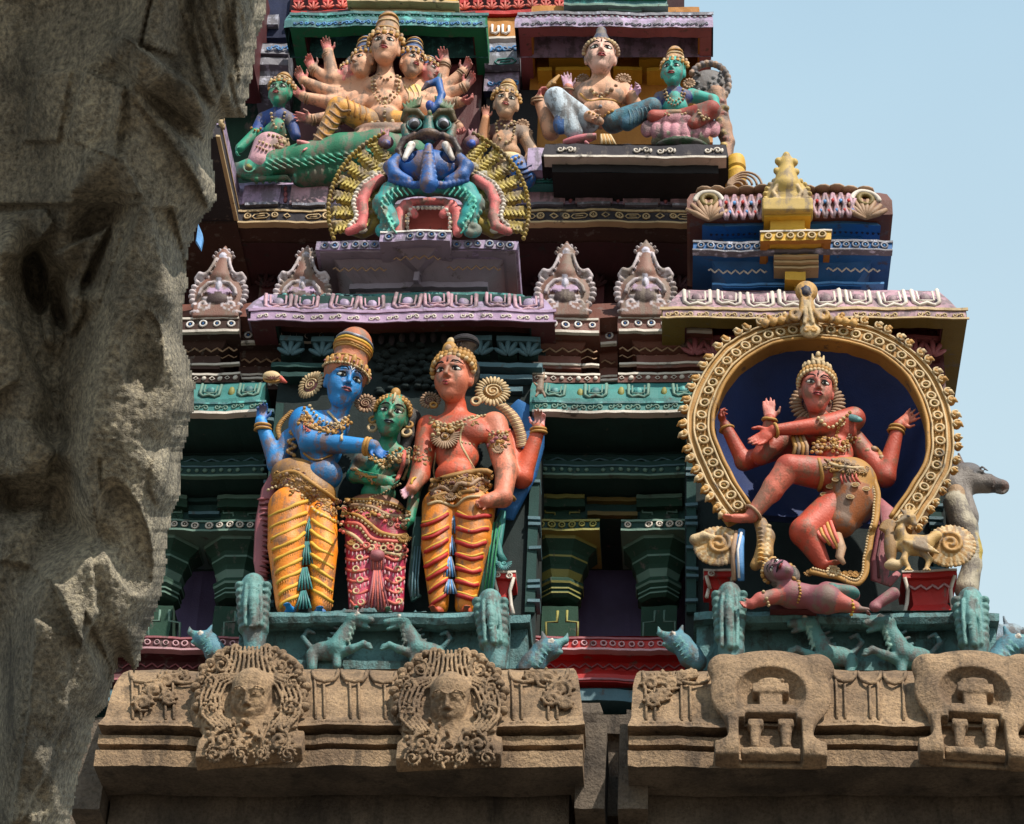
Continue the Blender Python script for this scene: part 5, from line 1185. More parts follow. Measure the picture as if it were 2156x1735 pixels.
for i, a in enumerate(np.linspace(-.15, PI+.15, 17)):
    p = hc+(R_*math.cos(a)*.72+U_*(.18+.45*math.sin(a))+F__*(.15+.40*math.sin(a)))*hh; ellm(mb, p, (.10*hh, .1*hh, .09*hh), 'gold' if i % 2 else 'cream'); ellm(mb, p+U_*.14*hh-F__*.08*hh, (.12*hh, .15*hh, .1*hh), 'gold'); ellm(mb, p+U_*.3*hh-F__*.16*hh, (.08*hh, .12*hh, .08*hh), 'dgold')
ellm(mb, hc+(U_*.92+F__*.35-R_*.1)*hh, (.28*hh, .34*hh, .14*hh), 'gold', B); ellm(mb, hc+(U_*.92+F__*.47-R_*.1)*hh, (.13*hh, .17*hh, .08*hh), 'tan', B); ellm(mb, hc+(U_*1.25+F__*.28-R_*.1)*hh, (.14*hh, .2*hh, .1*hh), 'cream', B)
mb.build('tiara', T3)
mb = MB()
pfan(T3, 'hair_wheel', q(1037, 826, 8), 40*s, FR, 'cream', 26, mat2='dgold'); pfan(T3, 'hair_wheel', q(906, 842, -12), 24*s, FR, 'tan', 18, mat2='brown'); ptor(T3, 'earring', q(1001, 846, 32), 9*s, 4*s, 'cream'); ptor(T3, 'earring', q(912, 852, 26), 7*s, 3*s, 'gold')
pts = [(1052, 856), (1070, 872), (1084, 892), (1092, 915), (1095, 940)]
for i in range(26):
    u, v = resample(pts, 26)[i]; tube(mb, [q(u-8, v+3, 2), q(u+4, v, 8), q(u+13, v-5, 2)], [3*s, 3.4*s, 2*s], 'tan' if i % 2 else 'cream', 5)
mb.build('hair_fan', T3)
mb = MB()
encrust(mb, sf, [(906, 886), (935, 902), (962, 900), (1000, 884)], 9, 70, 5, ['tan', 'cream', 'dgold']); encrust(mb, sf, [(1028, 924), (1048, 930), (1070, 922)], 16, 36, 6, ['tan', 'gold', 'dpink']); encrust(mb, sf, [(868, 940), (884, 960), (900, 975)], 10, 24, 5, ['tan', 'dgold']); fan(mb, q(938, 918, 52), 32*s, FR, 'tan', 18, PI*.95, 2.15*PI, .35, 'gold'); chain(mb, sf, [(905, 880), (925, 892), (958, 890), (990, 880), (1020, 878)], 4, 'cream', 'beads'); chain(mb, sf, [(905, 890), (925, 905), (950, 902), (985, 890)], 5, 'gold', 'studs', step=9)
chain(mb, sf, [(1008, 880), (975, 895), (970, 930), (985, 965), (1000, 990)], 3, 'cream', 'cord'); chain(mb, sf, [(918, 950), (914, 985), (918, 1010)], 2, 'cream', 'cord'); chain(mb, sf, [(965, 930), (990, 936), (1012, 932)], 3.4, 'cream', 'beads')
for i in range(24): ellm(mb, q(930+rng.uniform(-20, 22), 905+rng.uniform(-14, 18), 56), (5*s, 4*s, 5*s), 'cream' if i % 2 else 'gold', FR, 6, 4)
chain(mb, sf, [(1028, 928), (1048, 936), (1068, 926)], 5, 'gold', 'studs', step=9); chain(mb, sf, [(1030, 918), (1048, 912), (1066, 918)], 4, 'cream', 'beads'); fan(mb, q(1048, 945, 44), 14*s, FR, 'tan', 10, PI, 2*PI)
chain(mb, sf, [(1020, 905), (1042, 915), (1070, 905)], 3, 'salmon', 'cord')
chain(mb, sf, [(868, 950), (885, 955), (905, 945)], 5, 'tan', 'studs', step=9); chain(mb, sf, [(866, 965), (885, 970), (905, 962)], 4, 'dgold', 'beads')
for v, r in ((912, 17), (905, 16)): ptor(T3, 'bangle', q(1132, v, 5), r*s, 3.6*s, 'gold', (X3, nrm([0, .9, .3]), nrm([.25, .3, 1])), 16, 6)
ptor(T3, 'bangle', q(1062, 1042, 32), 22*s, 4*s, 'gold', (nrm([1, .3, -.3]), nrm([0, .9, .3]), Z3), 16, 6); ptor(T3, 'bangle', q(874, 1020, 44), 16*s, 3*s, 'yellow', (nrm([.3, .3, 1]), nrm([.3, .9, -.2]), nrm([1, -.2, -.2])), 14, 5)
mb.build('jewellery', T3)
mb = MB()
tube(mb, [q(1058, 1075, 0), q(1048, 1110, 4), q(1040, 1160, 8), q(1030, 1210, 8), q(1020, 1262, 6)], [7*s, 13*s, 15*s, 15*s, 16*s], 'teal', 8, .4); tube(mb, [q(1056, 1085, 12), q(1046, 1130, 14), q(1052, 1165, 14), q(1062, 1182, 12)], [4*s, 6*s, 7*s, 8*s], 'teal', 6, .5); fan(mb, q(1062, 1186, 14), 17*s, FR, 'tealworn', 14, PI*.9, 2.1*PI, .3, 'teal')
for i in range(3): tube(mb, [q(1052-i*7, 1100, 14), q(1044-i*7, 1160, 18), q(1032-i*7, 1255, 18)], 2*s, 'green', 4)
mb.build('teal_scarf', T3); mb = MB()
tube(mb, [q(880, 1090, -4), q(876, 1160, 2), q(868, 1230, 4), q(872, 1262, 6), q(884, 1250, 8)], [10*s, 12*s, 10*s, 9*s, 6*s], 'dteal', 8, .5)
for i in range(3): tube(mb, [q(874+i*6, 1150, 6), q(868+i*6, 1220, 12), q(866+i*7, 1255, 12)], 2*s, 'slate', 4)
mb.build('shawl', T3)
mb = MB(); tube(mb, [q(1082, 850, -40), q(1118, 880, -44), q(1112, 940, -44), q(1098, 1000, -40), q(1062, 1090, -30)], [16*s, 34*s, 34*s, 34*s, 20*s], 'blue', 8, .25)
mb.build('blue_backcloth', T3)
td = thing('deer_figure', q(1138, 826, 16), 'tiny golden leaping deer held on the raised fingers of the red statue', 'ornament')
S = SDF(); S.cap(q(1136, 822, 16), q(1138, 806, 16), 9*s, 7*s, 'tan', .01); S.cap(q(1138, 806, 16), q(1140, 795, 18), 6*s, 5*s, 'tan', .01); S.cap(q(1140, 795, 18), q(1132, 792, 22), 5*s, 3*s, 'tan', .01); S.cap(q(1143, 796, 18), q(1146, 784, 16), 3*s, 1.5*s, 'tan', .004); S.cap(q(1130, 812, 20), q(1124, 806, 24), 3*s, 2*s, 'tan', .004); S.cap(q(1133, 826, 18), q(1128, 834, 20), 3.5*s, 3*s, 'tan', .004); S.cap(q(1143, 826, 18), q(1147, 835, 20), 3.5*s, 3*s, 'tan', .004)
S.build('deer', .005, 'figure', td)
# ================================================================ dancing statue, its ring, the prone dwarf
CU = lambda x: 1320.7+.4825*x
CV = lambda y: 558+.4825*y
CP = lambda l: [(CU(x), CV(y)) for x, y in l]
T4 = thing('flame_ring', P(1722, 1090, -.35), 'large golden horseshoe ring studded with white circles and flame tips around the dancing statue', 'ring arch')
mid = CP([(495, 1075), (430, 985), (385, 905), (365, 860), (340, 800), (325, 740), (322, 690), (335, 610), (365, 530), (400, 470), (465, 395), (555, 335), (650, 300), (740, 287), (800, 284), (870, 287), (940, 295), (1040, 320), (1145, 370), (1235, 440), (1295, 520), (1330, 590), (1355, 665), (1362, 770), (1350, 865), (1325, 920), (1300, 965), (1270, 1015), (1230, 1075), (1190, 1130)])
M = resample(mid, 130); yr = -.40; k = SC(1722, 900, yr)
W = [P(u, v, yr) for u, v in M]; n = len(W); OUT = []
for i in range(n):
    t = nrm(W[min(i+1, n-1)]-W[max(i-1, 0)]); OUT.append(nrm(np.cross(t, N3))*-1)
cen = P(1722, 930, yr)
OUT = [o if np.dot(o, W[i]-cen) > 0 else -o for i, o in enumerate(OUT)]
def ringstrip(mb, a, b, y0, y1, mat):
    V = []
    for i in range(n):
        p = W[i]; o = OUT[i]
        V += [p+o*a*k-np.array([0, y0, 0]), p+o*b*k-np.array([0, y0, 0]), p+o*b*k+np.array([0, y1, 0]), p+o*a*k+np.array([0, y1, 0])]
    Fc = []
    for i in range(n-1):
        for j in range(4): Fc.append((4*i+j, 4*i+(j+1) % 4, 4*i+4+(j+1) % 4, 4*i+4+j))
    Fc += [(3, 2, 1, 0), (4*n-4, 4*n-3, 4*n-2, 4*n-1)]
    mb.add(V, Fc, mat, False)
mb = MB(); ringstrip(mb, -26, 30, 0, .12, 'gold')
mb.build('ring_band', T4)
mb = MB()
for a in (-24, -15, 15, 28): tube(mb, [W[i]+OUT[i]*a*k-np.array([0, .01, 0]) for i in range(n)], 2.6*k if a != -24 else 4.5*k, 'cream' if a != -24 else 'gold', 6)
mb.build('ring_rim', T4)
mb = MB(); m = 44
for i in range(m):
    j = int((i+.5)*n/m); orn(mb, 'ring', W[j]-np.array([0, .012, 0]), 12.5*k, 'cream', 'olive')
mb.build('circle_stud', T4)
m = 52
for i in range(m):
    j = min(n-1, int((i+.5)*n/m)); o = OUT[j]; p = W[j]; t = np.cross(N3, o)
    top = abs(W[j][0]-P(1705, 700, yr)[0]) < .13 and W[j][2] > cen[2]
    if top: continue
    mb = MB()
    sz = 1.0 if i < m*.8 else .8; lean = t*(.25 if W[j][0] < cen[0] else -.25)
    ellm(mb, p+o*37*k, (9.5*k*sz, 10*k*sz, 12*k), 'gold', (t, o, N3), 8, 6)
    torus(mb, p+o*39*k-np.array([0, .02, 0]), 8*k*sz, 2.6*k, 'cream', (t, o, N3), 10, 5, a0=-PI*.9, a1=PI*.25)
    tube(mb, [p+o*40*k-np.array([0, .01, 0]), p+o*(45*k)+lean*8*k-np.array([0, .02, 0]), p+o*51*k*sz+lean*20*k], [8*k*sz, 5.5*k*sz, 1.5*k], 'gold' if i % 2 else 'cream', 7)
    mb.build('flame_tip', T4)
S = SDF(); y = yr-.04; kk = SC(1700, 650, y); q = lambda u, v, w=0: P(u, v, y-w*kk)
g = (176, 134, 70)
S.cap(q(1703, 680), q(1697, 640), 20*kk, 16*kk, g); S.ell(q(1697, 614, 2), (24*kk, 26*kk, 16*kk), g); S.ell(q(1697, 612, 16), (9*kk, 13*kk, 7*kk), 'navy', .004); S.tub([q(1697+13*math.cos(a), 612-17*math.sin(a), 14) for a in np.linspace(0, 2*PI, 14)], 3*kk, g, .004)
for sg in (-1, 1):
    S.tub([q(1697+sg*8, 630, 16), q(1700+sg*13, 655, 18), q(1702+sg*24, 672, 18)]+spiral(q(1703+sg*28, 662, 16), 14*kk, 4*kk, -PI/2, 1.0*sg, 10), 5*kk, g, .005)
    S.tub([q(1698+sg*3, 635, 18), q(1700+sg*5, 655, 20), q(1702+sg*9, 680, 18)], 4*kk, 'cream', .005)
    for i in range(4): S.ell(q(1703+sg*(42+i*17), 672+i*3, 2), (9*kk, 11*kk, 9*kk), g, .01)
S.ell(q(1705, 696, 8), (22*kk, 20*kk, 9*kk), 'cream', .01); S.tub(spiral(q(1698, 694, 16), 8*kk, 3*kk, 0, 1, 8), 2.5*kk, g, .003); S.tub(spiral(q(1712, 694, 16), 8*kk, 3*kk, PI, -1, 8), 2.5*kk, g, .003)
S.build('crest', .0075, 'figure', T4)
# blue dished backing behind the ring
mb = MB(); V = []; nr = 10; ring = [W[i]+np.array([0, .06, 0])-OUT[i]*14*k for i in range(0, n, 3)]; c0 = cen+np.array([0, .0, 0]); mm = len(ring)
for j in range(nr+1):
    t = j/nr; d = .5*(1-t**2.6)
    for p in ring: V.append(c0+(p-c0)*(t*.999+.001)+np.array([0, d+.05*(1-t), 0]))
mb.add(V, [(j*mm+i, j*mm+(i+1) % mm, (j+1)*mm+(i+1) % mm, (j+1)*mm+i) for j in range(nr) for i in range(mm)], 'deepblue'); mb.build('dished_back', T4)
for sg, lab in ((0, 0), (1, 1)):    # feathered tails at the feet of the ring
    S = SDF(); y = -.42; kk = SC(1500, 1150, y); q = lambda u, v, w=0: P(u, v, y-w*kk); g = (170, 128, 72)
    if sg == 0:
        c = q(1512, 1150, 0); S.ell(c, (48*kk, 40*kk, 12*kk), g); S.tub([q(1462, 1136, 8), q(1480, 1128, 12), q(1500, 1132, 12)], [12*kk, 9*kk, 7*kk], 'cream', .008)
        cc = (1512, 1150, 50, 39, .4, 5.4)
    else:
        c = q(2000, 1150, 0); S.ell(c, (50*kk, 44*kk, 12*kk), g); cc = (2000, 1150, 52, 42, -2.4, 2.6)
    for i in range(30):
        a = cc[4]+(cc[5]-cc[4])*i/29; d = nrm(q(cc[0]+cc[2]*math.cos(a), cc[1]-cc[3]*math.sin(a))-c); 
        S.cap(c+d*26*kk-N3*-.0+N3*.02, q(cc[0]+cc[2]*math.cos(a), cc[1]-cc[3]*math.sin(a), 2), 3*kk, 4.2*kk, 'cream' if i % 2 else g, .003)
    S.tub([p+N3*.035 for p in spiral(c, 26*kk, 5*kk, 1 if sg == 0 else 2, -1.6, 22)], 4.5*kk, g, .004)
    S.build('feathered_tail', .0075, 'figure', T4)
S = SDF(); kk = SC(1600, 1150, -.42); q = lambda u, v, w=0: P(u, v, -.42-w*kk)
S.tub([q(1600, 1100, 0), q(1612, 1130, 4), q(1608, 1165, 4), q(1590, 1190, 2)], [14*kk, 18*kk, 18*kk, 12*kk], (170, 128, 72))
for i in range(9): S.ell(q(1618-i*.8, 1108+i*10, 18), (6*kk, 5*kk, 6*kk), 'cream', .004); 
for i in range(9): S.ell(q(1600, 1112+i*9, 20), (8*kk, 3*kk, 6*kk), (196, 150, 80), .004)
S.build('ring_foot', .0075, 'figure', T4)
# crested bird on the right foot of the ring
TB = thing('bird_figure', P(1930, 1195, -.45), 'golden crested bird figure perched on the red pedestal right of the dancing statue', 'bird statue')
S = SDF(); f = Fig(1925, 1150, -.46); q = f.q; s = f.s; g = (184, 148, 92); g2 = (140, 104, 58)
S.ell(q(1925, 1148, 4), (40*s, 24*s, 20*s), g, .02); S.cap(q(1950, 1142, 6), q(1972, 1128, 6), 14*s, 11*s, g); S.tub([q(1905, 1138, 8), q(1895, 1118, 12), q(1898, 1098, 14), q(1912, 1092, 16), q(1925, 1104, 18)], [13*s, 10*s, 8*s, 7*s, 6*s], g, .015)
S.ell(q(1914, 1090, 18), (15*s, 12*s, 11*s), g); S.cap(q(1904, 1092, 22), q(1884, 1100, 24), 6*s, 2*s, 'cream', .006); S.ell(q(1912, 1087, 28), (3*s,)*3, 'black', .002)
for i in range(5): S.cap(q(1920-i*4, 1082, 14), q(1932-i*9, 1066+abs(i-2)*3, 12), 4*s, 2.5*s, g, .004)
for i in range(7): S.cap(q(1905+i*4, 1140+i*2, 22), q(1945+i*5, 1148+i*4-8, 24), 5*s, 3*s, 'cream' if i % 2 else g, .004)
S.tub([q(1908, 1162, 8), q(1902, 1178, 12), q(1912, 1194, 12)], [9*s, 6*s, 5*s], g); S.tub([q(1942, 1162, 6), q(1956, 1178, 10), q(1950, 1196, 10)], [10*s, 6*s, 5*s], g)
for x in (1912, 1950):
    for i in (-1, 0, 1): S.cap(q(x, 1196, 12), q(x+i*7, 1200, 20), 3.5*s, 2.5*s, g, .004)
for i in range(12): a = .3+i*.2; S.tub([q(1872, 1120, 2), q(1872-20*math.cos(a), 1120-24*math.sin(a), 4)], [6*s, 4*s], g2, .006)
S.ell(q(1874, 1150, 0), (14*s, 44*s, 14*s), g2); S.ell(q(1880, 1190, 4), (20*s, 12*s, 12*s), 'cream')
S.build('bird', .006, 'figure', TB)

f = Fig(1740, 1180, -.30); q = f.q; s = f.s; RR = (180, 72, 52); R3 = (198, 104, 84)
T5 = thing('dancing_statue', q(1735, 1180), 'red skinned four armed dancing statue with one leg raised inside the golden ring', 'statue')
B = basis(4, 10, 2); hc = q(1718, 822, 44); hh = 57*s
S = SDF(); head(S, hc, hh, B, (216, 120, 106), (180, 30, 40))
S.cap(q(1717, 862, 30), q(1730, 892, 12), 18*s, 22*s, RR); S.ell(q(1748, 908, 10), (58*s, 38*s, 36*s), RR, .03); S.ell(q(1757, 955, 14), (40*s, 42*s, 32*s), RR, .03); S.ell(q(1772, 1000, 14), (48*s, 40*s, 36*s), RR, .03)
S.cap(q(1796, 882, 14), q(1730, 896, 44), 27*s, 21*s, RR, .02); S.cap(q(1730, 896, 44), q(1628, 906, 64), 20*s, 12*s, RR, .01); hand(S, q(1626, 906, 64), q(1560, 955, 60)-q(1626, 906, 64), np.array([.3, 0, 1]), 70*s, RR, .15, .05)
S.cap(q(1690, 900, -4), q(1602, 960, 12), 24*s, 20*s, RR); S.cap(q(1602, 960, 12), q(1620, 884, 44), 18*s, 12*s, RR); hand(S, q(1620, 882, 44), Z3+X3*-.04, X3, 58*s, (222, 132, 120), .05, .1)
S.cap(q(1690, 930, -20), q(1566, 972, -14), 22*s, 20*s, RR); S.cap(q(1566, 972, -14), q(1526, 896, 6), 19*s, 12*s, RR); hand(S, q(1526, 894, 6), q(1502, 858, 14)-q(1526, 894, 6), N3, 52*s, RR, .7)
S.cap(q(1798, 930, -20), q(1862, 1004, -14), 26*s, 23*s, RR); S.cap(q(1862, 1004, -14), q(1891, 896, 8), 23*s, 13*s, RR); hand(S, q(1892, 894, 8), q(1910, 868, 14)-q(1890, 896, 8)+X3*.06, X3, 56*s, (210, 110, 86), .1, .25)
S.cap(q(1765, 1002, 20), q(1660, 986, 70), 40*s, 30*s, RR, .02); S.cap(q(1660, 986, 70), q(1582, 1086, 60), 29*s, 15*s, R3, .01); S.ell(q(1626, 1030, 62), (22*s, 30*s, 24*s), RR, .02); foot(S, q(1576, 1092, 60), P(1520, 1084, -.5)-P(1590, 1094, -.48), 56*s, R3)
S.cap(q(1768, 1060, 4), q(1694, 1120, 30), 44*s, 33*s, RR, .02); S.cap(q(1694, 1120, 30), q(1732, 1188, 14), 32*s, 17*s, RR, .015); foot(S, q(1738, 1192, 14), N3+X3*.9, 40*s, RR)
_, V1, Q1 = S.build('body', .0075, 'glaze', T5)
G = SDF(); TG = (168, 120, 52)
G.ell(q(1790, 1020, 14), (58*s, 62*s, 52*s), TG, .03); G.ell(q(1765, 1000, 30), (44*s, 36*s, 40*s), TG, .03); G.cap(q(1790, 1060, 10), q(1770, 1100, 18), 56*s, 34*s, (150, 84, 40), .03)
_, V2, Q2 = G.build('animal_hide', .0085, 'figure', T5)
sf = Surf([(V1, Q1), (V2, Q2)]); mb = MB()
for u, v in ((1760, 1008), (1735, 1040), (1800, 1020), (1822, 1030), (1790, 1045), (1748, 1022), (1812, 992)): p, nn = sf.at(u, v, 0); ellm(mb, p, (9*s, 5*s, 3*s), 'dgold', FR, 10, 6); torus(mb, p+nn*.004, 8*s, 1.6*s, 'cream', FR, 12, 4, sy=.6)
mb.build('hide_spots', T5)
mb = MB()
chain(mb, sf, [(1734, 978), (1752, 968), (1790, 976), (1822, 992)], 5, 'tan', 'studs', step=10, mat2='cream'); chain(mb, sf, [(1722, 966), (1730, 1000), (1724, 1030)], 4.5, 'gold', 'cord'); chain(mb, sf, [(1742, 975), (1775, 985), (1815, 985)], 4, 'cream', 'cord')
for i in range(5): tube(mb, [q(1772+i*7, 988, 62), q(1770+i*8, 1004, 64), q(1774+i*9, 1018, 60)], 2.6*s, 'salmon', 5)
encrust(mb, sf, [(1732, 975), (1765, 985), (1825, 995)], 9, 40, 5, ['gold', 'tan', 'dgold']); mb.build('waist_sash', T5)
mb = MB(); pts = CP([(1050, 900), (1085, 970), (1092, 1040), (1085, 1110), (1062, 1190), (1045, 1270), (1035, 1340), (1010, 1378), (975, 1380), (930, 1362), (880, 1350), (830, 1345), (790, 1335)])
R_ = resample(pts, 60); tube(mb, [q(u, v, 34 if i < 22 else 26) for i, (u, v) in enumerate(R_)], 7*s, 'gold', 7, .6)
for i in range(1, 59):
    d = R_[i+1]-R_[i-1]; d = d/np.linalg.norm(d); u, v = R_[i]; w = 37 if i < 22 else 29
    ellm(mb, q(u+d[1]*-7, v+d[0]*7, w), (3.4*s, 3.4*s, 3.4*s), 'cream', FR, 5, 4)
for i in range(11): fan(mb, q(1700+i*11, 1204-2*math.sin(i), 20), 11*s, FR, 'gold' if i % 2 else 'dgold', 7, PI, 2*PI)
fan(mb, q(1752, 1200, 30), 15*s, FR, 'cream', 12, mat2='dgold')
mb.build('beaded_scarf', T5)
mb = MB(); tube(mb, [q(1846, 1050, 0), q(1868, 1080, 4), q(1866, 1130, 6), q(1852, 1180, 8), q(1850, 1215, 8), q(1870, 1226, 8), q(1890, 1206, 6)], [8*s, 22*s, 24*s, 22*s, 20*s, 12*s, 6*s], 'dpink', 8, .35)
tube(mb, [q(1850, 1060, 10), q(1858, 1110, 14), q(1846, 1170, 16), q(1848, 1215, 16)], 3*s, 'maroon', 5)
for i in range(5): tube(mb, [q(1712+i*9, 1095, 46), q(1722+i*9, 1125, 48), q(1738+i*9, 1140+i*6, 44)], [4*s, 5*s, 4*s], 'gold' if i % 2 else 'salmon', 5)
tube(mb, [q(1762, 1120, 42), q(1770, 1150, 46), q(1766, 1170, 46), q(1775, 1184, 44)], [10*s, 10*s, 9*s, 5*s], 'tan', 6, .6)
mb.build('maroon_scarf', T5); mb = MB()
for i in range(4): tube(mb, [q(1664+i*8, 905+i*3, 40), q(1673+i*8, 940, 46), q(1668+i*10, 962, 44)], [4*s, 5*s, 4*s], 'tan' if i % 2 else 'gold', 5)
mb.build('hanging_scarf', T5)
mb = MB(); facepaint(mb, hc, hh, B, 'maroon'); mb.build('face_paint', T5)
R0, U0, F0 = B; C = SDF(); C.ell(hc+(U0*.45-F0*.3)*hh, (.72*hh, .64*hh, .6*hh), (96, 60, 40), .02, B); C.cap(hc+(U0*.8-F0*.1)*hh, hc+(U0*1.25-F0*.1)*hh, .5*hh, .26*hh, (176, 146, 100)); C.build('hair', .008, 'figure', T5)
mb = MB()
for a in np.linspace(-.15, PI+.15, 17):
    p = hc+(R0*math.cos(a)*.70+U0*(.18+.44*math.sin(a))+F0*(.15+.40*math.sin(a)))*hh; ellm(mb, p, (.09*hh, .1*hh, .09*hh), 'cream'); ellm(mb, p+(U0*.15-F0*.08)*hh, (.11*hh, .14*hh, .1*hh), 'gold')
for a in np.linspace(0, PI, 9): ellm(mb, hc+(R0*math.cos(a)*.5+U0*(1.0)+F0*(-.1+.48*math.sin(a)))*hh, (.09*hh, .15*hh, .07*hh), 'cream')
tube(mb, [hc+(U0*1.5-R0*.22+F0*.1)*hh, hc+(U0*1.2-R0*.2+F0*.2)*hh, hc+(U0*1.12+F0*.25)*hh, hc+(U0*1.2+R0*.2+F0*.2)*hh, hc+(U0*1.45+R0*.22+F0*.1)*hh], [.03*hh, .08*hh, .1*hh, .08*hh, .03*hh], 'cream', 6); ellm(mb, hc+(U0*1.5+F0*.1)*hh, (.1*hh, .14*hh, .1*hh), 'cream')
mb.build('tiara', T5)
mb = MB(); fan(mb, q(1720, 850, -16), 62*s, FR, 'tan', 34, mat2='brown', wid=.09); mb.build('hair_fan', T5)
mb = MB()
chain(mb, sf, [(1790, 868), (1768, 890), (1760, 920), (1752, 950)], 4, 'gold', 'studs', step=8); chain(mb, sf, [(1722, 882), (1745, 900), (1775, 880)], 4, 'cream', 'beads'); chain(mb, sf, [(1745, 925), (1770, 932), (1800, 922)], 4, 'gold', 'beads'); chain(mb, sf, [(1745, 935), (1770, 942), (1798, 932)], 3.4, 'cream', 'beads')
for i in range(24): ellm(mb, q(1722+rng.uniform(-16, 20), 938+rng.uniform(-16, 16), 46), (5*s, 4*s, 4*s), ['dgold', 'gold', 'tan'][i % 3], FR, 6, 4)
for c_, d_, r_ in ((q(1632, 905, 63), nrm(q(1640, 905, 62)-q(1628, 906, 64)), 15), (q(1620, 884, 44), nrm([.1, -.3, 1]), 15), (q(1530, 904, 4), nrm([-.35, -.1, 1]), 15), (q(1889, 902, 6), nrm([.2, -.2, 1]), 16), (q(1886, 910, 4), nrm([.2, -.2, 1]), 17)):
    e = nrm(np.cross(d_, (0, 1, .1))); ptor(T5, 'bangle', c_, r_*s, 3.6*s, 'gold', (e, np.cross(d_, e), d_), 14, 5)
e = q(1582, 1086, 60)-q(1600, 1066, 62); e = nrm(e); a_ = nrm(np.cross(e, (0, 1, 0))); ptor(T5, 'anklet', q(1586, 1080, 61), 18*s, 4*s, 'tan', (a_, np.cross(e, a_), e), 14, 5)
encrust(mb, sf, [(1716, 935), (1750, 940), (1795, 930)], 16, 50, 5, ['dgold', 'gold', 'tan']); ellm(mb, q(1796, 880, 42), (22*s, 9*s, 5*s), 'tealworn', (nrm([1, 0, -.4]), nrm([.4, 0, 1]), N3)); fan(mb, q(1768, 888, 44), 12*s, FR, 'cream', 9)
for i in range(22): a = i/21.; ellm(mb, q(1805+a*52, 920+a*55+12*math.sin(a*6), -4+6*math.sin(i)), (8*s, 7*s, 6*s), ['dgold', 'gold', 'tan'][i % 3], FR, 6, 4)
mb.build('jewellery', T5)
td = thing('hand_drum', q(1492, 852, 18), 'small golden hourglass drum held by the dancing statue at the left of the ring', 'drum')
mb = MB(); ax = nrm(X3+Z3*.15); fr_ = (ax, np.cross(ax, N3)*-1, N3)
tube(mb, [q(1478, 855, 18), q(1486, 853, 18), q(1493, 852, 18), q(1500, 851, 18), q(1508, 849, 18)], [15*s, 12*s, 8*s, 12*s, 15*s], 'gold', 12); mb.build('drum_body', td)
# ---- prone dwarf
f = Fig(1700, 1260, -.46); q = f.q; s = f.s; PK = (176, 86, 78); P2 = (136, 76, 86)
T6 = thing('prone_statue', q(1710, 1285), 'dusky mauve red moustached dwarf statue lying prone under the dancing statue', 'statue')
S = SDF(); B = basis(-25, -6, -62); hc = q(1640, 1204, 20); hh = 38*s; head(S, hc, hh, B, (136, 86, 104), (176, 30, 40))
S.cap(q(1650, 1225, 10), q(1660, 1244, 6), 16*s, 20*s, PK); S.cap(q(1664, 1252, 6), q(1720, 1258, 4), 30*s, 24*s, P2, .03); S.cap(q(1650, 1252, 12), q(1600, 1262, 24), 20*s, 14*s, PK, .02); S.cap(q(1600, 1262, 24), q(1582, 1272, 26), 14*s, 11*s, PK); hand(S, q(1584, 1270, 26), np.array([-1, 0, -.3]), Z3, 36*s, PK, .4)
S.cap(q(1724, 1262, 10), q(1740, 1262, 20), 30*s, 32*s, P2, .02); S.cap(q(1742, 1262, 22), q(1798, 1278, 20), 27*s, 13*s, PK, .02); S.cap(q(1740, 1250, -6), q(1790, 1252, -10), 26*s, 20*s, P2, .02); foot(S, q(1800, 1278, 22), P(1835, 1290, -.5)-P(1800, 1278, -.5), 34*s, P2)
S.cap(q(1840, 1276, 6), q(1880, 1250, 0), 11*s, 14*s, P2); S.ell(q(1842, 1280, 10), (12*s, 8*s, 9*s), P2)
_, V1, Q1 = S.build('body', .0065, 'figure', T6)
S = SDF(); S.ell(q(1776, 1250, 0), (34*s, 17*s, 24*s), 'teal', .02); S.ell(q(1750, 1246, 6), (14*s, 18*s, 24*s), 'teal', .02); S.build('loincloth', .0085, 'figure', T6)
sf = Surf([(V1, Q1)]); mb = MB(); R0, U0, F0 = B
for i in range(26): a = rng.uniform(0, PI*1.1); ellm(mb, hc+(U0*(.55+.25*math.sin(a))-F0*.1+R0*math.cos(a)*.75+F0*math.sin(a)*.5)*hh, (5*s, 5*s, 5*s), ['dgold', 'gold', 'cream'][i % 3], FR, 6, 4)
for i in range(20): ellm(mb, q(1668+rng.uniform(-8, 14), 1190+i*2.4, 20+rng.uniform(-4, 8)), (6*s, 5*s, 6*s), ['dgold', 'gold', 'tan'][i % 3], FR, 6, 4)
chain(mb, sf, [(1682, 1232), (1686, 1248), (1680, 1270)], 3, 'gold', 'beads'); chain(mb, sf, [(1608, 1248), (1614, 1262), (1618, 1276)], 3.4, 'cream', 'beads'); chain(mb, sf, [(1794, 1264), (1796, 1280), (1792, 1292)], 3.4, 'yellow', 'beads')
mb.build('jewellery', T6)
mb = MB(); facepaint(mb, hc, hh, B); tube(mb, [hc+(F0*.66-U0*.38+R0*.42)*hh, hc+(F0*.84-U0*.40)*hh, hc+(F0*.66-U0*.38-R0*.42)*hh], [.03*hh, .09*hh, .03*hh], 'black', 6)
S = SDF(); S.ell(hc+(-U0*.1-F0*.45)*hh, (.8*hh, 1.0*hh, .5*hh), 'black', .02, B); mb.build('face_paint', T6); S.build('hair', .008, 'figure', T6)
box_ = MB(); box(box_, 1622, 1262, 1720, 1285, -.42, -.2, 'maroon'); box_.build('slab', T6)
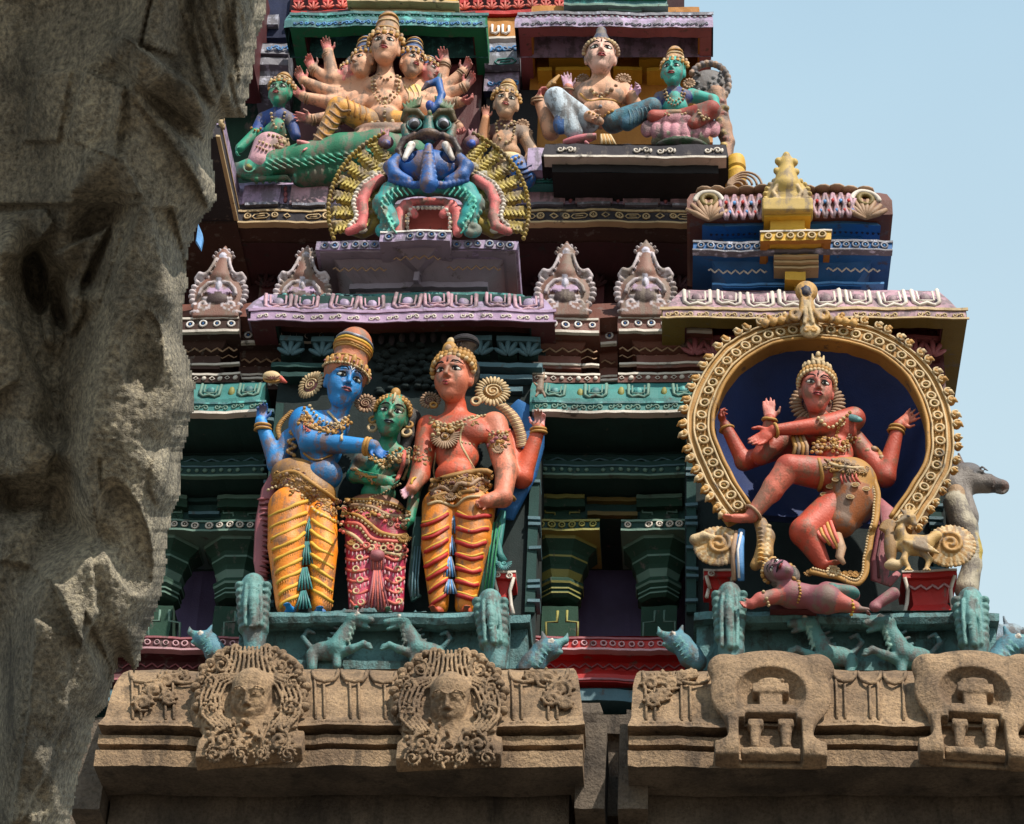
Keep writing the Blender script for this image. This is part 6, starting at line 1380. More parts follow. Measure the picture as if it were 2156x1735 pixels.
# peacock blue flag strip by the raised foot
tf = thing('peacock_plume', P(1556, 1200, -.5), 'thin blue and white edged plume standing below the raised foot of the dancing statue', 'plume')
mb = MB(); tube(mb, [P(1562, 1118, -.42), P(1554, 1150, -.44), P(1553, 1185, -.44), P(1560, 1225, -.42)], [.02, .03, .032, .02], 'sky', 8, .6); tube(mb, [P(1550, 1122, -.43), P(1543, 1155, -.45), P(1545, 1225, -.43)], [.012, .02, .014], 'tan', 6); tube(mb, [P(1560, 1124, -.455), P(1552, 1160, -.475), P(1556, 1220, -.45)], .008, 'white', 5); mb.build('plume', tf)
# bulls against the sky
def bull(u, v, y, sz, lab, cols):
    t = thing('bull_statue', P(u, v+40, y), lab, 'statue'); S = SDF(); k = SC(u, v, y)*sz; q = lambda x, z, w=0: P(u, v, y)+X3*x*k+Z3*z*k*1.2+N3*w*k
    a, b, c = cols
    S.cap(q(-60, -10), q(0, 5), 44*k, 34*k, a, .05); S.cap(q(-10, 0), q(50, -10, 4), 34*k, 24*k, a, .04); S.ell(q(10, 14, 4), (34*k, 28*k, 30*k), b, .03); S.cap(q(55, -8, 4), q(84, -18, 6), 22*k, 18*k, b, .02); S.ell(q(90, -20, 8), (16*k, 16*k, 20*k), c, .02)
    S.ell(q(92, -10, 24), (4*k, 4*k, 6*k), 'black', .004, op=1); S.tub([q(74, -34, 10), q(88, -38, 14), q(98, -32, 14)], [5*k, 4*k, 3*k], a, .01)
    S.ell(q(38, 6, 30), (7*k, 5*k, 5*k), 'black', .004); S.tub([q(28, 14, 28), q(40, 17, 32), q(52, 8, 30)], 3*k, b, .006)
    S.cap(q(-8, 32, 8), q(-14, 62, 10), 9*k, 4*k, c, .01); S.cap(q(-6, 14, 24), q(-34, 26, 30), 11*k, 5*k, b, .02); S.tub([q(60, 4, 22), q(66, -14, 26), q(62, -30, 20)], 3.4*k, c, .005)
    S.cap(q(-30, -30), q(-20, -90), 40*k, 46*k, a, .05)
    S.build('bull', .011, 'figureworn', t)
bull(2032, 1012, .35, .85, 'grey and white bull head statue jutting past the ring against the sky', ((128, 120, 116), (86, 84, 90), (98, 74, 68)))
bull(2125, 1345, .1, .7, 'blue grey bull statue low at the right edge of the tower against the sky', ((104, 124, 140), (120, 138, 150), (96, 112, 126)))
tp = thing('attendant_statue', P(2040, 1230, .1), 'weathered pale and yellow side statue partly hidden at the tower corner below the bull head', 'statue')
S = SDF(); k = SC(2040, 1150, .1); q = lambda u, v, w=0: P(u, v, .1-w*k)
S.tub([q(2010, 1060), q(2030, 1110), q(2044, 1150), q(2046, 1190), q(2034, 1240)], [26*k, 28*k, 20*k, 20*k, 26*k], (170, 160, 140)); S.tub([q(2048, 1120, 8), q(2058, 1160, 8), q(2052, 1215, 8)], [8*k, 9*k, 6*k], (170, 146, 60))
for i in range(10): S.ell(q(2040+10*math.sin(i), 1100+i*13, 12), (9*k, 6*k, 8*k), (110, 130, 130) if i % 2 else (190, 170, 120), .008)
S.ell(q(2012, 1040), (20*k, 22*k, 20*k), (150, 120, 90)); S.build('body', .01, 'figureworn', tp)
# ================================================================ monster face arch above the left niche
KM = thing('monster_arch', P(902, 490, .0), 'blue green bulging eyed monster face over a teal and pink arch with golden feathers', 'arch')
f = Fig(902, 420, -.06); q = f.q; s = f.s
K = lambda x, y: (427.8+.3451*x, .3451*y)
S = SDF(); GF = (150, 126, 52); PKK = (206, 104, 104); TE = (36, 140, 140)
for sg in (-1, 1):
    for i, (a, r0, r1) in enumerate([(a, 100+8*math.sin(a*3), 196-30*max(0, math.sin(a))*0) for a in np.linspace(-.2, .98, 7)]):
        cx_, cy_ = 902, 452; ex = cx_+sg*r1*math.cos(a); ey = cy_-r1*.86*math.sin(a)-8
        mx, my = cx_+sg*(r0+r1)/2*math.cos(a-.1), cy_-(r0+r1)/2*.86*math.sin(a-.1)-4
        S.tub([q(cx_+sg*r0*math.cos(a), cy_-r0*.86*math.sin(a), -22), q(mx, my, -16), q(ex, ey, -4)], [14*s, 17*s, 11*s], GF, .012)
        S.ell(q(mx, my, 4), (11*s, 9*s, 5*s), (170, 164, 150), .003)
        [S.tub([q(ex-sg*t*16*math.cos(a), ey+t*14*math.sin(a), 4), q(ex-sg*t*16*math.cos(a)+sg*9*math.sin(a)+sg*6*math.cos(a), ey+t*14*math.sin(a)+9*math.cos(a)-5*math.sin(a), 6)], 3*s, (190, 168, 84), .003) for t in np.linspace(.0, 4.2, 9)]; [S.tub([q(ex-sg*t*16*math.cos(a), ey+t*14*math.sin(a), 4), q(ex-sg*t*16*math.cos(a)-sg*9*math.sin(a)+sg*6*math.cos(a), ey+t*14*math.sin(a)-9*math.cos(a)-5*math.sin(a), 6)], 3*s, (140, 118, 46), .003) for t in np.linspace(.2, 4.4, 9)]
        for j in range(5): S.ell(q(ex+sg*(8-j*12)*math.cos(a)+14*math.sin(a)*sg, ey+(j*10-4)*math.sin(a)+13*math.cos(a), -4), (5*s, 4*s, 5*s), (196, 172, 84), .004)
        for j in range(6): 
            b = a+(j-2.5)*.05; S.ell(q(cx_+sg*(r1+15)*math.cos(b), cy_-(r1+15)*.86*math.sin(b)-8, 10), (5*s, 5*s, 7*s), (150, 124, 50), .004)
S.build('golden_feathers', .0075, 'figure', KM)
S = SDF()
for sg in (-1, 1):
    X = lambda x: 902+sg*x
    S.tub([q(X(100), 378, 4), q(X(128), 398, 6), q(X(140), 425, 6), q(X(136), 455, 6), q(X(142), 478, 6), q(X(168), 488, 4)], [11*s, 12*s, 12*s, 11*s, 11*s, 9*s], PKK, .01)
    S.tub([q(X(112), 384, -6), q(X(142), 400, -6), q(X(154), 428, -6), q(X(148), 458, -6), q(X(160), 478, -6)], 8*s, (170, 74, 80), .01)
    for i in range(18): u, v = resample([(X(104), 366), (X(140), 390), (X(158), 425), (X(152), 458), (X(166), 476)], 18)[i]; S.ell(q(u, v, 8), (6*s, 5*s, 8*s), 'pale', .004)
    S.tub([q(X(30), 452, 10), q(X(48), 432, 12), q(X(60), 446, 12), q(X(62), 490, 10)], [9*s, 11*s, 11*s, 11*s], PKK, .01)
    for i in range(10): u, v = resample([(X(4), 438), (X(34), 440), (X(44), 458), (X(44), 488)], 10)[i]; S.ell(q(u, v, 16), (4*s, 4*s, 6*s), 'pale', .004)
    S.tub([q(X(0), 424, 10), q(X(34), 426, 12), q(X(52), 434, 12)], 8*s, PKK, .01)
S.build('pink_arch', .0075, 'figure', KM)
S = SDF()
for sg in (-1, 1):
    X = lambda x: 902+sg*x
    S.tub([q(X(0), 400, 8), q(X(40), 396, 12), q(X(80), 404, 14), q(X(96), 430, 14), q(X(84), 456, 14), q(X(72), 474, 14)], [14*s, 18*s, 21*s, 21*s, 18*s, 14*s], TE, .02)
    S.tub(spiral(q(X(94), 484, 12), 17*s, 6*s, PI/2, 1.1*sg, 12), 8*s, TE, .01)
    for i in range(12):
        u, v = resample([(X(40), 396), (X(80), 404), (X(98), 430), (X(86), 458), (X(76), 478)], 12)[i]; o = 19
        S.tub([q(u-sg*o*.2, v-o*.9 if i < 4 else v-8, 26), q(u+sg*3, v, 38), q(u-sg*8, v+o*.7, 34)], 2.6*s, (84, 176, 160), .003)
        S.ell(q(u+sg*(17 if i > 3 else 8), v-(16 if i < 4 else 0), 14), (5*s, 5*s, 8*s), (70, 160, 150), .005)
S.build('teal_arch', .0075, 'figure', KM)
mb = MB(); box(mb, 862, 440, 942, 492, .03, .3, 'salmon'); mb.build('arch_opening', KM)
S = SDF(); BM = (28, 92, 170); DG = (22, 96, 92)
S.ell(q(902, 352, 26), (60*s, 40*s, 34*s), BM, .02)
for sg in (-1, 1):
    X = lambda x: 902+sg*x
    S.tub([q(X(66), 336, 34), q(X(80), 352, 34), q(X(70), 370, 36), q(X(44), 382, 38)], [13*s, 15*s, 15*s, 12*s], BM, .015)
    S.ell(q(X(40), 330, 44), (17*s, 20*s, 22*s), (50, 20, 30), .008, op=1); S.ell(q(X(40), 330, 22), (24*s, 24*s, 18*s), (40, 18, 30), .008)
    S.cap(q(X(50), 334, 50), q(X(36), 306, 46), 6*s, 9*s, (222, 214, 210), .005)
    S.tub([q(X(10), 292, 44), q(X(30), 286, 46), q(X(52), 296, 44), q(X(64), 318, 42), q(X(58), 330, 42)], [6*s, 8*s, 8*s, 7*s, 4*s], (54, 36, 40), .008)
    S.ell(q(X(30), 262, 20), (24*s, 24*s, 24*s), DG, .02); S.tub([q(X(8), 250, 40), q(X(24), 236, 44), q(X(46), 236, 42), q(X(54), 252, 36)], [5*s, 8*s, 9*s, 6*s], (86, 76, 40), .008)
    S.cap(q(X(44), 290, 28), q(X(52), 268, 30), 12*s, 8*s, DG)
    for i in range(6): S.cap(q(X(46-i*5), 232-i*2, 36), q(X(54-i*8), 218-i*3, 34), 5*s, 2.5*s, (80, 110, 70), .006)
    for i in range(9): S.ell(q(X(6+i*9), 392-abs(i-3)*1.5-i*.6, 50-i*2), (8*s, 9*s, 8*s), (30, 84, 160), .004)
    S.ell(q(X(90), 300, 6), (17*s, 17*s, 12*s), (120, 80, 100), .01); S.ell(q(X(90), 303, 14), (9*s, 9*s, 8*s), (30, 84, 190), .005)
    for i in range(3): S.cap(q(X(88+i*4), 288, 6), q(X(84+i*8), 272, 6), 5*s, 2*s, (170, 110, 120), .006)
S.cap(q(902, 290, 40), q(902, 250, 42), 17*s, 8*s, DG, .015); S.ell(q(902, 284, 50), (26*s, 13*s, 16*s), (56, 40, 44), .01)
S.tub([q(902, 310, 52), q(902, 345, 60), q(902, 388, 58)], [9*s, 14*s, 19*s], BM, .008)
for i in range(5):
    for j in range(7): S.ell(q(902+(i-2)*(4+j*.8), 322+j*10, 72-abs(i-2)*3-abs(j-3)), (3*s, 4*s, 4*s), (60, 120, 200), .003)
S.tub([q(908, 232, 34), q(922, 222, 34), q(930, 200, 30), q(922, 172, 26), q(900, 178, 28), q(888, 190, 28)], [9*s, 9*s, 8*s, 9*s, 7*s, 3*s], BM, .01); S.cap(q(922, 172, 26), q(926, 158, 24), 7*s, 5*s, DG, .01); S.ell(q(904, 222, 40), (9*s, 12*s, 9*s), (40, 84, 190), .01); S.ell(q(904, 238, 48), (5*s, 8*s, 6*s), (40, 150, 90), .004)
_, V1, Q1 = S.build('monster_face', .0065, 'glaze', KM)
mb = MB()
for sg in (-1, 1):
    X = 902+sg*31; ellm(mb, q(X, 262, 36), (13*s, 15*s, 13*s), 'whiteworn', FR, 16, 10); ellm(mb, q(X, 264, 43), (9.5*s, 11*s, 8*s), 'black', FR, 14, 8); torus(mb, q(X, 262, 40), 15*s, 2.4*s, 'teal', FR, 18, 5)
mb.build('bulging_eye', KM)

# ================================================================ upper statues
PE = (208, 156, 126); PE2 = (200, 116, 112)
def upcrown(mb, S, hc, hh, B, tall, c, r=.78):
    R, U, F = B
    S.cap(hc+(U*.5-F*.1)*hh, hc+(U*(.5+tall)-F*.15)*hh, r*.86*hh, r*.55*hh, c, .01)
    for i in range(9): 
        a = PI*i/8; p = hc+(R*math.cos(a)*r+U*.45+F*(math.sin(a)*r-.1))*hh; ellm(mb, p, (.12*hh, .13*hh, .09*hh), 'gold'); ellm(mb, p+U*.2*hh, (.09*hh, .14*hh, .07*hh), 'tan' if i % 2 else 'cream')
    for t in (.35, .7, .95): torus(mb, hc+(U*(.5+tall*t)-F*.12)*hh, (r*.86-(r*.31)*t)*hh, .05*hh, 'gold' if t != .7 else 'cream', (R, F, U), 16, 5)
f = Fig(811, 250, .55); q = f.q; s = f.s
T7 = thing('many_armed_statue', q(800, 310), 'pale peach seated statue with five crowned heads and many raised arms in the green niche', 'statue')
S = SDF(); C = SDF(); mbj = MB(); mbf = MB()
for (u, v, w, h, ya, ro, c, tall) in ((811, 106, 44, 47, 0, 0, PE, 1.5), (766, 138, 26, 38, -38, -4, PE, 1.4), (865, 139, 26, 38, 34, 6, PE, 1.4), (736, 158, 10, 31, -62, -6, PE2, .9), (902, 156, 10, 31, 58, 8, PE2, .9)):
    B = basis(ya, 0, ro); hc = q(u, v, w); hh = h*s; head(S, hc, hh, B, c, (176, 70, 76)); facepaint(mbf, hc, hh, B)
    upcrown(mbj, C, hc, hh, B, tall, (170, 130, 96) if w > 30 else (60, 84, 130))
C.build('crown', .0085, 'figure', T7); mbf.build('face_paint', T7)
S.cap(q(811, 140, 26), q(811, 168, 12), 17*s, 22*s, PE); S.ell(q(811, 190, 10), (52*s, 34*s, 34*s), PE, .04); S.ell(q(809, 222, 14), (38*s, 32*s, 30*s), PE, .03); S.ell(q(806, 252, 14), (40*s, 28*s, 32*s), PE, .03)
arms = [((768, 182, 4), (700, 168, 10), (691, 112, 20), (684, 84), .3), ((768, 188, 0), (712, 186, 2), (660, 146, 12), (645, 122), .5), ((766, 196, 0), (704, 200, 6), (640, 172, 16), (624, 150), .5), ((764, 205, 4), (700, 218, 10), (640, 205, 22), (620, 192), .4), ((770, 214, 10), (716, 246, 14), (655, 252, 26), (625, 246), .3),
        ((854, 182, 0), (925, 180, 0), (938, 134, 12), (932, 108), .3), ((854, 190, 0), (930, 194, 4), (974, 152, 14), (992, 128), .5), ((856, 196, 2), (934, 206, 8), (978, 182, 18), (1000, 160), .4), ((856, 206, 6), (934, 222, 12), (968, 216, 24), (998, 214), .6), ((858, 214, 10), (930, 250, 16), (965, 268, 28), (972, 285), .6)]
for sh, el, wr, hd, cu in arms:
    S.cap(q(*sh), q(*el), 19*s, 17*s, PE); S.cap(q(*el), q(*wr), 16*s, 11*s, PE)
    hand(S, q(*wr), q(hd[0], hd[1], wr[2]+4)-q(*wr), X3 if wr[0] < 811 else -X3, 44*s, PE2, cu, .12, k=.005)
    d = nrm(q(*wr)-q(*el)); e = nrm(np.cross(d, (0, 1, .1)))
    for o in (1.5, -4): torus(mbj, q(*wr)+d*o*s-d*4*s, 11*s, 2.4*s, 'tan', (e, np.cross(d, e), d), 12, 5)
    d2 = nrm(q(*el)-q(*sh)); e = nrm(np.cross(d2, (0, 1, .1))); torus(mbj, lerp(q(*sh), q(*el), .55), 16*s, 2.6*s, 'tan', (e, np.cross(d2, e), d2), 12, 5)
foot(S, q(668, 302, 40), P(640, 316, .40)-P(668, 302, .44), 46*s, (196, 124, 124))
_, V1, Q1 = S.build('body', .0068, 'figure', T7)
G = SDF(); OP = (226, 160, 70)
G.cap(q(775, 258, 24), q(712, 226, 48), 28*s, 22*s, OP, .02); G.cap(q(712, 226, 48), q(672, 300, 42), 22*s, 14*s, OP, .01); G.cap(q(830, 258, 20), q(880, 262, 30), 26*s, 22*s, OP, .02); G.ell(q(872, 205, 4), (32*s, 34*s, 22*s), (222, 186, 110), .02)
_, V2, Q2 = G.build('lower_garment', .0075, 'figure', T7)
sf = Surf([(V1, Q1), (V2, Q2)])
for i in range(6): t = i/5.; u, v = 722-t*44, 232+t*62; chain(mbj, sf, [(u-18, v-14), (u, v+2), (u+18-t*6, v+2)], 2.6, 'tan', 'cord')
for i in range(4): u = 730+i*12; chain(mbj, sf, [(u, 205+i*6), (u+6, 225+i*4), (u+4, 245+i*3)], 2.6, 'ochre', 'cord')
for i in range(3): chain(mbj, sf, [(850+i*12, 180), (862+i*10, 205), (850+i*8, 232)], 2.4, 'cream', 'cord')
for pts, r, m in (([(788, 162), (792, 190), (811, 208), (830, 190), (834, 162)], 4, 'tan'), ([(782, 165), (786, 196), (811, 220), (836, 196), (840, 165)], 3.2, 'cream'), ([(796, 158), (811, 170), (828, 158)], 3.6, 'tan'), ([(811, 206), (810, 245)], 4, 'cream')): chain(mbj, sf, pts, r, m, 'beads')
for i in range(18): ellm(mbj, q(806+rng.uniform(-26, 26), 262+rng.uniform(-8, 6), 44), (5*s, 5*s, 5*s), 'cream' if i % 2 else 'tan', FR, 6, 4)
mbj.build('jewellery', T7)
S = SDF(); 
for i in range(12): S.cap(q(770+i*8, 268-i*.5, 44), q(736+i*9, 296-i*2.0, 52), 6*s, 4.5*s, (150, 112, 96) if i % 2 else (180, 140, 120), .006)
S.ell(q(800, 276, 34), (54*s, 14*s, 22*s), (150, 112, 96)); S.build('feathered_seat', .008, 'figure', T7)
# green scaled mount
TM = thing('fish_mount', q(640, 385), 'long green scaled creature stretched along the ledge beneath the many armed statue', 'statue')
S = SDF(); GM = (30, 116, 84); GM2 = (64, 156, 130)
S.tub([q(520, 360, 14), q(570, 346, 24), q(640, 336, 24), q(720, 322, 20), q(800, 318, 14), q(870, 330, 8)], [22*s, 28*s, 34*s, 40*s, 46*s, 40*s], GM, .03); S.ell(q(540, 356, 26), (42*s, 22*s, 24*s), GM2, .03); S.cap(q(515, 355, 22), q(496, 348, 20), 14*s, 6*s, GM2, .02)
S.ell(q(524, 352, 44), (7*s, 7*s, 6*s), 'lime', .004); S.tub([q(524+12*math.cos(a), 352-11*math.sin(a), 44) for a in np.linspace(0, 2*PI, 12)], 2.4*s, GM2, .003)
S.tub([q(500, 368, 24), q(540, 378, 28), q(600, 374, 26)], 6*s, GM, .01)
for i in range(16):
    for j in range(3): u = 560+i*15; v = 340-i*1.9+j*10-6; S.cap(q(u, v, 50), q(u+11, v+5-(i > 9)*2, 52), 3*s, 1.8*s, GM2, .003)
for i in range(16): S.cap(q(540+i*14, 386-i*1.0, 20), q(534+i*14, 376-i*1.2, 30), 3.4*s, 2*s, GM2, .006)
S.tub([q(640, 372, 10), q(720, 368, 10), q(800, 364, 8), q(860, 366, 6)], 26*s, (20, 92, 62), .03)
S.build('body', .0075, 'figure', TM)
# green maiden
f = Fig(583, 260, .5); q = f.q; s = f.s
T8 = thing('standing_statue', q(570, 330), 'green skinned maiden statue in blue blouse at the left end of the upper tier', 'statue')
B = basis(-6, 2, 4); hc = q(590, 198, 26); hh = 37*s; S = SDF(); GG = (30, 140, 110)
head(S, hc, hh, B, GG, (30, 80, 70)); S.cap(q(589, 218, 18), q(586, 236, 8), 11*s, 14*s, GG); S.ell(q(583, 250, 8), (34*s, 24*s, 22*s), (30, 62, 130), .02); S.ell(q(583, 266, 24), (16*s, 20*s, 10*s), GG, .01); S.ell(q(578, 280, 10), (24*s, 24*s, 20*s), GG)
S.cap(q(554, 250, 6), q(540, 276, 10), 14*s, 12*s, (30, 62, 130)); S.cap(q(538, 280, 12), q(505, 312, 22), 11*s, 10*s, GG, .01); S.cap(q(612, 252, 4), q(622, 286, 8), 13*s, 11*s, (30, 62, 130)); hand(S, q(505, 312, 22), q(490, 330, 24)-q(505, 312, 22), N3, 30*s, GG, .5)
_, V1, Q1 = S.build('body', .0068, 'figure', T8); G = SDF(); G.ell(q(572, 305, 8), (38*s, 22*s, 24*s), (190, 160, 130), .02); G.cap(q(566, 312, 10), q(550, 345, 12), 34*s, 30*s, (196, 150, 160), .02); _, V2, Q2 = G.build('skirt', .0075, 'figure', T8)
sf = Surf([(V1, Q1), (V2, Q2)]); mb = MB(); C = SDF(); upcrown(mb, C, hc, hh, B, .75, (160, 124, 80), .74); C.build('crown', .0085, 'figure', T8)
for pts, m in (([(572, 240), (576, 262), (586, 274), (596, 262), (600, 240)], 'cream'), ([(545, 300), (570, 308), (605, 296)], 'cream'), ([(540, 310), (566, 320), (604, 308)], 'tan'), ([(566, 285), (590, 290), (600, 286)], 'cream'), ([(530, 272), (540, 278), (548, 272)], 'gold')): chain(mb, sf, pts, 3.4, m, 'beads')
for i in range(16): ellm(mb, q(572+rng.uniform(-28, 28), 304+rng.uniform(-10, 12), 34), (5*s, 5*s, 4*s), ['tan', 'dpink', 'cream'][i % 3], FR, 6, 4)
mb.build('jewellery', T8); mb = MB(); facepaint(mb, hc, hh, B); mb.build('face_paint', T8)
# attendant in the middle
f = Fig(1063, 300, .45); q = f.q; s = f.s
T9 = thing('kneeling_statue', q(1070, 350), 'brown vested attendant statue with folded hands between the green and pink niches', 'statue')
B = basis(6, 2, 3); hc = q(1065, 222, 30); hh = 40*s; S = SDF(); head(S, hc, hh, B, (206, 166, 136), (150, 80, 80)); S.cap(q(1065, 246, 18), q(1064, 264, 8), 13*s, 17*s, (190, 140, 110)); S.ell(q(1063, 282, 6), (42*s, 28*s, 24*s), (84, 44, 36), .03); S.ell(q(1062, 296, 20), (26*s, 24*s, 16*s), (200, 150, 116), .02); S.ell(q(1064, 322, 8), (32*s, 20*s, 24*s), (196, 150, 116), .03)
S.cap(q(1028, 278, 0), q(1012, 304, 8), 16*s, 14*s, (190, 130, 90)); S.cap(q(1012, 304, 8), q(1022, 252, 28), 13*s, 9*s, (190, 130, 90)); hand(S, q(1022, 250, 28), q(1022, 226, 34)-q(1022, 250, 28), X3, 34*s, (200, 130, 110), .2); S.cap(q(1100, 278, 0), q(1120, 320, 4), 15*s, 13*s, (190, 150, 120)); S.cap(q(1120, 320, 4), q(1108, 345, 14), 12*s, 9*s, (190, 150, 120))
_, V1, Q1 = S.build('body', .0068, 'figure', T9); G = SDF(); G.ell(q(1070, 340, 6), (36*s, 18*s, 24*s), (200, 180, 140), .02); G.cap(q(1086, 350, 8), q(1106, 376, 12), 24*s, 22*s, (24, 100, 180), .01); _, V2, Q2 = G.build('lower_garment', .0075, 'figure', T9)
sf = Surf([(V1, Q1), (V2, Q2)]); mb = MB(); C = SDF(); upcrown(mb, C, hc, hh, B, .95, (170, 130, 70), .74); C.build('crown', .0085, 'figure', T9)
for pts, m in (([(1044, 262), (1050, 290), (1064, 300), (1078, 290), (1084, 262)], 'cream'), ([(1048, 256), (1066, 268), (1082, 256)], 'cream'), ([(1046, 330), (1068, 338), (1092, 330)], 'cream'), ([(1040, 340), (1068, 350), (1098, 342)], 'tan')): chain(mb, sf, pts, 3.6, m, 'beads')
for v in (354, 364, 374): chain(mb, sf, [(1086, v), (1100, v+3), (1120, v-4)], 2.4, 'navy', 'cord')
for u, v, r in ((1100, 262, 16), (1108, 280, 14), (1112, 300, 12)): fan(mb, q(u, v, 2), r*s, FR, 'tan', 12)
mb.build('jewellery', T9); mb = MB(); facepaint(mb, hc, hh, B); mb.build('face_paint', T9)
# pale seated statue in the pink niche
f = Fig(1265, 220, .45); q = f.q; s = f.s
T10 = thing('seated_statue', q(1265, 300), 'pale skinned seated statue with dark cone topknot and blue white leggings in the pink niche', 'statue')
B = basis(3, -2, 0); hc = q(1264, 124, 34); hh = 50*s; S = SDF(); head(S, hc, hh, B, (222, 176, 160), (186, 100, 100)); S.cap(q(1265, 160, 22), q(1265, 182, 8), 20*s, 26*s, PE); S.ell(q(1265, 200, 6), (58*s, 34*s, 36*s), PE, .04); S.ell(q(1240, 202, 24), (26*s, 20*s, 18*s), PE, .02); S.ell(q(1290, 202, 24), (26*s, 20*s, 18*s), PE, .02); S.ell(q(1264, 240, 12), (44*s, 30*s, 36*s), PE, .03)
S.cap(q(1216, 190, -6), q(1178, 222, -10), 18*s, 16*s, PE); S.cap(q(1205, 205, 0), q(1196, 186, 16), 13*s, 10*s, (196, 120, 100)); hand(S, q(1196, 186, 18), q(1190, 150, 22)-q(1196, 186, 18), X3, 44*s, (206, 160, 186), .05, .15)
S.cap(q(1160, 278, 0), q(1134, 210, 12), 19*s, 11*s, PE); hand(S, q(1133, 208, 14), q(1140, 180, 18)-q(1133, 208, 14), N3, 40*s, PE2, .6)
S.cap(q(1314, 192, -2), q(1340, 225, 4), 18*s, 14*s, PE); S.cap(q(1340, 225, 4), q(1330, 200, 22), 12*s, 10*s, PE); hand(S, q(1330, 202, 22), q(1352, 180, 28)-q(1330, 202, 22), Z3, 42*s, (206, 160, 196), .7)
S.cap(q(1240, 245, 44), q(1262, 256, 50), 12*s, 9*s, PE); hand(S, q(1236, 240, 44), q(1266, 258, 52)-q(1236, 240, 44), Z3, 44*s, PE, .3)
foot(S, q(1206, 284, 40), P(1250, 310, .30)-P(1206, 284, .34), 58*s, (196, 112, 122)); 
_, V1, Q1 = S.build('body', .0068, 'figure', T10); G = SDF(); WB = (176, 190, 204)
G.cap(q(1238, 258, 18), q(1170, 208, 44), 24*s, 24*s, WB, .02); G.cap(q(1170, 208, 44), q(1208, 278, 38), 24*s, 18*s, WB, .015); G.ell(q(1180, 262, 42), (16*s, 26*s, 14*s), (36, 92, 160), .02); G.cap(q(1290, 258, 14), q(1372, 226, 34), 24*s, 20*s, (64, 116, 136), .02); G.cap(q(1372, 226, 34), q(1320, 262, 30), 18*s, 15*s, (50, 96, 120), .02)
_, V2, Q2 = G.build('leggings', .0075, 'figureworn', T10); sf = Surf([(V1, Q1), (V2, Q2)]); mb = MB()
R0, U0, F0 = B; C = SDF(); C.ell(hc+(U0*.4-F0*.3)*hh, (.74*hh, .6*hh, .6*hh), 'navy', .02, B); C.cap(hc+(U0*.7-F0*.05)*hh, hc+(U0*1.62-F0*.05)*hh, .52*hh, .2*hh, (46, 56, 84)); C.ell(hc+(U0*1.7-F0*.05)*hh, (.2*hh,)*3, (70, 84, 112)); C.build('hair', .0085, 'figure', T10)
for a in np.linspace(-.1, PI+.1, 17): p = hc+(R0*math.cos(a)*.72+U0*(.2+.42*math.sin(a))+F0*(.15+.4*math.sin(a)))*hh; ellm(mb, p, (.1*hh, .11*hh, .09*hh), 'cream' if int(a*8) % 2 else 'tan')
for pts, r, m in (([(1238, 182), (1252, 196), (1266, 200), (1282, 196), (1296, 182)], 5, 'tan'), ([(1244, 190), (1265, 208), (1288, 190)], 4, 'cream'), ([(1222, 196), (1240, 214), (1264, 212), (1288, 214), (1308, 220)], 3, 'gold'), ([(1240, 238), (1264, 246), (1290, 236)], 4, 'gold'), ([(1264, 205), (1264, 225)], 5, 'whiteworn')): chain(mb, sf, pts, r, m, 'beads' if r > 3 else 'cord')
for i in range(6): u = 1322+i*9; chain(mb, sf, [(u, 232-i*2), (u+4, 246-i*2), (u+2, 262-i*3)], 2, 'slate', 'cord')
for i in range(7): tube(mb, [q(1264+i*3, 284, 52), q(1266+i*4, 296, 56), q(1266+i*5, 308, 52)], 3*s, 'gold' if i % 2 else 'cream', 5)
for v in (210, 216): torus(mb, q(1133, v, 12), 13*s, 2.8*s, 'tan', (X3, nrm([0, .9, .3]), nrm([-.3, .2, 1])), 14, 5)
torus(mb, q(1196, 190, 16), 12*s, 2.6*s, 'tan', (X3, nrm([0, .9, .3]), Z3), 14, 5); fan(mb, q(1310, 168, 0), 18*s, FR, 'tan', 14); fan(mb, q(1226, 166, 0), 14*s, FR, 'tan', 12)
mb.build('jewellery', T10); mb = MB(); facepaint(mb, hc, hh, B, 'maroon'); mb.build('face_paint', T10)
tt = thing('spear', q(1165, 175, 16), 'short ochre spear blade held by the pale seated statue', 'spear'); mb = MB(); tube(mb, [q(1146, 190, 18), q(1160, 176, 18), q(1176, 158, 18)], [3*s, 7*s, 3*s], 'gold', 6, .5); tube(mb, [q(1160, 178, 18), q(1170, 176, 18)], 4*s, 'gold', 6); mb.build('blade', tt)
# small green seated companion on a lotus
f = Fig(1420, 230, .4); q = f.q; s = f.s
T11 = thing('seated_statue', q(1425, 280), 'small turquoise skinned seated statue with blue bodice on the pink lotus beside the sky', 'statue')
B = basis(-8, 4, 3); hc = q(1417, 154, 26); hh = 39*s; S = SDF(); TQ = (50, 160, 150); head(S, hc, hh, B, TQ, (90, 60, 80)); S.cap(q(1418, 178, 16), q(1420, 196, 8), 12*s, 15*s, TQ); S.ell(q(1421, 206, 8), (36*s, 24*s, 22*s), (28, 54, 120), .02); S.ell(q(1422, 226, 16), (26*s, 24*s, 20*s), TQ, .02); S.ell(q(1420, 206, 26), (13*s, 16*s, 10*s), TQ, .01)
S.cap(q(1456, 202, 0), q(1500, 212, 4), 16*s, 13*s, TQ); S.cap(q(1500, 212, 4), q(1508, 228, 12), 12*s, 9*s, TQ); S.cap(q(1388, 206, 2), q(1382, 235, 14), 13*s, 10*s, (28, 54, 120)); hand(S, q(1382, 236, 16), np.array([.2, -.2, -1]), N3, 28*s, TQ, .5)
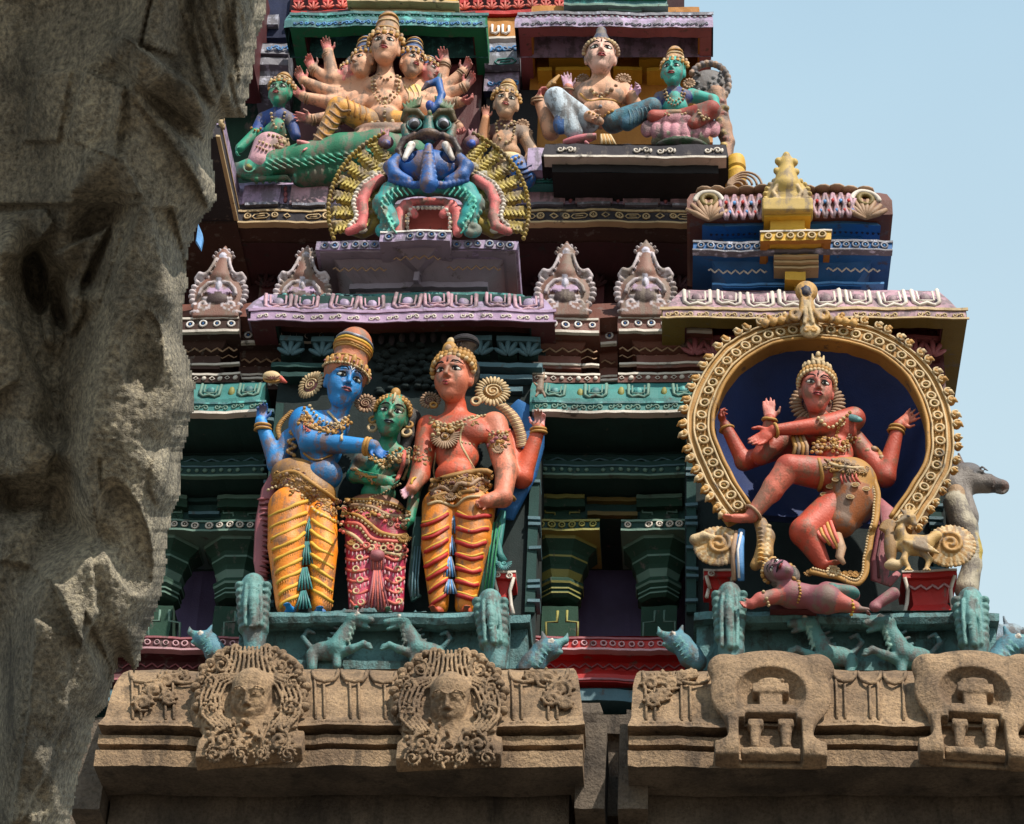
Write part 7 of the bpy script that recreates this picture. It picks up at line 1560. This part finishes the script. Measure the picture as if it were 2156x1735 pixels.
_, V1, Q1 = S.build('body', .0068, 'figure', T11); G = SDF(); G.cap(q(1440, 248, 14), q(1496, 232, 34), 20*s, 20*s, (150, 60, 50), .02); G.cap(q(1496, 232, 34), q(1460, 262, 34), 19*s, 14*s, (150, 60, 50), .02); G.cap(q(1410, 250, 14), q(1376, 246, 24), 18*s, 15*s, (170, 76, 66), .02); G.ell(q(1420, 246, 16), (30*s, 10*s, 20*s), 'tan')
_, V2, Q2 = G.build('lower_garment', .0075, 'figure', T11); sf = Surf([(V1, Q1), (V2, Q2)]); mb = MB(); C = SDF(); upcrown(mb, C, hc, hh, B, 1.0, (196, 150, 104), .72); C.build('crown', .0085, 'figure', T11)
for pts, m in (([(1402, 190), (1408, 206), (1420, 214), (1432, 206), (1438, 190)], 'cream'), ([(1398, 192), (1404, 212), (1420, 222), (1436, 212), (1444, 192)], 'tan'), ([(1470, 240), (1480, 252)], 'cream'), ([(1466, 228), (1476, 244), (1490, 250)], 'cream'), ([(1400, 240), (1420, 246), (1442, 240)], 'cream')): chain(mb, sf, pts, 3.2, m, 'beads')
fan(mb, q(1450, 176, 4), 14*s, FR, 'tan', 12); mb.build('jewellery', T11); mb = MB(); facepaint(mb, hc, hh, B); mb.build('face_paint', T11)
TLo = thing('lotus_seat', q(1432, 320), 'worn pink lotus seat on a green dome at the right end of the upper tier', 'lotus')
S = SDF()
for i in range(8): u = 1362+i*20; S.ell(q(u, 274+4*math.cos((i-3.5)*.6), 30-abs(i-3.5)*5), (14*s, 22*s, 12*s), (190, 130, 144), .006); 
for i in range(7): u = 1372+i*20; S.ell(q(u, 262, 22-abs(i-3)*5), (12*s, 18*s, 12*s), (170, 110, 124), .006)
S.ell(q(1432, 268, 0), (78*s, 24*s, 36*s), (176, 120, 130), .01); S.ell(q(1432, 300, 0), (62*s, 14*s, 36*s), (150, 150, 130), .01); S.ell(q(1434, 316, -2), (60*s, 14*s, 40*s), (30, 60, 34), .01); S.build('lotus', .008, 'figureworn', TLo)
TP = thing('peacock_figure', q(1500, 250), 'grey scalloped peacock fan standing behind the small turquoise statue against the sky', 'peacock')
S = SDF(); S.ell(q(1492, 178, -34), (40*s, 40*s, 16*s), (112, 108, 110), .02); S.tub([q(1508, 200, -30), q(1518, 235, -30), q(1522, 270, -30), q(1532, 300, -30), q(1526, 335, -30)], [20*s, 14*s, 18*s, 14*s, 16*s], (160, 120, 96), .02)
for i in range(18): a = -1.3+i*.23; S.ell(q(1492+42*math.cos(a), 176-42*math.sin(a), -26), (7*s, 8*s, 9*s), (170, 140, 120) if i % 2 else (120, 112, 116), .006)
for i in range(30): S.ell(q(1492+rng.uniform(-28, 30), 176+rng.uniform(-28, 28), -18), (4*s, 5*s, 4*s), (90, 88, 92), .004)
for i in range(9): S.ell(q(1520+8*math.sin(i*1.3), 215+i*13, -18), (8*s, 7*s, 7*s), [(180, 110, 100), (190, 160, 90)][i % 2], .006)
S.build('body', .008, 'figureworn', TP)
ts = thing('spear', P(418, 525, .3), 'bright blue blade tip poking out beside the foreground pillar', 'spear'); mb = MB()
prism(mb, [P(417, 470, -.0), P(426, 492, 0), P(427, 502, 0), P(422, 526, 0), P(411, 508, 0)], .03, 'sky', .006); mb.build('blade', ts)
# ================================================================ near carved granite pillar on the left
SUN_EL, SUN_AZ, SHU = 50, 38, 150
def near_pillar():
    out = [(-420, -300), (585, -300), (574, -60), (566, 0), (558, 45), (541, 90), (536, 150), (523, 199), (518, 249), (462, 253), (451, 279), (444, 319), (456, 399), (456, 424), (439, 449), (419, 474), (409, 493), (399, 538), (394, 563), (399, 598), (386, 648), (386, 723), (396, 748), (411, 808), (408, 850), (401, 904), (385, 956), (380, 1044), (362, 1090), (349, 1158), (352, 1189), (341, 1251), (326, 1302), (310, 1333), (295, 1395), (283, 1424), (270, 1400), (254, 1385), (238, 1442), (228, 1483), (204, 1509), (191, 1561), (171, 1613), (150, 1735), (120, 1900), (100, 2150), (-420, 2150)]
    C = [(-420, -300, 6.4), (0, -300, 6.35), (240, -300, 6.2), (420, -300, 6.05), (520, -300, 6.1),
         (-420, 200, 6.4), (-420, 800, 6.4), (-420, 1300, 6.4), (-420, 2150, 6.5), (100, 2150, 6.4), (-100, 2150, 6.2),
         (0, 0, 6.36), (60, 60, 6.34), (150, 0, 6.28), (240, 20, 6.20), (225, 60, 6.16), (60, 130, 6.26), (250, 85, 6.06), (300, 130, 6.02), (370, 195, 6.0), (430, 250, 6.03), (265, 150, 6.10), (340, 215, 6.09), (410, 280, 6.12),
         (310, 60, 6.05), (380, 90, 6.02), (330, 0, 6.06), (440, 60, 6.02), (400, 0, 6.04), (470, 0, 6.0), (480, 110, 6.10), (505, 30, 6.07), (520, 100, 6.16), (490, 170, 6.08), (500, 225, 6.14), (440, 180, 6.03), (462, 150, 6.08),
         (0, 200, 6.34), (80, 140, 6.22), (170, 150, 6.14), (250, 200, 6.10), (150, 300, 6.12), (60, 300, 6.28), (220, 310, 6.11), (270, 210, 6.03), (240, 330, 6.02), (330, 260, 6.01), (300, 410, 6.0), (160, 400, 6.08), (180, 320, 6.07), (0, 420, 6.26), (110, 350, 6.2),
         (350, 300, 6.03), (420, 400, 6.12), (400, 330, 6.06), (432, 300, 6.12), (440, 440, 6.2), (410, 460, 6.17), (345, 430, 6.03), (420, 360, 6.1),
         (300, 425, 5.97), (280, 500, 5.98), (250, 620, 5.99), (215, 760, 5.99), (190, 860, 5.98), (165, 960, 5.99), (185, 1060, 6.0), (210, 1180, 6.0),
         (240, 430, 6.16), (200, 500, 6.20), (170, 600, 6.22), (150, 700, 6.22), (120, 800, 6.18), (110, 900, 6.2), (60, 450, 6.18), (20, 520, 6.1), (70, 560, 6.3), (130, 540, 6.12), (165, 620, 6.1), (110, 680, 6.26), (60, 700, 6.12), (0, 640, 6.08), (0, 800, 6.08), (50, 780, 6.08), (0, 960, 6.14),
         (330, 470, 6.03), (350, 560, 6.06), (370, 640, 6.08), (340, 620, 6.0), (360, 760, 6.06), (385, 840, 6.12), (330, 880, 6.04), (300, 640, 6.0), (310, 800, 6.04),
         (60, 890, 6.02), (110, 950, 6.04), (40, 990, 6.1), (20, 1060, 6.2), (130, 1040, 6.18), (150, 1110, 6.2), (0, 1090, 6.06), (60, 1110, 6.04), (120, 1180, 6.06), (170, 1240, 6.03),
         (270, 920, 6.0), (340, 1000, 6.1), (300, 1060, 6.06), (330, 1150, 6.12), (240, 1020, 6.02), (260, 1150, 6.03), (300, 1250, 6.1), (250, 1300, 6.05), (280, 1340, 6.1),
         (0, 1200, 6.0), (70, 1260, 5.98), (120, 1340, 5.98), (180, 1320, 6.02), (60, 1400, 5.99), (200, 1420, 6.06), (140, 1480, 6.02), (40, 1540, 5.98), (30, 1650, 6.04), (100, 1620, 6.02), (150, 1560, 6.1), (60, 1735, 6.02), (0, 1735, 6.1), (120, 1700, 6.1), (-100, 1400, 6.2), (-100, 1735, 6.25), (-200, 1000, 6.3), (-200, 500, 6.3)]
    C += [(u, v, 6.22) for u, v in out[3:44]]
    from mathutils.geometry import delaunay_2d_cdt
    vs, _, fs, ov, _, _ = delaunay_2d_cdt([Vector((a, b)) for a, b, _ in C], [], [], 0, 1e-6)
    tz = [C[o[0]][2] for o in ov]
    st = 4.0; us = np.arange(-420, 600, st); vv = np.arange(-300, 2150, st); T = np.full((len(us), len(vv)), np.nan)
    for f_ in fs:
        a, b, c = [np.array(vs[i]) for i in f_]; ta, tb, tc = [tz[i] for i in f_]
        i0, i1 = np.searchsorted(us, min(a[0], b[0], c[0])-1), np.searchsorted(us, max(a[0], b[0], c[0])+1)
        j0, j1 = np.searchsorted(vv, min(a[1], b[1], c[1])-1), np.searchsorted(vv, max(a[1], b[1], c[1])+1)
        if i1 <= i0 or j1 <= j0: continue
        U, V = np.meshgrid(us[i0:i1], vv[j0:j1], indexing='ij'); d = (b[1]-c[1])*(a[0]-c[0])+(c[0]-b[0])*(a[1]-c[1])
        if abs(d) < 1e-9: continue
        l1 = ((b[1]-c[1])*(U-c[0])+(c[0]-b[0])*(V-c[1]))/d; l2 = ((c[1]-a[1])*(U-c[0])+(a[0]-c[0])*(V-c[1]))/d; l3 = 1-l1-l2
        m = (l1 > -1e-6) & (l2 > -1e-6) & (l3 > -1e-6); sub = T[i0:i1, j0:j1]; sub[m] = (l1*ta+l2*tb+l3*tc)[m]
    T = np.where(np.isnan(T), 6.25, T)
    U, V = np.meshgrid(us, vv, indexing='ij')
    # round the facets a little
    for _ in range(26):
        p = np.pad(T, 1, mode='edge'); T = (p[1:-1, 1:-1]*2+p[:-2, 1:-1]+p[2:, 1:-1]+p[1:-1, :-2]+p[1:-1, 2:])/6
    T = 6.1+(T-6.1)*1.0
    def inpoly(poly):
        r = np.zeros(U.shape, bool)
        for i in range(len(poly)):
            (x0, y0), (x1, y1) = poly[i], poly[(i+1) % len(poly)]
            c = ((y0 > V) != (y1 > V)); r ^= c & (U < (x1-x0)*(V-y0)/((y1-y0) if y1 != y0 else 1e-9)+x0)
        return r
    for poly, dt, su, sv in (
        ([(238, 88), (262, 76), (338, 130), (412, 188), (440, 246), (432, 300), (385, 248), (300, 182), (240, 122)], .05, 0, -.0002), ([(265, 190), (300, 200), (390, 300), (452, 395), (436, 440), (410, 380), (350, 290)], .035, .0002, 0),
        ([(178, 148), (262, 184), (240, 334), (140, 292)], .035, .0003, 0), ([(186, 312), (262, 332), (300, 410), (150, 402)], .03, -.0002, .0003), ([(82, 150), (150, 150), (122, 300), (50, 300)], .028, -.0003, 0), ([(226, -20), (322, -20), (292, 96), (214, 62)], .03, .0003, 0), ([(330, -50), (395, -50), (372, 120), (300, 95)], .025, -.0003, 0),
        ([(410, -50), (450, -50), (480, 150), (455, 225), (425, 190), (405, 60)], .03, .0003, 0), ([(500, -50), (545, -50), (530, 110), (505, 180), (490, 60)], .03, -.0004, 0),
        ([(-60, 432), (296, 432), (215, 640), (176, 780), (120, 860), (40, 700), (-60, 640)], -.045, .0001, 0), ([(240, 470), (262, 470), (150, 840), (134, 800)], .016, 0, 0), ([(200, 470), (216, 470), (120, 760), (108, 720)], .014, 0, 0),
        ([(110, 535), (230, 478), (170, 600), (176, 660), (150, 706), (128, 640), (140, 590)], .05, .0004, 0), ([(0, 452), (95, 440), (116, 470), (60, 540), (0, 540)], .05, 0, .0004), ([(-50, 630), (30, 640), (52, 720), (40, 800), (-50, 860)], .05, -.0006, 0),
        ([(-50, 880), (60, 890), (116, 950), (100, 1000), (-50, 1010)], .05, 0, .0006), ([(318, 440), (360, 436), (402, 600), (384, 660), (345, 560)], -.03, .0002, 0),
        ([(150, 1090), (190, 1150), (205, 1290), (172, 1360), (120, 1240), (60, 1190), (0, 1180), (0, 1110)], .03, 0, .0003), ([(180, 1290), (236, 1410), (226, 1440), (170, 1330)], -.03, 0, 0), ([(72, 1300), (150, 1340), (140, 1500), (90, 1640), (40, 1735), (20, 1735), (60, 1500)], .035, -.0004, 0), ([(205, 965), (216, 975), (214, 1030), (204, 1040)], -.02, 0, 0)):
        m_ = inpoly(poly); c_ = np.mean(poly, 0); T = T-m_*(dt+su*(U-c_[0])+sv*(V-c_[1]))
    p = np.pad(T, 1, mode='edge'); T = (p[1:-1, 1:-1]*4+p[:-2, 1:-1]+p[2:, 1:-1]+p[1:-1, :-2]+p[1:-1, 2:])/8
    def dent(cu, cv, ru, rv, dep, rot=0):
        c, s_ = math.cos(rot), math.sin(rot); x = ((U-cu)*c+(V-cv)*s_)/ru; y = (-(U-cu)*s_+(V-cv)*c)/rv
        return dep*np.clip(1.15-(x*x+y*y), 0, 1)**.5
    edge = np.interp(vv, [-300, 0, 250, 430, 500, 760, 960, 1100, 1250, 1500, 2150], [420, 380, 300, 290, 270, 205, 160, 150, 60, 0, -60])[None, :]
    wl = 1/(1+np.exp((U-edge)/14.0)); T = T+wl*(.00036*(V-700)*.6+.02)
    T = T+dent(298, 745, 42, 85, .05, .05)+dent(262, 1130, 46, 120, .055, -.28)+dent(75, 590, 26, 70, .14, -.2)+dent(125, 640, 20, 56, .10, -.2)-dent(98, 650, 14, 80, .05, -.1)-dent(20, 520, 44, 50, .05)-dent(345, 1010, 30, 60, .02)
    def nz(sc, seed):
        r = np.random.default_rng(seed); g = r.standard_normal((int(1100/sc)+4, int(2500/sc)+4)); x = (U+430)/sc; y = (V+310)/sc
        i, j = x.astype(int), y.astype(int); fx, fy = x-i, y-j; fx = fx*fx*(3-2*fx); fy = fy*fy*(3-2*fy)
        return (g[i, j]*(1-fx)+g[i+1, j]*fx)*(1-fy)+(g[i, j+1]*(1-fx)+g[i+1, j+1]*fx)*fy
    T = T+.002*nz(90, 1)+.0012*nz(34, 2)+.0012*nz(15, 3)+.0013*nz(8, 4)+.0011*nz(4.2, 5)
    for k in range(7):   # combed drapery grooves at the top right
        T = T+.012*np.exp(-((U-(372+k*27)-(V-100)*.02*k-(V*.16 if k > 2 else V*.3))/4.0)**2)*(V < 300)
    # inside test
    ins = np.zeros(U.shape, bool); n = len(out)
    jit = 2.0*nz(12, 9)
    for i in range(n):
        (x0, y0), (x1, y1) = out[i], out[(i+1) % n]
        c = ((y0 > V) != (y1 > V)); xx = (x1-x0)*(V-y0)/((y1-y0) if y1 != y0 else 1e-9)+x0; ins ^= c & (U+jit < xx)
    # roll the surface away towards the outline
    er = ins.copy(); dist = np.zeros(U.shape)
    for k in range(16):
        p = np.pad(er, 1, constant_values=True); er = er & p[:-2, 1:-1] & p[2:, 1:-1] & p[1:-1, :-2] & p[1:-1, 2:]; dist += er
    T = T+.075*(1-np.minimum(dist, 12)/12.)**2.2
    D = RT[None, None]*((U-CX)/F_)[..., None]+UPV[None, None]*(-(V-CY)/F_)[..., None]+FW
    W = CAM+D*T[..., None]; Bk = CAM+D*(T*0+6.75)[..., None]
    idx = np.full(U.shape, -1); idx[ins] = np.arange(ins.sum()); m = ins.sum()
    q = ins[:-1, :-1] & ins[1:, :-1] & ins[1:, 1:] & ins[:-1, 1:]
    a, b, c, d = idx[:-1, :-1][q], idx[1:, :-1][q], idx[1:, 1:][q], idx[:-1, 1:][q]
    F = np.stack([a, d, c, b], 1)[:, ::-1]; F = np.stack([a, b, c, d], 1)[:, ::-1]
    from collections import Counter
    ed = Counter(); 
    E = np.concatenate([F[:, [0, 1]], F[:, [1, 2]], F[:, [2, 3]], F[:, [3, 0]]])
    key = E[:, 0]*10000000+E[:, 1]; rk = E[:, 1]*10000000+E[:, 0]; bd = E[~np.isin(key, rk)]
    side = np.stack([bd[:, 1], bd[:, 0], bd[:, 0]+m, bd[:, 1]+m], 1)
    faces = np.concatenate([F, side, F[:, ::-1]+m])
    Vt = np.concatenate([W[ins], Bk[ins]])
    me = bpy.data.meshes.new('carved_front'); me.vertices.add(len(Vt)); me.vertices.foreach_set('co', Vt.astype(np.float32).ravel())
    me.loops.add(len(faces)*4); me.loops.foreach_set('vertex_index', faces.astype(np.int32).ravel()); me.polygons.add(len(faces)); me.polygons.foreach_set('loop_start', np.arange(0, len(faces)*4, 4, dtype=np.int32))
    me.update(calc_edges=True); me.polygons.foreach_set('use_smooth', np.ones(len(faces), bool)); me.materials.append(MATS['granite_near'])
    c = CAM+(RT*((50-CX)/F_)+UPV*(-(900-CY)/F_)+FW)*6.9
    t = thing('granite_pillar', (c[0], c[1], 0), 'huge rough grey granite carved pillar filling the near left side', 'pillar')
    link_mesh(me, 'carved_front', t)
    mb = MB(); boxw(mb, (c[0]-.45, c[1]+.2, 0), (c[0]+.02, c[1]+1.0, c[2]-.6), 'granite_near'); boxw(mb, (c[0]-.55, c[1]+.15, 0), (c[0]+.12, c[1]+1.1, .5), 'granite_near')
    mb.build('shaft', t)
    # unseen slab added above the picture to cast shade on the pillar's left side
    el, az = math.radians(SUN_EL), math.radians(SUN_AZ); d = np.array([math.sin(az)*math.cos(el), -math.cos(az)*math.cos(el), math.sin(el)])
    p0 = CAM+ray(SHU, 800)*6.1; Q = p0+d*((7.7-p0[2])/d[2]); r_ = np.array([.14, -.3, 1.0]); e = nrm(d-r_*d[2]); w = nrm(np.array([e[1], -e[0], 0])); w = w if w[0] < 0 else -w
    A = [Q-e*3.2, Q+e*4, Q+e*4+w*5, Q-e*3.2+w*5]
    V = A+[a+np.array([0, 0, .35]) for a in A]
    mb = MB(); mb.add(V, [(0, 1, 2, 3), (7, 6, 5, 4), (0, 4, 5, 1), (1, 5, 6, 2), (2, 6, 7, 3), (3, 7, 4, 0)], 'granite_near', False); mb.build('shade_slab', t)
near_pillar()
# ---------------------------------------------------------------- camera, sky, sun
def setup():
    sc = bpy.context.scene
    cd = bpy.data.cameras.new('camera'); co = bpy.data.objects.new('camera', cd); col.objects.link(co)
    co.location = Vector(CAM); co.rotation_euler = (PI/2+PIT, 0, 0)
    cd.sensor_width = 36; cd.sensor_fit = 'HORIZONTAL'; cd.lens = 36*F_/2155.0; cd.shift_x = -(CX-1077.5)/2155.0
    cd.clip_start = 0.1; cd.clip_end = 5000; sc.camera = co
    el, az = math.radians(SUN_EL), math.radians(SUN_AZ)      # azimuth to the right of the viewer's back
    d = np.array([math.sin(az)*math.cos(el), -math.cos(az)*math.cos(el), math.sin(el)])
    sd = bpy.data.lights.new('sun', 'SUN'); so = bpy.data.objects.new('sun', sd); col.objects.link(so)
    sd.energy = 4.1; sd.angle = math.radians(0.5); sd.color = (1.0, 0.92, 0.79)
    so.rotation_euler = Vector(d).to_track_quat('Z', 'Y').to_euler(); so.location = (6, -10, 30)
    w = bpy.data.worlds.new('World'); sc.world = w; w.use_nodes = True
    nt = w.node_tree; bg = nt.nodes['Background']; sk = nt.nodes.new('ShaderNodeTexSky'); sk.sky_type = 'NISHITA'
    sk.sun_disc = False; sk.sun_elevation = el; sk.sun_rotation = math.atan2(d[0], d[1]); sk.air_density = 1.0; sk.dust_density = 2.5; sk.ozone_density = 0.6
    # hazy pale air: whitened, slightly cyan version of the clear sky, brighter towards the horizon
    tc = nt.nodes.new('ShaderNodeTexCoord'); nz = nt.nodes.new('ShaderNodeTexNoise'); nz.inputs['Scale'].default_value = 2.2; nz.inputs['Detail'].default_value = 4; nt.links.new(tc.outputs['Generated'], nz.inputs['Vector'])
    mr = nt.nodes.new('ShaderNodeMapRange'); mr.inputs[1].default_value = .3; mr.inputs[2].default_value = .7; mr.inputs[3].default_value = .66; mr.inputs[4].default_value = .86; nt.links.new(nz.outputs['Fac'], mr.inputs[0])
    sx = nt.nodes.new('ShaderNodeSeparateXYZ'); nt.links.new(tc.outputs['Generated'], sx.inputs[0])
    hr = nt.nodes.new('ShaderNodeValToRGB'); hr.color_ramp.elements[0].position = .35; hr.color_ramp.elements[0].color = (.84, .98, .96, 1); hr.color_ramp.elements[1].position = .80; hr.color_ramp.elements[1].color = (.42, .66, .84, 1); nt.links.new(sx.outputs[2], hr.inputs[0])
    hz = nt.nodes.new('ShaderNodeVectorMath'); hz.operation = 'SCALE'; hz.inputs['Scale'].default_value = 6.8; nt.links.new(hr.outputs[0], hz.inputs[0])
    mx = nt.nodes.new('ShaderNodeMix'); mx.data_type = 'RGBA'; mx.clamp_result = False; nt.links.new(mr.outputs[0], mx.inputs[0]); nt.links.new(sk.outputs[0], mx.inputs[6]); nt.links.new(hz.outputs[0], mx.inputs[7])
    nt.links.new(mx.outputs[2], bg.inputs[0]); bg.inputs[1].default_value = 0.105
    sc.view_settings.view_transform = 'Standard'; sc.view_settings.look = 'None'; sc.view_settings.exposure = 0.6; sc.view_settings.gamma = 1
    sc.render.resolution_x = 1024; sc.render.resolution_y = 824
SUN_EL, SUN_AZ = 50, 38
setup()
